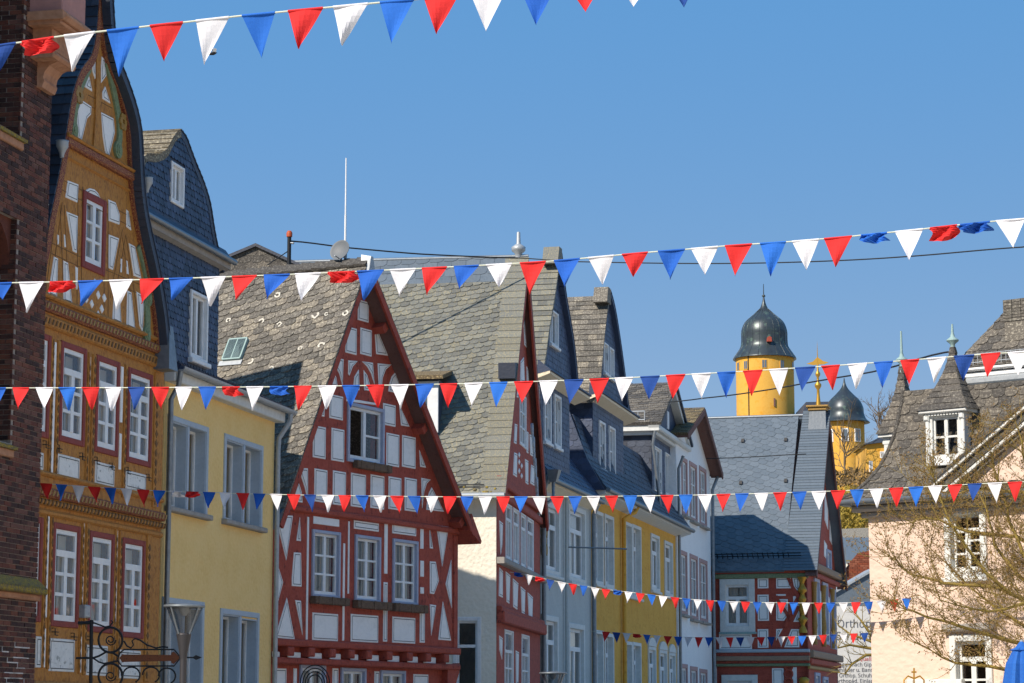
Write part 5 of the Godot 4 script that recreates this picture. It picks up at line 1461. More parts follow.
	var tymp := PackedVector2Array([Vector2(dl - 0.1, cv + 0.22), Vector2(dr + 0.1, cv + 0.22), Vector2(dm, pv - 0.15)])
	band(d, "tympanum", tymp, z - 0.2, z + 0.05, M.slate_blue[1])
	var slit := MB.new()
	slit.bevel_box(Vector3(dm - 0.18, cv + 0.5, z), Vector3(dm + 0.18, cv + 1.2, z + 0.09), 0.02)
	part(d, "attic_light", slit, M.white)
	for s in [-1, 1]:
		var e := Vector2(dl - 0.4, cv + 0.2) if s < 0 else Vector2(dr + 0.4, cv + 0.2)
		var t := Vector2(dm, pv)
		var dir := (t - e).normalized(); var n: Vector2 = Vector2(-dir.y, dir.x) * (-s)
		n = n if n.y > 0 else -n
		band(d, "raking_cornice", PackedVector2Array([e, t, t - n * 0.24, e - n * 0.12]), z - 0.05, z + 0.36, M.white_cas)
		var l := e.distance_to(t) + 0.1
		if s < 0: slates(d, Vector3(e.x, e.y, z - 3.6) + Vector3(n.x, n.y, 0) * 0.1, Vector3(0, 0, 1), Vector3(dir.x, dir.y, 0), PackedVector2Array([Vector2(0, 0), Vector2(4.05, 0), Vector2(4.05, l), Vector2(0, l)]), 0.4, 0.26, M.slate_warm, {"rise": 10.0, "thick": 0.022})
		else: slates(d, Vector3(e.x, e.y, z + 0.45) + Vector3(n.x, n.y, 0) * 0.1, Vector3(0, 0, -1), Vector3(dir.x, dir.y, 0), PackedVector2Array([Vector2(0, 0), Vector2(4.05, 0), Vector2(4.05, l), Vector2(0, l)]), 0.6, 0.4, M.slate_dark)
	var sg := MB.new()
	for k in 2: sg.tube([Vector3(dl - 0.28, cv + 0.42 + 0.32 * k, z - 3.0), Vector3(dl - 0.28, cv + 0.42 + 0.32 * k, z - 0.2)], 0.03, 0.03, 4)
	for k in 12: sg.tube([Vector3(dl - 0.28, cv + 0.36, z - 0.2 - k * 0.25), Vector3(dl - 0.28, cv + 0.76, z - 0.2 - k * 0.25)], 0.022, 0.022, 4)
	part(d, "snow_guard", sg, M.lead)
	pipe(d, "downpipe", [Vector3(dl - 0.3, cv, z + 0.2), Vector3(dl - 0.25, cv - 0.5, z + 0.1), Vector3(dl + 0.1, base - 0.3, z + 0.3)], 0.06, M.zinc)
	flatten(d, o)
	# flat link roof and firewall behind the dormers
	var bk := MB.new()
	bk.box(Vector3(0.2, ev, -8), Vector3(W - 0.1, ev + 2.1, -1.5))
	part(o, "attic", bk, M.slate_dark[0])

# ---------------------------------------------------------------- white gabled house
func build_white_house() -> void:
	var o := thing("rendered_house", "narrow white rendered gable house with pinkish window frames", "house", facing(678.5, 94.9, 1080))
	var W: float = P(711.5, 620).x
	var ev: float = P(711, 472).y
	var ap := Vector2(W * 0.5, 0)
	ap.y = P(seen(Vector3(W * 0.5, 8, 0)).x, 413).y
	var evl := ev + 0.5
	var wins := []
	for q in [[682, 462, 686.4, 512], [690, 467, 696, 518], [699.8, 471.5, 705.4, 523], [680.6, 555, 686.2, 611], [690.4, 559, 696.8, 616], [700, 563.5, 706.5, 618.5], [681, 668, 686.6, 712], [690.8, 670.5, 696.6, 714], [700.2, 673, 706.4, 716]]: wins.append(R(q[0], q[1], q[2], q[3]))
	wall(o, "wall", PackedVector2Array([Vector2(0, 0), Vector2(W, 0), Vector2(W, ev), ap, Vector2(0, evl)]), wins, M.whitewash, 0.0, 0.35)
	body(o, W, 10.0, ev, M.whitewash, -0.35)
	for r in wins: window(o, r, {"cas": M.pinkcas, "cw": 0.16, "out": 0.04, "deep": 0.03, "cols": 2, "rows": [0.66, 1.0], "sw": 0.09, "curtain": 1.0, "sill": M.stonesill, "sill_out": 0.2})
	for s in [-1, 1]:
		var e := Vector2(0, evl) if s < 0 else Vector2(W, ev)
		var dir := (ap - e).normalized(); var n := Vector2(-dir.y, dir.x)
		if n.y < 0: n = -n
		e -= dir * (0.1 if s < 0 else 0.5)
		var l := e.distance_to(ap) + 0.1
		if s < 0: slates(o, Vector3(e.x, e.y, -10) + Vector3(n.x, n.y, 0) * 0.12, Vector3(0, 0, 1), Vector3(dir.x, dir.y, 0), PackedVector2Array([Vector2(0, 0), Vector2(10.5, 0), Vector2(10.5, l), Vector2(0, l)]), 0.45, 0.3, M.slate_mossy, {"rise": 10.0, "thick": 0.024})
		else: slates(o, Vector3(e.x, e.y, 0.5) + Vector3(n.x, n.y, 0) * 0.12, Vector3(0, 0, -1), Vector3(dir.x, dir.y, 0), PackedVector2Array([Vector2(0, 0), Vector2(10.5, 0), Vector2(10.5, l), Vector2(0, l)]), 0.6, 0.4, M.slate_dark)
		band(o, "verge_soffit", PackedVector2Array([e - n * 0.06, ap - n * 0.06, ap + n * 0.09, e + n * 0.09]), 0.0, 0.48, M.soffit)
		band(o, "bargeboard", PackedVector2Array([e - n * 0.14, ap - n * 0.14, ap + n * 0.11, e + n * 0.11]), 0.48, 0.53, M.soffit)
	pipe(o, "downpipe", [Vector3(W + 0.35, ev - 0.2, 0.3), Vector3(W + 0.1, ev - 0.8, 0.1), Vector3(W + 0.05, 0, 0.1)], 0.07, M.zinc)
	pipe(o, "downpipe", [Vector3(0.05, ev - 0.3, 0.3), Vector3(0.05, ev - 0.8, 0.1), Vector3(0.05, 0, 0.1)], 0.06, M.zinc)

# ---------------------------------------------------------------- end house with carved corner
func build_end_house() -> void:
	var o := thing("half_timbered_house", "red half-timbered corner house with gilded carved post and golden finial on slate gable", "house", facing(809, 103.4, -14.8))
	# x runs right along the front to the corner at 0; the side runs back from it
	var D := 10.0
	var L := -8.0
	var ev: float = P(760, 566).y
	var win := R(726, 585, 749, 626); var win2 := R(728, 681, 752, 720)
	wall(o, "timber_frame", PackedVector2Array([Vector2(L, 0), Vector2(0, 0), Vector2(0, ev), Vector2(L, ev)]), [win, win2], M.timber_deep)
	for r in [win, win2]: window(o, r, {"cas": M.white_cas, "cw": 0.26, "out": 0.08, "deep": 0.05, "cols": 2, "rows": [1.0], "transom": 0.3, "sw": 0.1, "curtain": 1.0, "sill": M.verdigris})
	for q in [[757.5, 578, 768.5, 588.5], [776, 577.5, 791, 588.5], [757.5, 594.5, 769, 621], [776, 594, 786, 596], [793, 596, 799.5, 606], [719, 634, 752, 649.5], [757.5, 629, 768.5, 648], [714.5, 665, 717, 690], [772, 668, 784, 690], [792, 667, 797, 690]]: panel(o, RP(R(q[0], q[1], q[2], q[3])), M.plaster, 0.0, 0.07, 0.02)
	for q in [[[776, 599], [788, 599], [788, 616], [784, 621], [776, 620.5]], [[776, 629], [783, 628.5], [776, 641]], [[791, 629], [799.5, 629], [799.5, 647.5], [784, 647.5]], [[792, 577.2], [799.5, 577], [799.8, 593], [794, 588]], [[799.5, 609], [799.5, 622], [793, 622]]]: panel(o, PP(q), M.plaster, 0.0, 0.07, 0.02)
	# curved brace and cut-out figures
	for q in [[[788, 577], [792, 586], [797, 594], [799, 604]], [[776, 596], [780, 604], [786, 612], [790, 620]], [[786, 627], [790, 612], [798, 598]]]:
		var s := PackedVector2Array()
		for p in smooth_curve(Array(PP(q)), 4): s.append(p)
		band(o, "brace", strip(s, 0.14), 0.0, 0.05, M.timber_deep)
	for k in 3:
		var rg := MB.new()
		var c := P(788.5, 666 + 8 * k)
		var pts := []
		for a in 13: pts.append(Vector3(c.x + cos(TAU * a / 12) * 0.17, c.y + sin(TAU * a / 12) * 0.17, 0.03))
		rg.tube(pts, 0.05, 0.05, 6)
		part(o, "carved_ring", rg, M.timber_deep)
	# bands
	for q in [[P(760, 571).y, 0.2, 0.22, M.timber_deep, 0.0], [P(760, 576).y, 0.14, 0.2, M.green, 0.0], [P(760, 651).y, 0.16, 0.14, M.bluecas, 0.0], [P(760, 654.5).y, 0.12, 0.16, M.timber_deep, 0.0], [P(760, 658.5).y, 0.2, 0.2, M.moulding, 0.0], [P(760, 662).y, 0.1, 0.12, M.timber_deep, 0.0], [P(760, 665).y, 0.12, 0.12, M.green, 0.0]]:
		var b := MB.new()
		b.bevel_box(Vector3(L, q[0] - q[2] / 2, 0.0), Vector3(0.1, q[0] + q[2] / 2, q[1]), 0.03)
		part(o, "painted_band", b, q[3])
	# gilded corner post
	var cp := MB.new()
	var py0: float = P(803, 633).y; var py1: float = P(803, 577).y
	var prof := []
	for k in 25:
		var t := k / 24.0
		prof.append(Vector2(0.13 + 0.045 * sin(t * 34.0) + (0.06 if k % 6 == 0 else 0.0), lerp(py0, py1, t)))
	cp.lathe(Vector3(-0.18, 0, 0.03), prof, 12)
	part(o, "carved_post", cp, M.gold)
	var cp2 := MB.new()
	cp2.lathe(Vector3(-0.18, P(803, 720).y, 0.03), [Vector2(0.14, 0), Vector2(0.14, 1.4), Vector2(0.2, 1.55), Vector2(0.24, 1.7), Vector2(0.12, 1.8)], 12)
	part(o, "carved_post", cp2, M.gold)
	# side front, seen at a slant
	var st := Transform3D(Basis(Vector3(0, 0, -1), Vector3.UP, Vector3(1, 0, 0)), Vector3.ZERO)
	var side := Node3D.new(); side.name = "gable_front"; o.add_child(side); side.transform = st
	var keep := T
	T = keep * st
	var ap := Vector2(D * 0.5, P(825, 415).y)
	ap.y = hit(760, 421, Vector3(D * 0.5, 0, 0), Vector3(1, 0, 0)).y
	var sw := []
	for q in [[814.5, 582, 818.6, 636], [822.6, 586, 827, 641], [830.5, 592, 834.6, 646], [815, 676, 819, 712], [823, 680, 827, 715]]: sw.append(R(q[0], q[1], q[2], q[3]))
	var gw := R(826.5, 553, 830, 568)
	sw.append(gw)
	wall(side, "timber_frame", PackedVector2Array([Vector2(0, 0), Vector2(D, 0), Vector2(D, ev), ap, Vector2(0, ev)]), sw, M.timber_deep, 0.0, 0.3)
	for r in sw: window(side, r, {"cas": M.lavcas, "cw": 0.14, "out": 0.07, "deep": 0.04, "cols": 2, "rows": [1.0], "sw": 0.1, "curtain": 1.0})
	for q in [[[824.5, 490], [828, 510], [828, 530], [824.5, 520]], [[829.5, 520], [831, 528], [832, 545], [829.5, 540]], [[824, 540], [827, 545], [827, 560], [824, 556]], [[819.5, 590], [821.6, 592], [821.6, 640], [819.8, 638]], [[828, 596], [829.6, 598], [829.6, 646], [828, 644]]]: panel(side, PP(q), M.plaster)
	for q in [[ev + 0.05, 0.3, 0.3, M.moulding], [ev - 0.3, 0.2, 0.2, M.timber_deep], [P(815, 655).y, 0.28, 0.3, M.moulding], [P(815, 662).y, 0.18, 0.24, M.timber_deep], [P(815, 668).y, 0.1, 0.16, M.goldpaint]]:
		var b := MB.new()
		b.bevel_box(Vector3(-0.02, q[0] - q[2] / 2, 0.0), Vector3(D, q[0] + q[2] / 2, q[1]), 0.04)
		part(side, "moulding", b, q[3])
	for k in 3:
		var c := MB.new()
		c.lathe(Vector3(1.7 + k * 3.0, P(815, 645).y, 0.08), [Vector2(0.12, 0), Vector2(0.1, 0.6), Vector2(0.14, 0.8), Vector2(0.09, 1.4), Vector2(0.13, 2.4), Vector2(0.16, 2.7)], 8)
		part(side, "carved_post", c, M.goldpaint)
	T = keep
	var rw := MB.new()
	rw.box(Vector3(L, 0, -D), Vector3(0, ev, -D + 0.25)); rw.box(Vector3(L, 0, -D + 0.25), Vector3(L + 0.25, ev, -0.3)); rw.box(Vector3(L + 0.25, ev - 0.4, -D + 0.3), Vector3(-0.3, ev - 0.2, -0.35))
	part(o, "rear_wall", rw, M.whitewash)
	# roof towards the square
	var rise := Vector2(D * 0.5, ap.y - ev)
	var ey := Vector3(0, rise.y, -rise.x).normalized()
	var l := rise.length() + 0.45
	var O := Vector3(L, ev + 0.1, 0.0) - ey * 0.45 + Vector3(0, ey.z * -1.0, ey.y) * 0.06
	slates(o, O, Vector3(1, 0, 0), ey, PackedVector2Array([Vector2(0, 0), Vector2(-L - 0.9, 0), Vector2(-L - 0.9, l), Vector2(0, l)]), 0.42, 0.27, M.slate_even, {"rise": -24.0, "single": true, "window": Rect2(716, 425, 84, 130), "thick": 0.018})
	var O2 := Vector3(0.5, ev + 0.1, -D) - Vector3(0, ey.y, -ey.z) * 0.45
	slates(o, O2, Vector3(-1, 0, 0), Vector3(0, ey.y, -ey.z), PackedVector2Array([Vector2(0, 0), Vector2(-L + 0.5, 0), Vector2(-L + 0.5, l), Vector2(0, l)]), 0.7, 0.5, M.slate_even)
	# verge strip of many thin courses, swept up to the ridge
	var vm := [MB.new(), MB.new(), MB.new()]
	var en := Vector3(0, -ey.z, ey.y)
	var y := -0.05
	var k := 0
	while y < l + 0.1:
		var t := Transform3D(Basis(Vector3(1, 0, 0), ey, Vector3(1, 0, 0).cross(ey)), O + ey * y + en * 0.05)
		var tt := y / l
		var x0: float = -L - 0.95 + 0.25 * tt
		lay(vm[k % 3], PackedVector2Array([Vector2(x0, 0), Vector2(-L + 0.52 , 0.0), Vector2(-L + 0.52, 0.22), Vector2(x0, 0.22)]), t, 0.2, 0.035)
		y += 0.165
		k += 1
	for i in 3: stuff(o, "verge_slates", vm[i], M.slate_even[i])
	var rc := MB.new()
	rc.tube([Vector3(L, ap.y + 0.2, -D * 0.5), Vector3(0.0, ap.y + 0.2, -D * 0.5)], 0.07, 0.07, 8)
	part(o, "ridge_cap", rc, M.zinc)
	for s in [-1, 1]:
		var e := Vector2(0, ev) if s < 0 else Vector2(D, ev)
		var dir := (ap - e).normalized(); var n := Vector2(-dir.y, dir.x)
		if n.y < 0: n = -n
		e -= dir * 0.6
		band(side, "bargeboard", PackedVector2Array([e - n * 0.16, ap - n * 0.16, ap + n * 0.08, e + n * 0.08]), 0.44, 0.5, M.soffit)
		band(side, "verge_soffit", PackedVector2Array([e - n * 0.02, ap - n * 0.02, ap + n * 0.05, e + n * 0.05]), 0.0, 0.44, M.soffit)
	# gilded cap and finial on the verge top
	var cb := MB.new()
	cb.hexa([Vector3(-0.4, ap.y - 0.6, -D * 0.5 - 0.5), Vector3(0.4, ap.y - 0.6, -D * 0.5 - 0.5), Vector3(0.36, ap.y + 0.35, -D * 0.5 - 0.35), Vector3(-0.36, ap.y + 0.35, -D * 0.5 - 0.35), Vector3(-0.42, ap.y - 0.9, -D * 0.5 + 0.75), Vector3(0.42, ap.y - 0.9, -D * 0.5 + 0.75), Vector3(0.36, ap.y + 0.35, -D * 0.5 + 0.35), Vector3(-0.36, ap.y + 0.35, -D * 0.5 + 0.35)])
	part(o, "finial_base", cb, M.slate_even[1])
	var gb := MB.new()
	var ty := ap.y + 0.35
	gb.bevel_box(Vector3(-0.42, ty, -D * 0.5 - 0.42), Vector3(0.42, ty + 0.14, -D * 0.5 + 0.42), 0.03)
	gb.bevel_box(Vector3(-0.5, ty + 0.14, -D * 0.5 - 0.5), Vector3(0.5, ty + 0.24, -D * 0.5 + 0.5), 0.03)
	part(o, "gilded_cap", gb, M.goldpaint)
	var fb := MB.new()
	fb.lathe(Vector3(0, ty + 0.24, -D * 0.5), [Vector2(0.12, 0), Vector2(0.07, 0.5), Vector2(0.06, 0.75), Vector2(0.15, 0.9), Vector2(0.15, 1.0), Vector2(0.06, 1.1), Vector2(0.05, 1.3), Vector2(0.11, 1.42), Vector2(0.11, 1.5), Vector2(0.05, 1.6), Vector2(0.03, 2.0), Vector2(0.001, 3.0)], 12)
	part(o, "finial", fb, M.gold)
	var wv := MB.new()
	wv.prism(PackedVector2Array([Vector2(-0.5, 1.95), Vector2(-0.2, 2.05), Vector2(0, 2.25), Vector2(0.25, 2.05), Vector2(0.5, 1.98), Vector2(0.3, 1.9), Vector2(-0.2, 1.88)]), -0.02, 0.02, true, Transform3D(Basis.IDENTITY, Vector3(0, ty + 0.24, -D * 0.5)))
	part(o, "wind_vane", wv, M.gold)
	# snow guard and roof hooks
	var sg := MB.new()
	for q in 2: sg.tube([O + ey * 0.7 + en * (0.15 + 0.16 * q), O + ey * 0.7 + en * (0.15 + 0.16 * q) + Vector3(-L - 0.2, 0, 0)], 0.022, 0.022, 4)
	for q in 34: sg.tube([O + ey * 0.7 + Vector3(q * 0.22, 0, 0), O + ey * 0.7 + en * 0.38 + Vector3(q * 0.22, 0, 0)], 0.02, 0.02, 4)
	part(o, "snow_guard", sg, M.iron)
	for q in [[743, 441], [786, 440], [741, 483], [786, 481]]:
		var c := hit(q[0], q[1], O, en)
		var hk := MB.new()
		hk.hexa([c + Vector3(-0.08, -0.05, -0.05), c + Vector3(0.08, -0.05, -0.05), c + Vector3(0.06, 0.1, 0.0), c + Vector3(-0.06, 0.1, 0.0), c + Vector3(-0.08, -0.05, 0.14), c + Vector3(0.08, -0.05, 0.14), c + Vector3(0.06, 0.1, 0.1), c + Vector3(-0.06, 0.1, 0.1)])
		part(o, "roof_hook", hk, M.iron)
	pipe(o, "downpipe", [Vector3(P(713.5, 600).x, ev, 0.3), Vector3(P(713.5, 600).x, 0, 0.2)], 0.06, M.soffit)
	flatten(side, o)

func flatten(holder: Node3D, o: Node3D) -> void:   # hand a helper node's children to the thing itself
	for c in holder.get_children():
		var t: Transform3D = holder.transform * c.transform
		holder.remove_child(c)
		c.owner = null
		o.add_child(c, true)
		c.transform = t
	o.remove_child(holder)
	holder.free()

func spire(parent: Node, called: String, c: Vector3, prof: Array, mats: Array, turn := 0.0) -> void:   # square concave spire: Vector2(half width, height) from the eaves up
	var mm := []
	for m in mats: mm.append(MB.new())
	var tt := Transform3D(Basis(Vector3.UP, turn), c)
	for i in prof.size() - 1:
		var a: Vector2 = prof[i]; var b: Vector2 = prof[i + 1]
		for f in 4:
			var q := Transform3D(Basis(Vector3.UP, f * PI / 2), Vector3.ZERO)
			var n: int = max(1, int(a.x * 2 / 0.22))
			for k in n:
				var t0 := float(k) / n * 2 - 1; var t1 := float(k + 1) / n * 2 - 1
				var off := 0.018 + rng.randf() * 0.012
				var drop := rng.randf() * 0.02
				var p := [Vector3(a.x * t0, a.y - drop, a.x), Vector3(a.x * t1, a.y - drop, a.x), Vector3(b.x * t1, b.y, b.x), Vector3(b.x * t0, b.y, b.x)]
				var g := [p[0] + Vector3(0, 0, off), p[1] + Vector3(0, 0, off), p[2] + Vector3(0, 0, 0.004), p[3] + Vector3(0, 0, 0.004)]
				var all := []
				for v in p + g: all.append(tt * (q * v))
				mm[rng.randi() % mm.size()].hexa(all)
	var parts := []
	for k in mats.size(): parts.append([mm[k], mats[k]])
	put(parent, called, meshed(parts))

# ---------------------------------------------------------------- pink house with mansard roof and spired dormers
func build_pink_house() -> void:
	var o := thing("rendered_house", "pink rendered house with curved slate mansard roof, spired dormers and white pediment", "house", facing(873, 52.0, -38))
	var L := 11.0
	var ev: float = P(875, 512).y
	var wins := [R(951, 514, 981, 571), R(957, 641, 987, 705), Rect2(P(951, 560).x + 4.2, P(965, 571).y, 1.0, 1.4), Rect2(1.0, 0.9, 1.0, 1.5)]
	wall(o, "wall", PackedVector2Array([Vector2(0, 0), Vector2(L, 0), Vector2(L, ev), Vector2(0, ev)]), wins, M.pink, 0.0, 0.4)
	body(o, L, 9.0, ev, M.pink, -0.4)
	for i in wins.size(): window(o, wins[i], {"cas": M.white_cas, "sash": M.white_cas, "cw": 0.14, "out": 0.06, "deep": 0.1, "cols": 2, "rows": [0.36, 0.72, 1.0] if i != 1 else [0.5, 1.0], "transom": 0.26, "sw": 0.07, "sill": M.white_cas})
	var hd := MB.new()
	hd.bevel_box(Vector3(wins[1].position.x - 0.25, wins[1].end.y + 0.2, 0), Vector3(wins[1].end.x + 0.25, wins[1].end.y + 0.36, 0.2), 0.04)
	part(o, "window_cornice", hd, M.stonesill)
	# eaves
	var ec := MB.new()
	ec.bevel_box(Vector3(-0.28, ev, -8.0), Vector3(L, ev + 0.16, 0.28), 0.05)
	ec.bevel_box(Vector3(-0.12, ev - 0.12, -8.0), Vector3(L, ev, 0.12), 0.03)
	part(o, "eaves_cornice", ec, M.stonesill)
	var gt := MB.new()
	gt.tube([Vector3(-0.42, ev + 0.2, -8), Vector3(-0.42, ev + 0.2, 0.42), Vector3(L, ev + 0.2, 0.42)], 0.07, 0.07, 8)
	part(o, "gutter", gt, M.zinc)
	# curved mansard, front and left faces
	var e0 := ev + 0.24
	var prof := [[0.44, 0.0], [0.2, 0.17], [0.0, 0.4], [-0.2, 0.72], [-0.34, 1.08], [-0.45, 1.46], [-0.53, 1.85], [-0.6, 2.4]]
	for i in prof.size() - 1:
		var a: Array = prof[i]; var b: Array = prof[i + 1]
		var up := Vector3(0, b[1] - a[1], b[0] - a[0])
		var s := up.length()
		slates(o, Vector3(0, e0 + a[1], a[0]), Vector3(1, 0, 0), up / s, PackedVector2Array([Vector2(-a[0], 0), Vector2(L, 0), Vector2(L, s), Vector2(-b[0], s)]), 0.3, 0.2, M.slate_warm, {"single": true, "window": Rect2(840, 380, 184, 115), "thick": 0.02})
		var up2 := Vector3(a[0] - b[0], b[1] - a[1], 0)
		slates(o, Vector3(-a[0], e0 + a[1], 0), Vector3(0, 0, 1), up2 / s, PackedVector2Array([Vector2(-8, 0), Vector2(a[0], 0), Vector2(b[0], s), Vector2(-8, s)]), 0.3, 0.2, M.slate_warm, {"single": true, "window": Rect2(840, 380, 184, 115), "thick": 0.02})
	# hip slates
	var hp := MB.new()
	for i in prof.size() - 1:
		var a: Array = prof[i]; var b: Array = prof[i + 1]
		hp.tube([Vector3(-a[0], e0 + a[1] + 0.02, a[0]), Vector3(-b[0], e0 + b[1] + 0.02, b[0])], 0.05, 0.05, 6)
	part(o, "hip_roll", hp, M.slate_warm[1])
	# ledge, cornice, upper roof
	var lv: float = e0 + 2.4
	var lg := MB.new()
	lg.box(Vector3(0.6, lv - 0.06, -8), Vector3(L, lv, -0.6))
	part(o, "ledge", lg, M.zinc)
	var u0: float = 1.75
	for q in [[lv + 0.02, 0.14, -0.62, M.lead], [lv + 0.16, 0.12, -0.66, M.white], [lv + 0.3, 0.08, -0.58, M.white]]:
		var b := MB.new()
		b.bevel_box(Vector3(u0 - q[2] - 0.6, q[0], -7.5), Vector3(L, q[0] + q[1], q[2]), 0.03)
		part(o, "upper_cornice", b, q[3])
	var uz := -0.6
	var uv0: float = lv + 0.38
	var up := Vector3(0, 0.82, -0.57).normalized()
	var hl := Vector3(0.57, 0.82, 0).normalized()
	slates(o, Vector3(u0, uv0, uz), Vector3(1, 0, 0), up, PackedVector2Array([Vector2(0, 0), Vector2(L - u0, 0), Vector2(L - u0, 1.9), Vector2(1.9 * 0.57, 1.9)]), 0.3, 0.2, M.slate_warm, {"single": true, "window": Rect2(960, 300, 64, 90), "thick": 0.02})
	slates(o, Vector3(u0, uv0, uz), Vector3(0, 0, 1), hl, PackedVector2Array([Vector2(0, 0), Vector2(-1.9 * 0.57, 1.9), Vector2(-7, 1.9), Vector2(-7, 0)]), 0.3, 0.2, M.slate_warm, {"thick": 0.02})
	var sg := MB.new()
	for q in 2: sg.tube([Vector3(u0 + 0.2, uv0 + 0.1 + 0.18 * q, uz - 0.02), Vector3(L, uv0 + 0.1 + 0.18 * q, uz - 0.02)], 0.012, 0.012, 4)
	for q in 60: sg.tube([Vector3(u0 + 0.2 + q * 0.11, uv0 + 0.03, uz - 0.02), Vector3(u0 + 0.2 + q * 0.11, uv0 + 0.3, uz - 0.02)], 0.009, 0.009, 4)
	part(o, "snow_guard", sg, M.lead)
	# chimney
	var cc := hit(1020, 335, Vector3(u0, uv0, uz), Vector3(0, 0.57, 0.82).normalized())
	var ch := Node3D.new(); ch.name = "chimney"; o.add_child(ch)
	var cb := MB.new()
	cb.box(Vector3(cc.x - 0.3, cc.y - 0.6, cc.z - 0.6), Vector3(cc.x + 0.5, cc.y + 0.3, cc.z + 0.1))
	part(ch, "stack", cb, M.slate_old[0])
	var y: float = cc.y + 0.3
	var bl := [MB.new(), MB.new()]
	for r in 7:
		for q in 4:
			bl[(r + q) % 2].bevel_box(Vector3(cc.x - 0.32 + q * 0.21, y, cc.z - 0.62), Vector3(cc.x - 0.32 + q * 0.21 + 0.2, y + 0.062, cc.z + 0.12), 0.006)
		y += 0.068
	part(ch, "brick_courses", bl[0], M.slate_old[1]); part(ch, "brick_courses", bl[1], M.slate_old[3])
	# dormers with slate spires
	var d2 := R(928, 414, 964, 460, -0.12)
	dormer(o, d2, -0.12, at(949.5, 345, 51.0).y, at(949, 320, 51.0).y)
	var keep := T
	var st := Transform3D(Basis(Vector3(0, 0, 1), Vector3.UP, Vector3(-1, 0, 0)), Vector3(0.12, 0, 0))
	var side := Node3D.new(); side.name = "side_dormer"; o.add_child(side); side.transform = st
	T = keep * st
	var cx := -1.3
	dormer(side, Rect2(cx - 0.27, d2.position.y - 0.1, 0.54, d2.size.y - 0.2), 0.2, at(916, 367, 53.0).y, at(913, 330, 53.0).y)
	T = keep
	flatten(side, o)
	# raking white pediment of the projecting bay
	var zb := 0.3
	var a0 := P(934, 486, zb); var a1 := P(1030, 404, zb)
	var dir := (a1 - a0).normalized(); var n := Vector2(-dir.y, dir.x)
	var ridge := a0 + dir * 3.2
	var mir := Vector2(ridge.x * 2 - a0.x, a0.y)
	band(o, "pediment_wall", PackedVector2Array([a0 - Vector2(-0.2, 0.05), mir - Vector2(0.2, 0.05), ridge - Vector2(0, 0.3)]), zb - 0.6, zb - 0.12, M.pink)
	for s in [[0.0, 0.07, 0.2, M.white_cas], [-0.07, 0.16, 0.12, M.slate_warm[1]], [-0.24, 0.06, 0.1, M.white_cas], [-0.34, 0.05, 0.02, M.slate_warm[0]]]:
		var b := MB.new()
		var q0: Vector2 = a0 + n * s[0]; var q1: Vector2 = ridge + n * s[0] + dir * 0.05
		b.prism(PackedVector2Array([q0 - n * s[1], q1 - n * s[1], q1, q0]), zb - 0.4, zb + s[2])
		var m0 := Vector2(ridge.x * 2 - q0.x, q0.y); var m1 := Vector2(ridge.x * 2 - q1.x, q1.y)
		var nn := Vector2(-n.x, n.y)
		b.prism(PackedVector2Array([m0 - nn * s[1], m1 - nn * s[1], m1, m0]), zb - 0.4, zb + s[2] - 0.003)
		part(o, "raking_cornice", b, s[3])
	var pr := MB.new()
	pr.hexa([Vector3(a0.x, a0.y, -2.2), Vector3(ridge.x, ridge.y, -2.2), Vector3(ridge.x, ridge.y + 0.06, -2.2), Vector3(a0.x, a0.y + 0.06, -2.2), Vector3(a0.x, a0.y, zb + 0.24), Vector3(ridge.x, ridge.y, zb + 0.24), Vector3(ridge.x, ridge.y + 0.06, zb + 0.24), Vector3(a0.x, a0.y + 0.06, zb + 0.24)])
	part(o, "pediment_roof", pr, M.slate_warm[1])

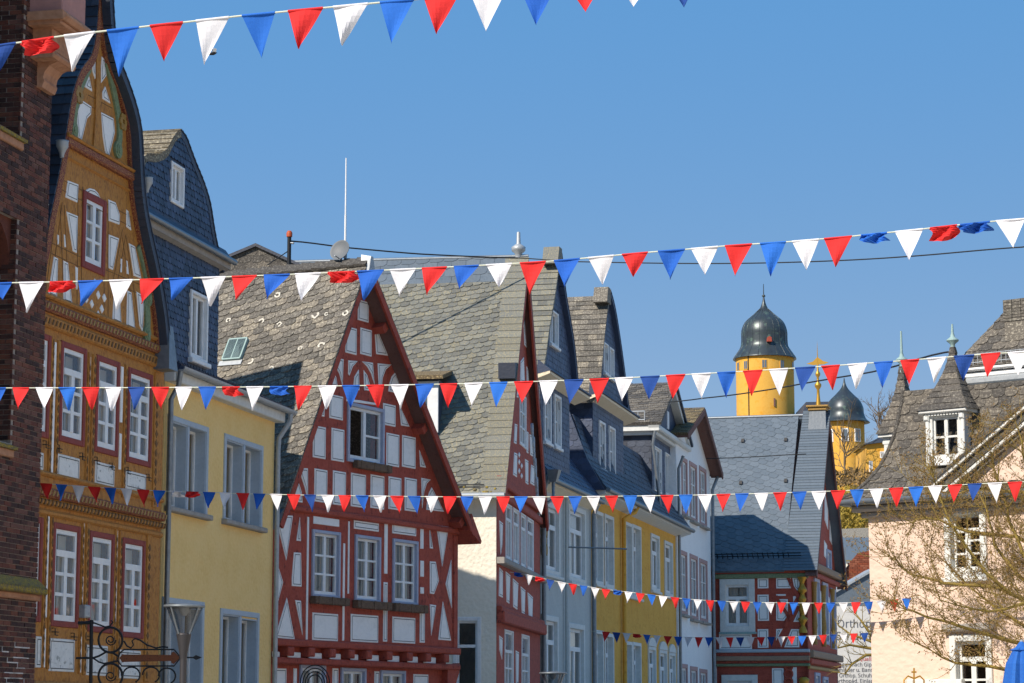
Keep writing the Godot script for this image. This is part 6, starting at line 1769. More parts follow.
func dormer(o: Node3D, r: Rect2, z: float, ap: float, tip: float) -> void:
	window(o, r.grow_individual(-0.12, -0.06, -0.12, -0.06), {"z": z, "sash": M.white_cas, "cas": M.white_cas, "cw": 0.09, "out": 0.03, "deep": 0.03, "cols": 2, "rows": [0.5, 1.0], "sw": 0.05, "sill": M.white, "sill_out": 0.08})
	for x in [r.position.x - 0.06, r.end.x - 0.08]:
		var p := MB.new()
		p.bevel_box(Vector3(x + 0.03, r.position.y - 0.05, z - 0.3), Vector3(x + 0.12, r.end.y + 0.02, z + 0.06), 0.015)
		p.bevel_box(Vector3(x, r.end.y - 0.13, z - 0.1), Vector3(x + 0.13, r.end.y + 0.018, z + 0.1), 0.03)
		part(o, "dormer_pilaster", p, M.white_cas)
	var c := MB.new()
	c.bevel_box(Vector3(r.position.x - 0.14, r.end.y + 0.02, z - (1.3 if r.size.x > 0.9 else 0.5)), Vector3(r.end.x + 0.14, r.end.y + 0.1, z + 0.16), 0.02)
	for k in 12: c.box(Vector3(r.position.x + k * r.size.x / 12.0, r.end.y - 0.03, z), Vector3(r.position.x + k * r.size.x / 12.0 + 0.045, r.end.y + 0.02, z + 0.1))
	part(o, "dormer_cornice", c, M.white_cas)
	var ck := MB.new()
	ck.box(Vector3(r.position.x - 0.02, r.position.y - 0.2, z - 1.4), Vector3(r.position.x + 0.1, r.end.y + 0.02, z - 0.12)); ck.box(Vector3(r.end.x - 0.1, r.position.y - 0.2, z - 1.4), Vector3(r.end.x + 0.02, r.end.y + 0.02, z - 0.12))
	part(o, "dormer_cheek", ck, M.slate_warm[1])
	slates(o, Vector3(r.end.x + 0.022, 0, z - 0.12), Vector3(0, 0, -1), Vector3.UP, PackedVector2Array([Vector2(0, r.position.y - 0.2), Vector2(1.2, r.position.y - 0.2), Vector2(1.2, r.end.y), Vector2(0, r.end.y)]), 0.22, 0.16, M.slate_warm, {"deck": false})
	var hw: float = r.size.x / 2 + (0.2 if r.size.x > 0.9 else 0.12)
	var zc := z + (0.2 if r.size.x > 0.9 else 0.12) - hw
	var b0 := r.end.y + 0.1
	var hh := ap - b0
	var prof := []
	for k in 11:
		var t := k / 10.0
		prof.append(Vector2(hw * (pow(1 - t, 1.75) * 0.93 + 0.07 * (1 - t)) + 0.045, b0 + hh * t))
	spire(o, "spire", Vector3(r.get_center().x, 0, zc), prof, M.slate_warm)
	var f := MB.new()
	f.lathe(Vector3(r.get_center().x, ap - 0.04, zc), [Vector2(0.075, -0.1), Vector2(0.05, 0.02), Vector2(0.05, 0.1), Vector2(0.13, 0.17), Vector2(0.13, 0.2), Vector2(0.05, 0.26), Vector2(0.045, 0.3), Vector2(0.03, 0.34), Vector2(0.02, tip - ap)], 12)
	part(o, "finial", f, M.verdigris)

# ---------------------------------------------------------------- behind: castle, hill, far houses
func build_castle() -> void:
	var D := 350.0
	var k := D / F
	var base := at(767.3, 520, D)
	var o := thing("castle_tower", "tall round yellow castle tower with dark onion dome", "tower", Transform3D(Basis.IDENTITY, Vector3(base.x, 20, base.z)))
	var yv := func(py: float) -> float: return at(766, py, D).y - 20.0
	var b := MB.new()
	b.lathe(Vector3.ZERO, [Vector2(29.2 * k, 0), Vector2(29.2 * k, yv.call(357)), Vector2(28 * k, yv.call(356))], 40)
	part(o, "tower_wall", b, M.castle)
	var d := MB.new()
	d.lathe(Vector3.ZERO, smooth_curve([Vector2(29 * k, yv.call(359)), Vector2(32 * k, yv.call(359.5)), Vector2(28.5 * k, yv.call(354)), Vector2(24 * k, yv.call(347)), Vector2(23.2 * k, yv.call(339)), Vector2(23 * k, yv.call(331)), Vector2(19.5 * k, yv.call(322.5)), Vector2(11 * k, yv.call(315)), Vector2(4.6 * k, yv.call(309)), Vector2(1.6 * k, yv.call(302)), Vector2(0.3 * k, yv.call(293))], 5), 40)
	part(o, "onion_dome", d, M.dome)
	# seams of the sheet metal
	var sm := MB.new()
	var pr := smooth_curve([Vector2(32 * k, yv.call(359)), Vector2(28.5 * k, yv.call(354)), Vector2(24 * k, yv.call(347)), Vector2(23.2 * k, yv.call(339)), Vector2(23 * k, yv.call(331)), Vector2(19.5 * k, yv.call(322.5)), Vector2(11 * k, yv.call(315)), Vector2(4.6 * k, yv.call(309))], 3)
	for s in 20:
		var pts := []
		for p in pr: pts.append(Vector3(cos(TAU * s / 20) * p.x, p.y, sin(TAU * s / 20) * p.x))
		sm.tube(pts, 0.05, 0.03, 4)
	part(o, "seams", sm, M.dome)
	var rd := MB.new()
	rd.tube([Vector3(0, yv.call(300), 0), Vector3(0, yv.call(284), 0)], 0.09, 0.05, 6)
	rd.lathe(Vector3(0, yv.call(296), 0), [Vector2(0.02, -0.3), Vector2(0.3, 0), Vector2(0.02, 0.3)], 10)
	part(o, "finial", rd, M.dome)
	for px in [745.0, 762.5, 780.5, 792.5, 738.5]:
		var s: float = (px - 766.0) / 29.2
		var q := asin(clampf(s, -0.98, 0.98))
		var t := Transform3D(Basis(Vector3.UP, q), Vector3(sin(q) * 29.2 * k, yv.call(367.5), cos(q) * 29.2 * k))
		var w := MB.new()
		w.box(Vector3(-0.36, -0.7, -0.3), Vector3(0.36, 0.6, 0.06))
		var wn := put(o, "window", meshed([[w, M.castle]]), t)
		var p := MB.new()
		p.box(Vector3(-0.3, -0.6, 0.0), Vector3(-0.03, 0.5, 0.09)); p.box(Vector3(0.03, -0.6, 0.0), Vector3(0.3, 0.5, 0.09))
		put(wn, "pane", meshed([[p, M.glazing]]))
	var sl := MB.new()
	sl.box(Vector3(0.75, yv.call(410), 29.0 * k), Vector3(1.0, yv.call(402), 29.2 * k + 0.04))
	part(o, "arrow_slit", sl, M.soffit)
	pipe(o, "lightning_conductor", [Vector3(-19 * k, yv.call(357), 22.6 * k), Vector3(-19 * k, 5, 22.6 * k)], 0.09, M.cable, 5)
	var lu := MB.new()
	lu.prism(PackedVector2Array([Vector2(-0.35, 0), Vector2(0.35, 0), Vector2(0.3, 0.6), Vector2(0, 0.8), Vector2(-0.3, 0.6)]), 0, 0.6, true, Transform3D(Basis(Vector3.UP, 0.08), Vector3(0.3, yv.call(345.5), 23.0 * k)))
	part(o, "dome_hatch", lu, M.timber_red)
	# second tower
	D = 330.0; k = D / F
	var b2 := at(848, 560, D)
	var o2 := thing("castle_tower", "squat round yellow castle tower with wide dark onion dome behind bare branches", "tower", Transform3D(Basis.IDENTITY, Vector3(b2.x, 12, b2.z)))
	var y2 := func(py: float) -> float: return at(848, py, D).y - 12.0
	var w2 := MB.new()
	w2.lathe(Vector3.ZERO, [Vector2(19.6 * k, 0), Vector2(19.2 * k, y2.call(421))], 36)
	part(o2, "tower_wall", w2, M.castle)
	var d2 := MB.new()
	d2.lathe(Vector3.ZERO, smooth_curve([Vector2(20 * k, y2.call(423)), Vector2(25 * k, y2.call(423)), Vector2(21.5 * k, y2.call(419.5)), Vector2(19.2 * k, y2.call(414)), Vector2(18.6 * k, y2.call(408)), Vector2(15.4 * k, y2.call(401)), Vector2(9 * k, y2.call(394.5)), Vector2(4 * k, y2.call(389)), Vector2(1.5 * k, y2.call(384)), Vector2(0.4 * k, y2.call(378))], 5), 36)
	part(o2, "onion_dome", d2, M.dome)
	for px in [832.0, 845.0, 858.0]:
		var q := asin((px - 848.0) / 19.2)
		var t := Transform3D(Basis(Vector3.UP, q), Vector3(sin(q) * 19.2 * k, y2.call(437), cos(q) * 19.2 * k))
		var w := MB.new()
		w.box(Vector3(-0.5, -0.9, -0.3), Vector3(0.5, 0.9, 0.06))
		var wn := put(o2, "window", meshed([[w, M.whitewash]]), t)
		var p := MB.new()
		p.box(Vector3(-0.35, -0.75, 0.0), Vector3(0.35, 0.75, 0.09))
		put(wn, "pane", meshed([[p, M.glazing]]))
	# castle range between the towers and yellow wing at the right
	var o3 := thing("castle_wing", "long castle wing with dark slate roof between the onion towers", "castle", Transform3D(Basis.IDENTITY, at(800, 720, 338) * Vector3(1, 0, 1)))
	T = o3.transform
	var p0 := P(778, 424); var p1 := P(835, 402)
	var rb := MB.new()
	rb.prism(PackedVector2Array([P(760, 428), P(778, 416.5), P(802, 415), P(806, 402), P(832, 401.5), P(845, 428)]), -12, 0)
	part(o3, "roof", rb, M.slate_dark[2])
	var wb := MB.new()
	wb.prism(PackedVector2Array([P(762, 560), P(843, 560), P(843, 428.2), P(762, 428.2)]), -11.5, -0.4)
	part(o3, "wall", wb, M.castle)
	var o4 := thing("castle_wing", "yellow castle wing with small windows and swept slate roof beside the squat tower", "castle", Transform3D(Basis.IDENTITY, at(885, 720, 300) * Vector3(1, 0, 1)))
	T = o4.transform
	var w4 := MB.new()
	w4.prism(PackedVector2Array([P(866, 540), P(912, 540), P(912, 425), P(902, 427), P(898, 440), P(866, 444)]), -9, 0)
	part(o4, "wall", w4, M.castle)
	var r4 := MB.new()
	var rp := PackedVector2Array()
	for p in smooth_curve([P(863, 445), P(878, 438), P(890, 428), P(899, 417), P(908, 404), P(925, 396)], 4): rp.append(p)
	rp.append(P(925, 441)); rp.append(P(897, 441))
	r4.prism(rp, -9.5, 0.5)
	part(o4, "roof", r4, M.slate_dark[2])
	var g4 := MB.new()
	g4.prism(PackedVector2Array([P(899.5, 430), P(912, 422), P(912, 470), P(899.5, 470)]), 0.0, 1.0)
	part(o4, "bay_wall", g4, M.castle)
	for q in [[880, 451.5, 884.5, 458], [869, 461, 872.6, 473], [879.5, 465, 883, 471], [901, 444, 904, 450]]:
		var r := R(q[0], q[1], q[2], q[3])
		var w := MB.new()
		w.box(Vector3(r.position.x, r.position.y, -0.2), Vector3(r.end.x, r.end.y, 1.03 if q[0] > 900 else 0.05))
		var wn := part(o4, "window", w, M.whitewash)
		var p := MB.new()
		p.box(Vector3(r.position.x + 0.1, r.position.y + 0.1, 0), Vector3(r.end.x - 0.1, r.end.y - 0.1, 1.05 if q[0] > 900 else 0.07))
		part(wn, "pane", p, M.glass)

func build_hill() -> void:
	var b := MB.new()
	var ns := FastNoiseLite.new(); ns.seed = 3; ns.frequency = 0.02
	var nx := 50; var nz := 34
	var hp := func(i: int, j: int) -> Vector3:
		var x := -60.0 + i * 5.0; var z := -150.0 - j * 8.0
		var rise: float = smoothstep(150.0, 300.0, -z) * 24.0
		var side: float = exp(-pow((x - 45.0 * (-z / 330.0)) / 50.0, 2))
		return Vector3(x, rise * side + ns.get_noise_2d(x, z) * 1.5 * smoothstep(150, 200, -z) - 0.3, z)
	for i in nx:
		for j in nz: b.quad(hp.call(i, j), hp.call(i + 1, j), hp.call(i + 1, j + 1), hp.call(i, j + 1))
	structure("hill", b, M.hill)
	# scrub on the slope below the castle
	var sb := [MB.new(), MB.new()]
	for k in 9000:
		var d := rng.randf_range(225, 300)
		var px := rng.randf_range(822, 880)
		var lim := 500.0 - 22.0 * sin(px * 0.21) - (px - 830.0) * 0.25
		var p := at(px, rng.randf_range(470, 545), d)
		if rng.randf() < 0.6: p = at(px, rng.randf_range(490, 530), d)
		var s := rng.randf_range(0.2, 0.55)
		var a := Vector3(rng.randf_range(-1, 1), rng.randf_range(-1, 1), rng.randf_range(-1, 1)) * s
		var c := Vector3(rng.randf_range(-1, 1), rng.randf_range(-1, 1), rng.randf_range(-1, 1)) * s
		sb[0 if seen_world(p).y > 487 else 1].tri(p, p + a, p + c)
	var o := part(self, "hillside_scrub", sb[0], M.bush)
	o.set_meta("kind", "stuff"); o.set_meta("label", "golden spring scrub on the slope below the castle"); o.set_meta("category", "scrub")
	var o2 := part(self, "hillside_thicket", sb[1], M.brown_bush)
	o2.set_meta("kind", "stuff"); o2.set_meta("label", "brown leafless thicket under the squat castle tower"); o2.set_meta("category", "scrub")

func seen_world(p: Vector3) -> Vector2:
	var k := T
	T = Transform3D.IDENTITY
	var r := seen(p)
	T = k
	return r

func build_far_houses() -> void:
	# gable behind the red house's ridge
	var o := thing("background_house", "low slate gable showing behind ridge of the red timbered house", "house", Transform3D(Basis(Vector3.UP, -0.25), at(256, 720, 66) * Vector3(1, 0, 1)))
	var ap := P(257, 247); var l := P(190, 275); var r := P(318, 275)
	var g := PackedVector2Array([Vector2(l.x, 0), Vector2(r.x, 0), r, ap, l])
	wall(o, "gable_wall", g, [], M.slate_warm[1], 0.0, 0.3)
	slates(o, Vector3(0, 0, 0.01), Vector3(1, 0, 0), Vector3.UP, PackedVector2Array([l - Vector2(0, 1), r - Vector2(0, 1), r, ap, l]), 0.34, 0.2, M.slate_warm, {"deck": false})
	for s in [[l, ap], [r, ap]]:
		var d: Vector2 = (s[1] - s[0]).normalized()
		var n := Vector2(-d.y, d.x)
		if n.y < 0: n = -n
		band(o, "roof", PackedVector2Array([s[0], s[1], s[1] + Vector2(0, 0.09), s[0] + Vector2(0, 0.09)]), -8, 0.12, M.slate_dark[1])
	# mast with an orange cap beside it
	var m := thing("service_mast", "dark roof mast with orange cap holding a cable", "mast", Transform3D(Basis.IDENTITY, at(289, 262, 62)))
	var mb := MB.new()
	var k := 62.0 / F
	mb.tube([Vector3(0, -0.5, 0), Vector3(0, 26 * k, 0)], 0.055, 0.055, 8)
	part(m, "pole", mb, M.iron)
	var cap := MB.new()
	cap.lathe(Vector3(0, 26 * k, 0), [Vector2(0.075, 0), Vector2(0.08, 0.1), Vector2(0.05, 0.16), Vector2(0.001, 0.17)], 10)
	part(m, "cap", cap, plain(h("a8481c"), 0.6))
	pipe(m, "stay", [Vector3(0, 12 * k, 0), Vector3(-0.55, -0.1, 0.1)], 0.015, M.iron, 5)
	pipe(m, "insulator", [Vector3(0, 20 * k, 0), Vector3(0.12, 19 * k, 0.05)], 0.03, M.zinc, 6)
	# brick gable and slate roof down the lane
	var o2 := thing("background_house", "small brick gable below the slate roof at lane end", "house", Transform3D(Basis.IDENTITY, at(860, 720, 135) * Vector3(1, 0, 1)))
	var g2 := PackedVector2Array([P(842, 700), P(900, 700), P(900, 575), P(872, 550), P(858, 553), P(843, 572)])
	wall(o2, "brick_wall", g2, [], M.bricks[4], 0.0, 0.3)
	var bk := [MB.new(), MB.new(), MB.new()]
	var bb := R(840, 545, 880, 600)
	var y: float = bb.position.y
	var row := 0
	while y < bb.end.y:
		var x: float = bb.position.x + (0.14 if row % 2 else 0.0)
		while x < bb.end.x:
			if Geometry2D.is_point_in_polygon(Vector2(x + 0.13, y + 0.06), g2): bk[rng.randi() % 3].box(Vector3(x, y, 0), Vector3(x + 0.26, y + 0.1, 0.02 + rng.randf() * 0.01))
			x += 0.28
		y += 0.115
		row += 1
	for i in 3: stuff(o2, "bricks", bk[i], tints(surf([h("7a4632"), h("96583e")], 0.9, 1.0, 0.06, 0.02, 101), [h("ffffff"), h("d8c8c0"), h("f0d0b8")])[i])
	var ob := MB.new()
	ob.prism(PackedVector2Array([P(839.5, 575), P(845.5, 575), P(845.5, 547.5), P(839.5, 547.5)]), -0.6, 0.2)
	part(o2, "chimney", ob, M.zinc)
	var o3 := thing("background_house", "slate roof with pale ridge band behind the brick gable", "house", Transform3D(Basis.IDENTITY, at(860, 720, 165) * Vector3(1, 0, 1)))
	var rr := MB.new()
	rr.hexa([Vector3(P(836, 535).x, P(836, 535).y, -3), Vector3(P(900, 535).x, P(900, 535).y, -3), Vector3(P(900, 524).x, P(900, 524).y, -6), Vector3(P(836, 527).x, P(836, 527).y, -6), Vector3(P(836, 560).x, P(836, 560).y, 0), Vector3(P(900, 560).x, P(900, 560).y, 0), Vector3(P(900, 538).x, P(900, 538).y, -2.9), Vector3(P(836, 538).x, P(836, 538).y, -2.9)])
	part(o3, "roof", rr, M.slate_even[0])
	var rr2 := MB.new()
	rr2.hexa([Vector3(P(836, 540).x, P(836, 540).y, -3), Vector3(P(900, 540).x, P(900, 540).y, -3), Vector3(P(900, 524).x, P(900, 524).y + 0.1, -6), Vector3(P(836, 527).x, P(836, 527).y + 0.1, -6), Vector3(P(836, 539).x, P(836, 539).y, -2.6), Vector3(P(900, 539).x, P(900, 539).y, -2.6), Vector3(P(900, 523).x, P(900, 523).y + 0.2, -5.8), Vector3(P(836, 526).x, P(836, 526).y + 0.2, -5.8)])
	part(o3, "ridge_band", rr2, M.slate_old[2])  # paler slate over the top of the roof
	var wb := MB.new()
	wb.prism(PackedVector2Array([P(836, 720), P(900, 720), P(900, 561), P(836, 561)]), -6, -0.2)
	part(o3, "wall", wb, M.cream)
	# shoe workshop wall with its painted board
	var s := thing("shop_building", "grey gabled workshop whose white wall carries the orthopaedic shoe lettering", "shop", Transform3D(Basis.IDENTITY, at(850, 720, 122) * Vector3(1, 0, 1)))
	var ga := PackedVector2Array([P(826, 606), P(920, 606), P(920, 560), P(880, 565.5), P(834, 592)])
	band(s, "gable_cladding", ga, -6, -0.05, M.slate_even[2])
	var vg := PackedVector2Array([P(831, 595.5), P(882, 566), P(882, 563.5), P(831, 593)])
	band(s, "verge_trim", vg, -6.1, 0.1, M.lead)
	var bd := MB.new()
	bd.prism(PackedVector2Array([P(828, 720), P(920, 720), P(920, 606.2), P(828, 606.2)]), -6, 0.0)
	part(s, "white_wall", bd, M.board)
	var grey := plain(h("565a62"), 0.8); var redp := plain(h("b03a34"), 0.8); var dk := plain(h("4c4c50"), 0.8)
	for q in [["Orthopädie", 837, 628, 10.5, grey], ["Schuhtechnik", 836, 640, 10.5, grey], ["Qualität", 859, 661, 5.2, redp], ["Einlagen nach Gipsabdruck", 831, 666.5, 5.0, dk], ["Leibmieder u. Bandagen", 829, 672, 5.0, dk], ["Orthop. Schuhe", 839, 677.5, 5.0, dk], ["orthopäd. Einlagen", 836, 683, 5.0, dk]]:
		var tm := TextMesh.new()
		var f := SystemFont.new(); f.font_names = ["Droid Sans"]
		tm.font = f
		tm.text = q[0]
		tm.font_size = 32
		var size: float = q[3] * 122.0 / F   # height of a line
		tm.pixel_size = size / 32.0
		tm.depth = 0.012
		tm.horizontal_alignment = HORIZONTAL_ALIGNMENT_LEFT
		tm.vertical_alignment = VERTICAL_ALIGNMENT_BOTTOM
		tm.material = q[4]
		var p := P(q[1], q[2] + q[3] * 0.22)
		put(s, "lettering", tm, Transform3D(Basis.IDENTITY, Vector3(p.x, p.y, 0.008)))
	# unseen row added opposite: bounces sunlight onto the shaded fronts and into their panes
	for q in [[-14.0, 20.0, 9.5, M.beige, "added unseen beige rendered house across the square from the ochre timbered one"], [8.0, 21.0, 8.8, M.cream, "added unseen cream rendered house across the square, next to the beige one"], [-34.5, 9.4, 10.0, M.whitewash, "added unseen white rendered house across the square, nearest the pink mansard house"]]:
		var w: float = q[1]
		var r2 := thing("rendered_house", q[4], "house", Transform3D(Basis(Vector3.UP, -PI / 2), Vector3(13.5, 0, q[0])))
		var wn := []
		for i in int(w / 4.0):
			for j in 3: wn.append(Rect2(-w + 1.5 + i * 3.8, 1.2 + j * 2.7, 1.1, 1.5))
		wall(r2, "wall", PackedVector2Array([Vector2(-w, 0), Vector2(0, 0), Vector2(0, q[2]), Vector2(-w, q[2])]), wn, q[3], 0.0, 0.4)
		for e in wn: window(r2, e, {"cas": M.white, "cw": 0.1, "deep": 0.1, "cols": 2, "rows": [0.5, 1.0], "curtain": 1.0})
		var bx := MB.new()
		bx.box(Vector3(-w, 0, -7), Vector3(0, q[2], -6.7)); bx.box(Vector3(-w, 0, -6.7), Vector3(-w + 0.3, q[2], -0.4)); bx.box(Vector3(-0.3, 0, -6.7), Vector3(0, q[2], -0.4))
		part(r2, "rear_wall", bx, q[3])
		var rf := MB.new()
		rf.prism(PackedVector2Array([Vector2(0.5, q[2]), Vector2(-7.4, q[2]), Vector2(-3.4, q[2] + 3.2)]), -0.3, w + 0.3, true, Transform3D(Basis(Vector3(0, 0, 1), Vector3.UP, Vector3(-1, 0, 0)), Vector3.ZERO))
		part(r2, "roof", rf, M.slate_warm[0])

# ---------------------------------------------------------------- trees
func twig(b: MB, s: MB, p: Vector3, d: Vector3, l: float, r: float, level: int, seeds: bool) -> void:
	var pts := [p]
	var q := p
	var n := 4 if level > 1 else 3
	var dd := d
	for i in n:
		dd = (dd + Vector3(rng.randf_range(-0.3, 0.3), rng.randf_range(-0.12, 0.3), rng.randf_range(-0.3, 0.3))).normalized()
		q = q + dd * (l / n)
		pts.append(q)
	b.tube(pts, r, r * 0.4, 4 if level < 2 else 6)
	if level <= 0:
		if seeds:
			for k in 4:
				var c: Vector3 = pts[rng.randi_range(1, n)] + Vector3(rng.randf_range(-1, 1), rng.randf_range(-1.4, 0.4), rng.randf_range(-1, 1)) * 0.05
				for m in 2:
					var a := Vector3(rng.randf_range(-1, 1), rng.randf_range(-1.6, 0.2), rng.randf_range(-1, 1)).normalized() * rng.randf_range(0.025, 0.05)
					var e := a.cross(Vector3(rng.randf(), rng.randf(), rng.randf())).normalized() * 0.012
					s.tri(c - e, c + e, c + a); 
		return
	var kids := 3 if level == 1 else 5
	for k in kids:
		var i := rng.randi_range(1, n)
		var side := Vector3(rng.randf_range(-1, 1), rng.randf_range(-0.5, 1), rng.randf_range(-1, 1)).normalized()
		twig(b, s, pts[i], (dd + side * 0.9).normalized(), l * rng.randf_range(0.4, 0.62), r * 0.5, level - 1, seeds)

func build_trees() -> void:
	var D := 46.5
	var foot := at(1082, 720, D)
	var o := thing("bare_tree", "leafless tree with mossy limbs and brown seed clusters before the pink house", "tree", Transform3D(Basis.IDENTITY, Vector3(foot.x, 0, foot.z)))
	var inv := o.transform.affine_inverse()
	var tb := MB.new()
	var top: Vector3 = inv * at(1066, 640, D)
	tb.tube([Vector3(0, -0.1, 0), Vector3(0.02, 0.8, 0), Vector3(-0.06, 2.0, 0.03), top, inv * at(1054, 560, D), inv * at(1044, 470, D + 0.3)], 0.2, 0.08, 12)
	part(o, "trunk", tb, M.bark)
	var bb := MB.new(); var sb := MB.new()
	for L in [
		[[1066, 640, 0], [1024, 602, -0.3], [985, 572, -0.5], [957, 535, -0.4], [936, 490, -0.3], [930, 470, -0.3]], [[1062, 610, 0], [1020, 578, 0.3], [996, 545, 0.5], [985, 508, 0.7], [966, 470, 0.8]],
		[[1058, 590, 0], [1024, 556, 0], [1010, 520, 0.1], [998, 480, 0.1], [988, 446, 0.2]], [[1068, 655, 0], [1012, 640, -0.2], [962, 628, -0.5], [914, 612, -0.6], [894, 600, -0.6]],
		[[1062, 620, 0], [1000, 588, 0.3], [945, 582, 0.4], [910, 574, 0.5], [890, 556, 0.5]], [[1056, 570, 0], [1035, 500, -0.2], [1024, 455, -0.4], [1015, 420, -0.4]],
		[[1072, 680, 0], [1004, 668, 0.2], [955, 662, 0.3], [920, 645, 0.3]], [[1054, 560, 0], [1016, 536, 0.6], [968, 532, 0.9], [925, 516, 1.0], [905, 524, 1.1]], [[1050, 540, 0], [1024, 492, 0.8], [975, 488, 1.0], [945, 500, 1.1]], [[1060, 600, 0], [1030, 600, -0.8], [990, 612, -1.0], [940, 600, -1.2]], [[1066, 650, 0], [1030, 630, 0.8], [985, 600, 1.1], [930, 548, 1.2]]]:
		var pts := []
		for k in L.size() - 1:
			for t in 3:
				var w := t / 3.0
				pts.append(inv * at(lerp(float(L[k][0]), float(L[k + 1][0]), w), lerp(float(L[k][1]), float(L[k + 1][1]), w), D + lerp(float(L[k][2]), float(L[k + 1][2]), w) * 2.0) + Vector3(rng.randf_range(-0.03, 0.03), rng.randf_range(-0.04, 0.04), rng.randf_range(-0.05, 0.05)))
		pts.append(inv * at(L[-1][0], L[-1][1], D + L[-1][2] * 2.0))
		bb.tube(pts, 0.05, 0.009, 7)
		for i in range(1, pts.size()):
			for k in 3:
				var dd: Vector3 = (pts[i] - pts[i - 1]).normalized()
				var side := Vector3(rng.randf_range(-1, 0.6), rng.randf_range(-0.6, 1), rng.randf_range(-1, 1)).normalized()
				twig(bb, sb, pts[i], (dd * 0.7 + side).normalized(), rng.randf_range(0.4, 0.85), 0.009, 2 if k < 2 else 1, true)
	part(o, "branches", bb, M.bark)
	stuff(o, "seed_clusters", sb, M.seed)
	# small tree before the lettered wall
	var o2 := thing("bare_tree", "small mossy bare tree in front of the lettered workshop wall", "tree", Transform3D(Basis.IDENTITY, at(888, 720, 72) * Vector3(1, 0, 1)))
	var i2 := o2.transform.affine_inverse()
	var t2 := MB.new()
	t2.tube([Vector3(0, -0.1, 0), i2 * at(889, 690, 72), i2 * at(886, 650, 72)], 0.16, 0.09, 10)
	part(o2, "trunk", t2, M.bark)
	var b2 := MB.new(); var s2 := MB.new()
	for L in [[[886, 650], [868, 648], [850, 645], [838, 648]], [[886, 655], [866, 655], [852, 664], [845, 674]], [[886, 648], [872, 636], [862, 622], [856, 614]], [[886, 650], [870, 641], [850, 634], [838, 625]]]:
		var pts := []
		for q in L: pts.append(i2 * at(q[0], q[1], 72 + rng.randf_range(-0.4, 0.4)))
		b2.tube(pts, 0.06, 0.02, 6)
		for i in range(1, pts.size()):
			for k in 3: twig(b2, s2, pts[i], Vector3(rng.randf_range(-1, 0.4), rng.randf_range(-0.3, 1), rng.randf_range(-0.6, 0.6)).normalized(), rng.randf_range(0.3, 0.6), 0.014, 1, false)
	part(o2, "branches", b2, M.bark)
	# bare trees by the castle
	for q in [[846, 505, 300, 82, "bare pale tree standing before the squat castle tower", 7.0], [880, 445, 320, 44, "bare grey tree behind the castle wing, right of the squat dome", 5.5], [894, 440, 325, 40, "thin bare grey tree above the castle wing roof", 4.5]]:
		var f := at(q[0], q[1], q[2])
		var t := thing("far_bare_tree", q[4], "tree", Transform3D(Basis.IDENTITY, f))
		var hgt: float = q[3] * q[2] / F
		var tr := MB.new()
		tr.tube([Vector3(0, -4, 0), Vector3(0.1, hgt * 0.25, 0), Vector3(-0.1, hgt * 0.5, 0), Vector3(0, hgt * 0.85, 0)], 0.22, 0.06, 6)
		part(t, "trunk", tr, M.bark_far)
		var cr := MB.new()
		for k in 15:
			var y := hgt * rng.randf_range(0.2, 0.8)
			twig(cr, s2, Vector3(0, y, 0), Vector3(rng.randf_range(-1, 1), rng.randf_range(0.4, 1.2), rng.randf_range(-1, 1)).normalized(), hgt * rng.randf_range(0.25, 0.42), 0.08, 2, false)
		part(t, "crown", cr, M.bark_far)

# ---------------------------------------------------------------- bunting and cables
func line_at(pts: Array, x: float) -> float:
	for i in pts.size() - 1:
		if x <= pts[i + 1][0] or i == pts.size() - 2:
			var p0: Array = pts[max(i - 1, 0)]; var p3: Array = pts[min(i + 2, pts.size() - 1)]
			var t: float = (x - pts[i][0]) / (pts[i + 1][0] - pts[i][0])
			return cubic_interpolate(pts[i][1], pts[i + 1][1], p0[1], p3[1], clampf(t, 0, 1)) if t >= 0 and t <= 1 else lerpf(pts[i][1], pts[i + 1][1], t)
	return pts[-1][1]

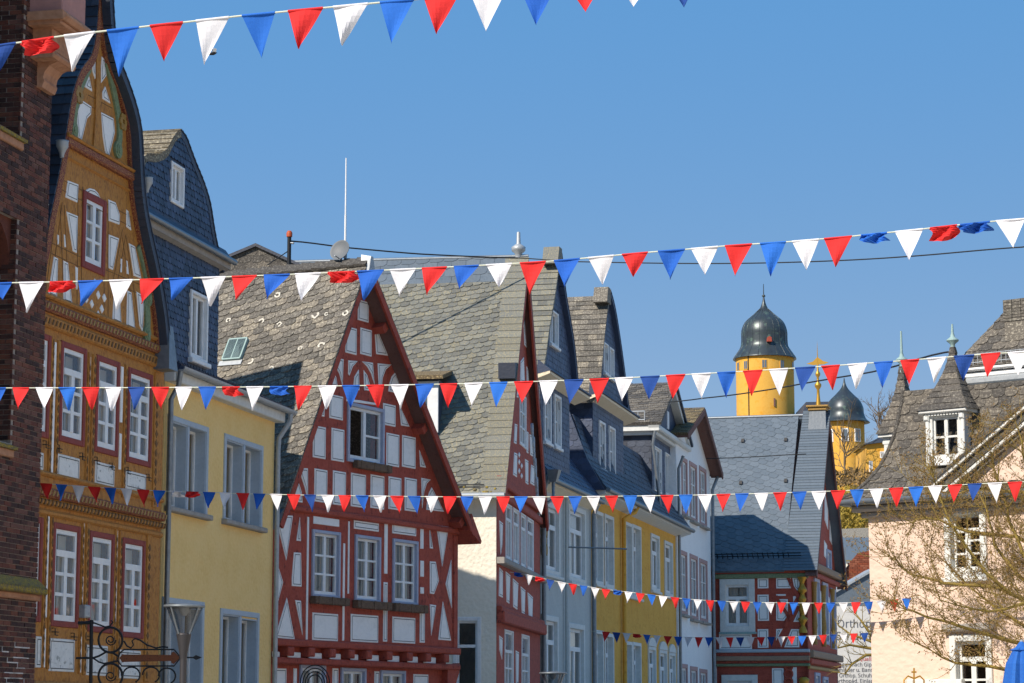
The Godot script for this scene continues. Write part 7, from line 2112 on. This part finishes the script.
func bunting(label: String, pts: Array, d0: float, d1: float, flags: Array) -> void:   # flags: [x left, x right, tip x, drop in pixels, colour, crumpled]
	var xa: float = pts[0][0]; var xb: float = pts[-1][0]
	var on := func(x: float) -> Vector3:
		var t := (x - xa) / (xb - xa)
		return at(x, line_at(pts, x), 1.0 / lerpf(1.0 / d0, 1.0 / d1, t))
	var dep := func(x: float) -> float: return 1.0 / lerpf(1.0 / d0, 1.0 / d1, (x - xa) / (xb - xa))
	var start: Vector3 = on.call(xa)
	var o := thing("bunting", label, "bunting", Transform3D(Basis.IDENTITY, start), "strings of bunting across the street")
	var cord := []
	var x := xa
	while x < xb:
		cord.append(on.call(x) - start)
		x += 9.0
	cord.append(on.call(xb) - start)
	pipe(o, "cord", cord, 0.0055, M.cord, 5)
	for f in flags:
		var b := MB.new()
		var a: Vector3 = on.call(f[0]) - start; var c: Vector3 = on.call(f[1]) - start
		var y: float = line_at(pts, (f[0] + f[1]) / 2)
		var dd: float = dep.call((f[0] + f[1]) / 2)
		var tip: Vector3 = at(f[2], y + f[3], dd) - start
		var out := (c - a).cross(Vector3.UP).normalized()
		tip += out * rng.randf_range(-0.05, 0.05)
		var ph := rng.randf() * TAU
		var amp := (a.distance_to(c)) * rng.randf_range(0.05, 0.12)
		var rows := 7; var cols := 6
		var g := []
		for j in rows + 1:
			var r := []
			var t := float(j) / rows
			for i in cols + 1:
				var s := float(i) / cols
				var p := a.lerp(c, s).lerp(tip, t)
				p += out * amp * (sin(ph + s * 4.4 + t * 3.0) * (0.25 + t) * (1.0 - 0.4 * t))
				if f.size() > 5 and f[5]:   # blown up over the cord and crumpled
					p = a.lerp(c, s) + (tip - a.lerp(c, 0.5)) * t * (1.0 - 0.35 * abs(s - 0.5)) + out * amp * 1.6 * sin(ph + s * 9.0 + t * 5.0)
					p += (c - a) * 0.1 * sin(t * 5.0 + ph)
				r.append(p)
			g.append(r)
		for j in rows:
			for i in cols:
				b.tri(g[j][i], g[j + 1][i], g[j + 1][i + 1]); b.tri(g[j][i], g[j + 1][i + 1], g[j][i + 1])
		# hem folded round the cord
		b.tube([a, a.lerp(c, 0.5) , c], 0.0085, 0.0085, 6)
		var dye: String = f[4]
		if dye == "blue": dye = ["blue", "navy", "royal", "blue"][rng.randi() % 4]
		part(o, "pennant", b, M["cloth_" + dye])

func row(pts: Array, x0: float, x1: float, s0: float, s1: float, order: Array, start: int, lean: float, wind: float) -> Array:
	var r := []
	var x := x0
	var k := start
	while x < x1:
		var s: float = lerpf(s0, s1, (x - x0) / (x1 - x0))
		var w := s * rng.randf_range(0.7, 0.78)
		var crumpled := rng.randf() < 0.06
		var t := lean + rng.randf_range(-wind, wind)
		r.append([x, x + w, x + w * (0.5 + t), s * rng.randf_range(0.88, 1.0) * (0.4 if crumpled else 1.0), order[k % 3], crumpled])
		x += s
		k += 1
	return r

func build_bunting() -> void:
	var R1 := [[-40, 50], [0, 45], [70, 35], [150, 26], [240, 16], [345, 6], [430, -2], [540, -11], [700, -22]]
	bunting("topmost bunting string with large pennants crossing open sky", R1, 13.2, 12.6, [[-12, 16, -4, 28, "blue"], [22, 54, 40, 15, "red", true], [64, 95, 70, 36, "white"], [107, 139, 117, 46, "blue"], [150, 183, 163, 36, "red"], [196, 229, 203, 44, "white"], [242, 275, 260, 42, "blue"], [288, 323, 300, 41, "red"], [333, 368, 342, 40, "white"], [380, 414, 392, 43, "blue"], [424, 458, 437, 38, "red"], [471, 505, 486, 38, "white"], [521, 555, 537, 38, "blue"], [568, 602, 587, 29, "red"], [618, 652, 634, 26, "white"], [666, 700, 684, 28, "blue"]])
	var R2 := [[-30, 284], [0, 283], [160, 279], [345, 272], [540, 262], [690, 249], [800, 241], [870, 234], [1024, 219], [1060, 216]]
	bunting("bunting string strung in front of the curved ochre gable and the red house ridge", R2, 20.5, 17.8, [[-12, 12, 3, 17, "blue"], [19, 44, 26, 30, "white"], [50, 73, 62, 12, "red", true], [78, 103, 82, 25, "blue"], [109, 133, 116, 30, "white"], [140, 164, 143, 25, "red"], [169, 193, 172, 22, "blue"], [201, 226, 208, 28, "white"], [232, 257, 236, 24, "red"], [264, 290, 269, 25, "blue"], [295, 321, 301, 27, "white"], [328, 355, 346, 12, "red", true], [357, 384, 365, 30, "blue"], [390, 416, 398, 26, "white"], [422, 447, 427, 27, "red"], [454, 479, 461, 24, "blue"], [486, 512, 500, 23, "white"], [520, 546, 529, 32, "red"], [554, 580, 566, 28, "blue"], [588, 614, 601, 27, "white"], [622, 648, 633, 23, "red"], [658, 685, 670, 29, "blue"], [691, 718, 705, 27, "white"], [725, 752, 735, 31, "red"], [760, 786, 771, 34, "blue"], [792, 819, 807, 30, "white"], [824, 852, 836, 30, "red"], [861, 887, 875, 10, "blue", true], [895, 923, 910, 31, "white"], [930, 957, 944, 14, "red", true], [960, 990, 976, 10, "blue", true], [996, 1025, 1014, 29, "white"], [1030, 1058, 1042, 30, "red"]])
	var R3 := [[-20, 388], [0, 388], [250, 387], [450, 384], [600, 379], [750, 371], [870, 363], [1024, 352], [1050, 350]]
	bunting("bunting string crossing below the attic windows, passing before the castle dome", R3, 26.5, 22.0, row(R3, -10, 1040, 22.8, 27.2, ["blue", "red", "white"], 0, -0.08, 0.14))
	var R4 := [[30, 483], [90, 487], [160, 491], [300, 495], [500, 497], [700, 495], [860, 490], [1024, 482], [1050, 480]]
	bunting("bunting string running from the ochre timbered front before flower-box windows to pink eaves", R4, 38.0, 30.0, row(R4, 40, 1040, 16.0, 20.2, ["red", "blue", "white"], 0, 0.0, 0.12))
	var R5 := [[510, 572], [560, 582], [600, 589], [700, 600], [800, 603], [870, 602], [925, 597]]
	bunting("bunting string ending in the bare tree, crossing the ochre house's upper windows", R5, 57.0, 50.7, row(R5, 514, 914, 10.8, 12.9, ["blue", "white", "red"], 0, 0.0, 0.12))
	var R6 := [[588, 631], [680, 637], [780, 637], [870, 633], [900, 631]]
	bunting("lowest bunting string, small dark pennants crossing the red corner house and lettered wall", R6, 76.0, 70.0, row(R6, 602, 896, 10.3, 10.4, ["red", "blue", "white"], 0, 0.0, 0.1))

func cable(label: String, pts: Array, d0: float, d1: float, r: float) -> void:
	var a := at(pts[0][0], pts[0][1], d0)
	var o := thing("overhead_cable", label, "cable", Transform3D(Basis.IDENTITY, a))
	var c := []
	var x: float = pts[0][0]
	while x <= pts[-1][0]:
		var t: float = (x - pts[0][0]) / (pts[-1][0] - pts[0][0])
		c.append(at(x, line_at(pts, x), lerpf(d0, d1, t)) - a)
		x += 12.0
	c.append(at(pts[-1][0], pts[-1][1], d1) - a)
	pipe(o, "wire", c, r, M.cable, 6)

func build_cables() -> void:
	cable("dark cable from the orange-capped mast to the grey ridge finial", [[290, 241], [345, 247.5], [420, 254], [518, 258]], 62, 65, 0.022)
	cable("long thin dark cable across open sky from the grey ridge finial", [[518, 258], [570, 261.5], [700, 263.5], [800, 262], [900, 257], [1024, 247], [1060, 243]], 65, 52, 0.017)
	cable("dark cable across the yellow tower to the dormer finial", [[668, 402], [700, 398.5], [760, 391], [830, 379], [880, 370], [948, 352]], 88, 53, 0.022)
	cable("thin cable before the slate roof of the red corner house", [[706, 458.5], [750, 457], [806, 454]], 98, 98, 0.02)

# ---------------------------------------------------------------- street furniture
func lamp(px: float, py: float, D: float, wpx: float, label: String) -> void:
	var p := at(px, py, D)
	var o := thing("street_lamp", label, "street lamp", Transform3D(Basis.IDENTITY, Vector3(p.x, 0, p.z)), "street lamps with conical glass")
	var r := wpx * 0.5 * D / F
	var y := p.y
	var b := MB.new()
	b.tube([Vector3(0, 0, 0), Vector3(0, y - r * 2.7, 0)], 0.055, 0.045, 12)
	b.lathe(Vector3(0, y - r * 2.7, 0), [Vector2(0.045, 0), Vector2(r * 0.2, r * 0.25), Vector2(r * 0.36, r * 1.15), Vector2(r * 0.36, r * 1.25), Vector2(0.001, r * 1.25)], 16)
	part(o, "pole", b, plain(h("3c3a3c"), 0.5, 0.3))
	var g := MB.new()
	g.lathe(Vector3(0, y - r * 1.5, 0), [Vector2(r * 0.34, 0), Vector2(r * 0.92, r * 1.3)], 24)
	part(o, "glass_cone", g, M.glass)
	for k in 4:
		var q := TAU * (k + 0.4) / 4
		var e := Vector3(cos(q), 0, sin(q))
		pipe(o, "strut", [e * r * 0.36 + Vector3(0, y - r * 1.5, 0), e * r * 0.95 + Vector3(0, y - r * 0.18, 0)], 0.014, M.zinc, 6)
	var c := MB.new()
	c.lathe(Vector3(0, y - r * 0.2, 0), [Vector2(r * 0.9, -0.01), Vector2(r * 1.02, 0.0), Vector2(r * 1.0, 0.03), Vector2(r * 0.6, r * 0.13), Vector2(0.001, r * 0.18)], 28)
	part(o, "canopy", c, M.zinc)
	var u := MB.new()
	u.lathe(Vector3(0, y - r * 0.62, 0), [Vector2(0.03, 0), Vector2(0.07, 0.06), Vector2(0.07, r * 0.42)], 12)
	part(o, "lamp_unit", u, M.lead)

func build_furniture() -> void:
	lamp(184.5, 603, 33.5, 41, "street lamp with conical glass in front of the pale yellow house")
	lamp(553, 671, 54, 27, "street lamp with conical glass in front of the grey house")
	# wrought-iron sign bracket
	var D := 35.0
	var o := thing("sign_bracket", "black wrought-iron sign post with rings, scrolls and rusty arrow plate", "sign", Transform3D(Basis.IDENTITY, at(92, 720, D) * Vector3(1, 0, 1)))
	T = o.transform
	var v := func(x: float, y: float) -> Vector3:
		var p := P(x, y)
		return Vector3(p.x, p.y, 0)
	pipe(o, "post", [Vector3(0, 0, 0), v.call(91.5, 620)], 0.028, M.iron, 8)
	pipe(o, "cross_bar", [v.call(78, 623), v.call(93.5, 622.5)], 0.026, M.iron, 6)
	pipe(o, "cross_bar", [v.call(76, 658), v.call(93, 658), v.call(99, 656), v.call(106, 652), v.call(113, 653), v.call(118, 656)], 0.016, M.iron, 6)
	for c in [[110.5, 640], [110.5, 676]]:
		var pts := []
		for k in 25: pts.append(v.call(c[0] + cos(TAU * k / 24) * 12, c[1] + sin(TAU * k / 24) * 12.5))
		pipe(o, "ring", pts, 0.017, M.iron, 6)
		var p2 := []
		for k in 19: p2.append(v.call(c[0] + cos(TAU * k / 12) * (5.5 - k * 0.2), c[1] + sin(TAU * k / 12) * (5.5 - k * 0.2)))
		pipe(o, "inner_scroll", p2, 0.01, M.iron, 5)
	for q in [[[93, 622.5], [100, 625], [105, 627], [110, 626], [113, 622], [111, 620.5]], [[93, 658], [99, 662], [104, 663.5], [112, 662], [118, 661]], [[124, 649.5], [174, 649.5], [179.5, 656], [179.5, 659], [174, 666], [122, 666], [117, 660]], [[124, 649.5], [120, 653], [117, 660]], [[124, 641], [127, 646], [131, 648], [133.5, 645], [132, 641], [135, 638.5], [140, 640], [147, 645], [156, 648], [164, 646.5], [168, 647.5]], [[186, 657.5], [194, 657.5]]]:
		var pts := []
		for p in q: pts.append(v.call(p[0], p[1]))
		pipe(o, "scroll", pts, 0.012, M.iron, 6)
	for c in [[131.5, 675], [151, 675], [167, 676]]:
		var pts := []
		for k in 14: pts.append(v.call(c[0] + cos(PI + PI * 1.35 * k / 13) * 8.5, c[1] + sin(PI + PI * 1.35 * k / 13) * 8))
		pipe(o, "scroll", pts, 0.012, M.iron, 6)
	var sp := MB.new()
	sp.prism(PackedVector2Array([P(192, 657.5), P(196, 655), P(202, 657.5), P(196, 660)]), -0.012, 0.012)
	part(o, "spear_tip", sp, M.iron)
	var ar := MB.new()
	ar.prism(PackedVector2Array([P(119.5, 658), P(122.5, 654), P(124, 654.5), P(171, 655), P(171.5, 652.5), P(174, 651.5), P(180, 657.5), P(174, 664), P(171.5, 663), P(171, 661), P(124, 662), P(122.5, 662.5)]), -0.01, 0.01)
	part(o, "arrow_plate", ar, M.rust)
	# hanging iron wreath before the red house
	D = 46.0
	var w := thing("sign_bracket", "thin black iron scrolls of a hanging sign before the red half-timbered house", "sign", Transform3D(Basis.IDENTITY, at(316, 720, D) * Vector3(1, 0, 1)))
	T = w.transform
	pipe(w, "post", [Vector3(0.3, 0, 0), v.call(329, 683)], 0.025, M.iron, 6)
	for r in [7.0, 9.5, 12.0, 14.5]:
		var pts := []
		for k in 20: pts.append(v.call(315 + cos(PI * 0.95 + PI * 1.2 * k / 19) * r, 684 - r * 0.1 + sin(PI * 0.95 + PI * 1.2 * k / 19) * r * 1.2))
		pipe(w, "scroll", pts, 0.012, M.iron, 5)
	# gilded crown
	D = 44.0
	var c := thing("hanging_sign", "gilded iron crown of a hanging sign before the pink wall", "sign", Transform3D(Basis.IDENTITY, at(914, 720, D) * Vector3(1, 0, 1)))
	T = c.transform
	pipe(c, "post", [Vector3(0, 0, 0), v.call(914, 690)], 0.03, M.iron, 8)
	for q in [[[904, 686], [904, 680], [908, 676], [914, 678.5], [914, 684]], [[924, 686], [924, 680], [920, 676], [914, 678.5]], [[914, 678.5], [914, 668]], [[911.5, 672], [916.5, 672]]]:
		var pts := []
		for p in q: pts.append(v.call(p[0], p[1]))
		pipe(c, "arch", pts, 0.016, M.gold, 6)
	var rb := []
	for k in 17: rb.append(v.call(914, 688) + Vector3(cos(TAU * k / 16) * 0.19, 0, sin(TAU * k / 16) * 0.19))
	pipe(c, "band", rb, 0.03, M.gold, 6)
	# closed blue parasol
	D = 38.0
	var u := thing("parasol", "closed blue parasol at the pink house end of the square", "parasol", Transform3D(Basis.IDENTITY, at(1024, 720, D) * Vector3(1, 0, 1)))
	T = u.transform
	var topv: float = P(1024, 641).y
	var cb := MB.new()
	var sides := 32
	var prof := [[0.02, 0.0], [0.1, -0.1], [0.16, -0.14], [0.13, -0.16], [0.22, -0.35], [0.3, -0.8], [0.3, -1.3], [0.14, -1.7]]
	for i in prof.size() - 1:
		for k in sides:
			var pt := func(s: int, m: int) -> Vector3:
				var a := TAU * (m % sides) / sides
				var rr: float = prof[s][0] * (1.0 + (0.16 if (m % 4) < 2 else -0.14) * (0.0 if s < 2 else 1.0))
				return Vector3(cos(a) * rr, topv + prof[s][1], -sin(a) * rr)
			cb.quad(pt.call(i + 1, k), pt.call(i + 1, k + 1), pt.call(i, k + 1), pt.call(i, k))
	part(u, "cover", cb, surf([h("0f4f9c"), h("1560b4")], 0.8, 3.0, 0.06, 0.02, 103))
	pipe(u, "pole", [Vector3.ZERO, Vector3(0, topv + 0.02, 0)], 0.028, M.lead, 8)
	# a small bird in flight
	var bp := at(213.0, 53.5, 26.0)
	var bd := thing("bird", "tiny black and white bird in flight below the topmost bunting", "bird", Transform3D(Basis(Vector3.UP, 0.4), bp))
	var body_b := MB.new()
	var pts := []
	body_b.lathe(Vector3.ZERO, [Vector2(0.001, -0.05), Vector2(0.016, -0.02), Vector2(0.02, 0.0), Vector2(0.014, 0.03), Vector2(0.012, 0.04), Vector2(0.001, 0.055)], 10)
	put(bd, "body", meshed([[body_b, M.dark]]), Transform3D(Basis(Vector3(0, 0, 1), PI / 2 + 0.3), Vector3.ZERO))
	for s in [-1, 1]:
		var wb := MB.new()
		wb.prism(PackedVector2Array([Vector2(-0.01, 0), Vector2(0.03, 0), Vector2(0.035, 0.05), Vector2(0.0, 0.06)]), -0.002, 0.002, true, Transform3D(Basis(Vector3(1, 0, 0), 0.5 * s), Vector3(0, 0.005, 0)))
		part(bd, "wing", wb, M.dark if s < 0 else M.white)

func _ready() -> void:
	rng.seed = 20240417
	var cam := Camera3D.new()
	cam.name = "camera"
	cam.position = EYE
	cam.rotation = Vector3(TH, 0, 0)
	cam.fov = rad_to_deg(2.0 * atan(341.5 / F))
	cam.near = 0.1
	cam.far = 2500.0
	add_child(cam)
	cam.current = true
	var env := Environment.new()
	env.background_mode = Environment.BG_SKY
	var sm := ProceduralSkyMaterial.new()
	sm.sky_top_color = Color(0.0525, 0.177, 0.376).linear_to_srgb()
	sm.sky_horizon_color = Color(0.345, 0.376, 0.38).linear_to_srgb()
	sm.sky_curve = 0.075
	sm.ground_horizon_color = h("8a8a86")
	sm.ground_bottom_color = h("6a6864")
	var sky := Sky.new()
	sky.sky_material = sm
	env.sky = sky
	env.tonemap_mode = Environment.TONE_MAPPER_LINEAR
	env.tonemap_exposure = 1.78
	env.sdfgi_enabled = true
	env.ssao_enabled = true
	env.ssil_enabled = true
	var we := WorldEnvironment.new()
	we.name = "daylight"
	we.environment = env
	add_child(we)
	var sun := DirectionalLight3D.new()
	sun.name = "sun"
	sun.light_energy = 1.14
	sun.light_color = h("fff3e4")
	sun.light_angular_distance = 0.5
	sun.shadow_enabled = true
	add_child(sun)
	var to_sun := Vector3(-0.54, 0.62, 0.52)
	sun.look_at_from_position(to_sun * 100.0, Vector3.ZERO)
	make_materials()
	var g := MB.new()
	g.quad(Vector3(-900, 0, 200), Vector3(900, 0, 200), Vector3(900, 0, -1500), Vector3(-900, 0, -1500))
	structure("ground", g, M.cobble)
	build_hill()
	build_church()
	build_ochre_timber_house()
	build_yellow_house()
	build_red_house()
	build_grey_roof_house()
	build_grey_house()
	build_ochre_house()
	build_white_house()
	build_end_house()
	build_pink_house()
	build_castle()
	build_far_houses()
	build_trees()
	build_bunting()
	build_cables()
	build_furniture()
